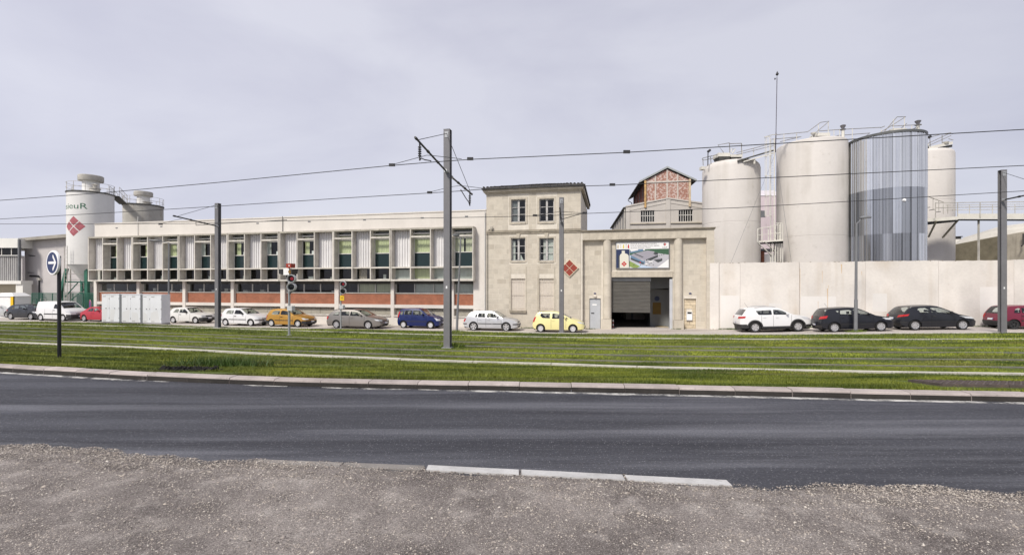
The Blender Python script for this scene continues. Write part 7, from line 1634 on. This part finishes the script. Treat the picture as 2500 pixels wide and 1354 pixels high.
    for x, z in sp['handles']:
        for s in (-1, 1): y = c.sy(x, z); MB().box(x - .09, x + .09, min(s * y, s * (y + .03)), max(s * y, s * (y + .03)), z - .022, z + .022).build('door_handle', mt_plast if sp.get('dkh') else mt_body, t)
    if sp.get('mould'):
        x0, x1, z0, z1 = sp['mould']
        for s in (-1, 1):
            for a, b_ in ((x0, x0 + (x1 - x0) * .54), (x0 + (x1 - x0) * .56, x1)) if len(sp['seams']) > 2 or True else ():
                bm_obj(c.flank([(a, z0), (b_, z0), (b_, z1), (a, z1)], s, .014), 'side_moulding', mt_plast, t)
    for s in (-1, 1):
        mx_, mz = sp.get('mir', (xd - .42, c.zb + .06)); y = c.sy(mx_, mz); m = MB(); m.lathe([(0, -.09), (.06, -.085), (.085, -.03), (.085, .04), (.06, .085), (0, .09)], 12); m.xf(Matrix.Translation((mx_ + .02, s * (y + .11), mz + .03)) @ Matrix.Rotation(R(90), 4, 'X') @ Matrix.Diagonal((.8, .9, 1.1, 1)))
        m.box(mx_ - .03, mx_ + .05, min(s * (y - .03), s * (y + .06)), max(s * (y - .03), s * (y + .06)), mz - .05, mz - .01)
        m.build('wing_mirror', mt_body if sp.get('bmir') else mt_plast, t, smooth=40)
    if sp.get('rails'):
        for s in (-1, 1):
            x0, x1 = sp['rails']; pts = []
            for k in range(9):
                x = x0 + (x1 - x0) * k / 8; z = float(np.interp(x, [p[0] for p in c.top if p[1] > c.zb], [p[1] for p in c.top if p[1] > c.zb])); pts.append((x, s * (c.sy(x, z) - .06), z + .035 + .035 * math.sin(math.pi * k / 8)))
            MB().tube(pts, .02, 6).build('roof_rail', mt_plast if sp['rails'][0] < .9 else mt_alloy, t)
    if sp.get('clad'):
        for s in (-1, 1):
            for x0 in (ra, fa):
                m = MB(); N = 14; vs = []
                for k in range(N + 1):
                    a = -.12 + (math.pi + .24) * k / N
                    for r_ in (ar - .005, ar + .085): x, z = x0 + r_ * math.cos(a), tr + r_ * math.sin(a); vs.append((x, s * (c.sy(x, max(.2, z)) + .014), z))
                m.add(vs, [(2 * k, 2 * k + 1, 2 * k + 3, 2 * k + 2) for k in range(N)]); m.build('arch_trim', mt_plast, t)
            bm_obj(c.flank([(ra + ar, .26), (fa - ar, .26), (fa - ar, .40), (ra + ar, .40)], s, .012), 'sill_trim', mt_plast, t)
        for fr in (True, False): c.patch(fr, -1.38, 1.38, (.30, .30), (.56 if not fr else .48,) * 2, .013, 24).build('lower_bumper', mt_plast, t, smooth=40)
    if sp.get('aerial'): x, z = sp['aerial']; MB().tube([(x, 0, z), (x - .22, 0, z + .32)], .008, 4).build('aerial', mt_plast, t)
    if sp.get('wiper', True):
        x, z = sp['top'][sp['ws'][1]]; MB().tube([(x - .02, -.5, z + .05), (x - .09, .05, z + .10)], .012, 4).build('wiper', mt_plast, t)
    return t
def hatch3(**k):
    d = dict(name='small_hatchback', L=3.77, W=1.64, H=1.42, wb=2.47, ra=.60, tr=.285, zb=.95, ws=(8, 9), rw=(4, 5),
      top=[(.08, .25), (.0, .42), (.02, .58), (.10, .76), (.17, .93), (.45, 1.335), (.75, 1.405), (1.45, 1.42), (1.95, 1.365), (2.66, .97), (2.76, .94), (3.2, .865), (3.55, .75), (3.72, .60), (3.77, .42), (3.71, .24)],
      win=[[(.60, .985), (1.36, .975), (1.38, 1.30), (.92, 1.30), (.72, 1.23)], [(1.47, .975), (2.46, .965), (2.10, 1.22), (1.95, 1.30), (1.49, 1.31)]],
      hl=(.52, 1.16, (.60, .60), (.70, .74)), tl=(.78, 1.06, (.66, .68), (.92, .90)), plates=(.45, .60), seams=(1.42, 2.62), handles=((1.58, .80),), bump='dark', bz=.50, breach=.34, mould=(.95, 2.65, .50, .555), spokes=(7, .5), grille=(.58, .64), dkh=True, rimm=mt_capp)
    d.update(k); return d
SP = {}
SP['clio_white'] = hatch3(bump='strip', bz=.5, spokes=(10, .8)); SP['clio_gold'] = hatch3()
SP['clio_red'] = hatch3(seams=(.98, 1.72, 2.62), win=[[(.60, .985), (.95, .98), (.96, 1.29), (.90, 1.29), (.72, 1.22)], [(1.02, .98), (1.66, .975), (1.66, 1.30), (1.04, 1.30)], [(1.76, .975), (2.46, .965), (2.10, 1.22), (1.95, 1.30), (1.77, 1.31)]], handles=((1.1, .80), (1.85, .8)), spokes=(5, .25), rimm=mt_plast, breach=.4)
SP['old_white'] = hatch3(L=3.70, W=1.56, H=1.37, wb=2.42, ra=.62, zb=.90, top=[(.06, .28), (.0, .45), (.03, .70), (.12, .88), (.13, .90), (.44, 1.28), (.8, 1.35), (1.4, 1.37), (1.86, 1.32), (2.46, .92), (2.56, .90), (3.3, .80), (3.60, .72), (3.65, .56), (3.70, .44), (3.66, .26)],
   win=[[(.58, .93), (1.20, .925), (1.20, 1.24), (.86, 1.25)], [(1.30, .925), (2.30, .91), (1.96, 1.17), (1.80, 1.25), (1.31, 1.26)]], hl=(.5, 1.03, (.58, .58), (.70, .70)), tl=(.72, 1.04, (.62, .62), (.80, .80)), bz=.52, breach=.30, mould=None, handles=((1.42, .78),), seams=(1.26, 2.45), plates=(.47, .62), spokes=(8, .55), wr=.03, grille=(.58, .69))
SP['estate'] = hatch3(name='estate_car', L=4.68, W=1.77, H=1.45, wb=2.75, ra=.95, tr=.31, zb=.97, top=[(.08, .28), (0, .48), (.03, .72), (.12, .93), (.16, .98), (.56, 1.32), (.95, 1.42), (2.2, 1.45), (2.75, 1.37), (3.50, .98), (3.64, .95), (4.2, .84), (4.52, .70), (4.66, .52), (4.68, .40), (4.60, .24)],
   win=[[(.58, 1.02), (1.18, 1.01), (1.20, 1.29), (.90, 1.28)], [(1.28, 1.01), (2.05, 1.0), (2.05, 1.32), (1.30, 1.31)], [(2.14, 1.0), (3.28, .985), (2.86, 1.23), (2.66, 1.31), (2.16, 1.33)]], hl=(.5, 1.22, (.60, .64), (.70, .76)), tl=(.72, 1.14, (.68, .72), (.98, .92)), bump='body', mould=None, seams=(1.30, 2.10, 3.38), handles=((1.48, .84), (2.3, .83)), plates=(.46, .74), spokes=(6, .62), rimm=mt_alloy, rails=(.62, 2.55), dkh=False, bmir=True, rimf=.7)
SP['city'] = hatch3(name='city_car', L=3.54, W=1.58, H=1.54, wb=2.30, ra=.57, tr=.285, zb=1.01, top=[(.07, .26), (.0, .45), (.03, .80), (.08, .98), (.09, 1.02), (.25, 1.44), (.5, 1.51), (1.5, 1.54), (1.98, 1.47), (2.64, 1.03), (2.76, .99), (3.2, .88), (3.42, .75), (3.52, .56), (3.54, .40), (3.49, .24)],
   win=[[(.24, 1.07), (.50, 1.06), (.53, 1.39), (.38, 1.39)], [(.60, 1.06), (1.27, 1.05), (1.28, 1.41), (.64, 1.40)], [(1.37, 1.05), (2.42, 1.03), (2.06, 1.32), (1.90, 1.40), (1.39, 1.42)]], hl=(.55, 1.14, (.62, .62), (.80, .84)), tl=(.80, 1.10, (.85, .85), (1.32, 1.30)), bump='body', mould=(.80, 2.55, .53, .575), seams=(.72, 1.32, 2.52), handles=((.86, .88), (1.5, .87)), plates=(.45, .72), spokes=(10, .6), dkh=False, bmir=True)
SP['golf'] = hatch3(name='hatchback', L=4.15, W=1.735, H=1.44, wb=2.51, ra=.83, tr=.315, zb=.96, top=[(.08, .28), (0, .48), (.03, .68), (.13, .86), (.20, .96), (.55, 1.33), (.85, 1.41), (1.9, 1.44), (2.38, 1.38), (3.06, .97), (3.18, .94), (3.72, .85), (3.96, .75), (4.12, .56), (4.15, .42), (4.09, .24)],
   win=[[(.92, 1.0), (1.10, .995), (1.11, 1.29), (1.06, 1.285)], [(1.16, .995), (1.75, .985), (1.75, 1.32), (1.18, 1.31)], [(1.86, .985), (2.86, .97), (2.48, 1.24), (2.30, 1.31), (1.88, 1.33)]], hl=(.5, 1.08, (.60, .60), (.73, .75)), tl=(.72, 1.10, (.66, .66), (.90, .88)), bump='strip', mould=(1.20, 3.15, .50, .55), seams=(1.14, 1.80, 2.98), handles=((1.32, .82), (2.0, .81)), plates=(.42, .70), spokes=(5, .5), rimm=mt_alloy, rimf=.74, dkh=False, bmir=True, grille=(.62, .69))
SP['round'] = hatch3(name='small_hatchback', L=3.67, W=1.66, H=1.46, wb=2.315, ra=.60, tr=.285, zb=.97, top=[(.08, .28), (0, .45), (.02, .70), (.10, .92), (.14, 1.0), (.36, 1.38), (.62, 1.43), (1.4, 1.46), (1.95, 1.38), (2.78, .98), (2.88, .95), (3.3, .83), (3.54, .68), (3.65, .52), (3.67, .40), (3.62, .24)],
   win=[[(.56, 1.18), (.74, 1.02), (1.28, 1.0), (1.30, 1.35), (.60, 1.34)], [(1.42, .98), (2.16, .985), (2.16, 1.20), (1.92, 1.33), (1.44, 1.36)], [(2.24, .985), (2.64, .98), (2.25, 1.17)]], hl=(.5, 1.20, (.60, .66), (.70, .80)), tl=(.80, 1.10, (.70, .74), (1.06, 1.10)), bump='body', mould=None, seams=(1.36, 2.42), handles=((1.52, .86),), plates=(.44, .66), spokes=(12, .62), dkh=False, bmir=True)
SP['suv'] = hatch3(name='sport_utility_car', L=4.44, W=1.855, H=1.635, wb=2.64, ra=.90, tr=.355, zb=1.12, sill=.30, top=[(.12, .40), (0, .58), (.02, .85), (.10, 1.08), (.17, 1.16), (.46, 1.50), (.80, 1.60), (1.9, 1.635), (2.5, 1.55), (3.28, 1.13), (3.42, 1.10), (4.0, 1.0), (4.25, .88), (4.40, .70), (4.44, .50), (4.34, .32)],
   win=[[(1.16, 1.17), (1.98, 1.16), (1.98, 1.48), (1.0, 1.45)], [(2.07, 1.16), (3.08, 1.14), (2.70, 1.38), (2.48, 1.47), (2.09, 1.49)]], hl=(.45, 1.34, (.76, .84), (.90, .97)), tl=(.55, 1.24, (.93, .98), (1.08, 1.10)), bump='body', mould=None, clad=True, seams=(1.30, 2.03, 3.14), lean=.05, handles=((1.5, 1.0), (2.28, .99)), plates=(.54, .66), spokes=(5, .66), rimm=mt_alloy, rimf=.64, rails=(1.0, 2.3), dkh=False, bmir=True, tint=True, grille=(.72, .80), aerial=(.8, 1.64), seat=(2.45, 1.5))
SP['hatch_black'] = hatch3(name='hatchback', L=4.03, W=1.71, H=1.49, wb=2.575, ra=.68, tr=.305, zb=1.0, top=[(.09, .28), (0, .46), (.02, .72), (.10, .94), (.15, 1.02), (.42, 1.40), (.72, 1.465), (1.6, 1.49), (2.15, 1.42), (2.98, .99), (3.10, .96), (3.6, .85), (3.85, .70), (4.0, .54), (4.03, .40), (3.97, .22)],
   win=[[(1.06, 1.04), (1.72, 1.03), (1.70, 1.37), (.84, 1.33)], [(1.83, 1.03), (2.84, 1.0), (2.34, 1.29), (2.12, 1.37), (1.81, 1.38)]], hl=(.5, 1.30, (.62, .72), (.72, .84)), tl=(.62, 1.20, (.80, .88), (.98, 1.04)), bump='body', mould=(1.0, 2.95, .47, .50), seams=(1.02, 1.77, 2.86), handles=((1.2, .88), (1.98, .87)), plates=(.42, .48), spokes=(8, .6), rimm=mt_alloy, rimf=.7, dkh=False, bmir=True, aerial=(.78, 1.47))
SP['hatch_long'] = hatch3(name='hatchback', L=4.03, W=1.72, H=1.47, wb=2.54, ra=.72, tr=.305, zb=.98, top=[(.10, .28), (0, .46), (.02, .72), (.12, .92), (.19, 1.0), (.54, 1.36), (.88, 1.44), (1.6, 1.47), (2.1, 1.42), (3.02, .97), (3.15, .93), (3.65, .80), (3.88, .66), (4.0, .50), (4.03, .38), (3.96, .22)],
   win=[[(.92, 1.27), (1.06, 1.06), (1.28, 1.01), (1.56, 1.01), (1.52, 1.36), (1.0, 1.34)], [(1.68, 1.01), (2.88, .975), (2.28, 1.28), (2.06, 1.35), (1.63, 1.37)]], hl=(.5, 1.40, (.58, .72), (.68, .86)), tl=(.60, 1.26, (.78, .88), (.92, 1.0)), bump='strip', mould=(.95, 3.0, .50, .54), seams=(1.60, 2.80), handles=((1.75, .85),), plates=(.40, .72), spokes=(8, .58), rimm=mt_alloy, rimf=.7, dkh=True)
SP['van'] = hatch3(name='delivery_van', L=4.38, W=1.81, H=1.80, wb=2.73, ra=.82, tr=.315, zb=1.13, van=True, ws=(7, 8), rw=None, top=[(.07, .30), (0, .50), (.02, .95), (.06, 1.30), (.14, 1.66), (.30, 1.78), (2.3, 1.80), (2.78, 1.70), (3.50, 1.18), (3.64, 1.12), (4.1, 1.0), (4.28, .82), (4.36, .60), (4.38, .42), (4.30, .25)],
   win=[[(2.40, 1.17), (3.24, 1.16), (2.88, 1.50), (2.70, 1.57), (2.42, 1.58)]], hl=(.45, 1.34, (.74, .82), (.86, .98)), tl=(.90, 1.06, (.80, .80), (1.20, 1.20)), bump='dark', bz=.62, breach=.42, mould=(1.30, 3.05, .60, .70), seams=(1.35, 2.32, 3.30), handles=((2.5, 1.0),), plates=(.46, .66), spokes=(9, .6), rimm=mt_capp, grille=(.66, .74), mir=(3.05, 1.18))
SP['coupe'] = hatch3(name='coupe', L=3.96, W=1.70, H=1.345, wb=2.47, ra=.66, tr=.30, zb=.91, top=[(.08, .28), (0, .46), (.05, .70), (.20, .84), (.46, .93), (1.02, 1.25), (1.30, 1.33), (1.75, 1.345), (2.15, 1.27), (2.86, .92), (2.96, .89), (3.5, .78), (3.78, .64), (3.92, .50), (3.96, .40), (3.90, .24)],
   win=[[(1.02, .96), (1.68, .95), (1.70, 1.25), (1.32, 1.22)], [(1.78, .95), (2.66, .935), (2.28, 1.16), (2.10, 1.23), (1.79, 1.26)]], tl=(.65, 1.1, (.66, .68), (.80, .80)), bump='body', mould=None, seams=(1.55, 2.72), handles=((1.7, .80),), rimm=mt_alloy, spokes=(5, .5), dkh=False, bmir=True)
SP['family'] = hatch3(name='hatchback', L=4.25, W=1.80, H=1.46, wb=2.62, ra=.78, tr=.32, zb=.98, top=[(.09, .28), (0, .48), (.02, .74), (.10, .92), (.20, 1.0), (.62, 1.36), (.95, 1.43), (1.7, 1.46), (2.25, 1.40), (3.10, .98), (3.22, .95), (3.8, .84), (4.05, .70), (4.2, .54), (4.25, .40), (4.18, .22)],
   win=[[(.95, 1.05), (1.75, 1.01), (1.75, 1.34), (1.15, 1.32)], [(1.85, 1.01), (2.98, .985), (2.50, 1.26), (2.30, 1.33), (1.86, 1.35)]], tl=(.6, 1.28, (.80, .84), (.94, .92)), hl=(.5, 1.3, (.6, .7), (.7, .82)), bump='body', mould=None, seams=(1.1, 1.80, 2.98), handles=((1.3, .86), (2.0, .86)), rimm=mt_alloy, spokes=(5, .55), rimf=.72, dkh=False, bmir=True)
P_ = dict(white=paint('white', (.64, .645, .65)), oldwhite=paint('old_white', (.60, .60, .58), 0, .5), gold=paint('gold', (.42, .23, .045), .3, .35), grey=paint('warm_grey', (.23, .215, .20), .5, .32), blue=paint('blue', (.003, .012, .085), 0, .3, .3), silver=paint('silver', (.50, .51, .53), .35, .32), yellow=paint('pale_yellow', (.68, .63, .30)), black=paint('blue_black', (.008, .009, .014), 0, .3, .22), night=paint('dark_slate', (.011, .012, .017), 0, .3, .22), dred=paint('dark_red', (.16, .012, .035), .2, .35), red=paint('red', (.36, .018, .034)), slate=paint('slate', (.022, .025, .032), .1, .32, .3), pale=paint('pale_grey', (.45, .46, .47), .2))
car(SP['family'], 'dark grey hatchback at the left edge behind the white van', 24, 44.0, P_['slate'])
car(SP['van'], 'white delivery van with black bumper beside the green fence', 97.5, 42.4, P_['white'], cat='van')
car(SP['coupe'], 'red coupe partly hidden behind the white cabinets', 203.5, 41.6, P_['red'])
car(SP['old_white'], 'old boxy white three door car with dark bumpers, right of the cabinets', 421, 40.2, P_['oldwhite'])
car(SP['clio_white'], 'rounded white three door hatchback parked nose to the gold car', 549, 37.6, P_['white'])
car(SP['clio_gold'], 'gold three door hatchback with dark bumpers behind the signal post', 661, 36.8, P_['gold'])
car(SP['estate'], 'warm grey estate car with black roof rails', 820, 35.4, P_['grey'])
car(SP['city'], 'tall dark blue city car left of the central mast', 984, 35.8, P_['blue'])
car(SP['golf'], 'silver five door hatchback in front of the stone house corner', 1155.5, 33.8, P_['silver'])
car(SP['round'], 'pale yellow rounded hatchback in front of the barred windows', 1319.5, 32.4, P_['yellow'])
car(SP['suv'], 'white sport utility car with black lower trim by the yard wall', 1845, 30.1, P_['white'], yaw=-R(9))
car(SP['hatch_black'], 'black hatchback standing behind the street lamp on the right', 2039, 28.0, P_['black'], yaw=-R(10))
car(SP['hatch_long'], 'dark slate hatchback with a sloping nose between black car and mast', 2236, 27.6, P_['night'], yaw=-R(9.5))
car(SP['clio_red'], 'dark red hatchback at the right edge behind the grey mast', 2478, 27.4, P_['dred'], yaw=-R(10))
car(SP['family'], 'pale car mostly hidden behind the dark grey hatchback at far left', -30, 47.2, P_['pale'])
done_off()
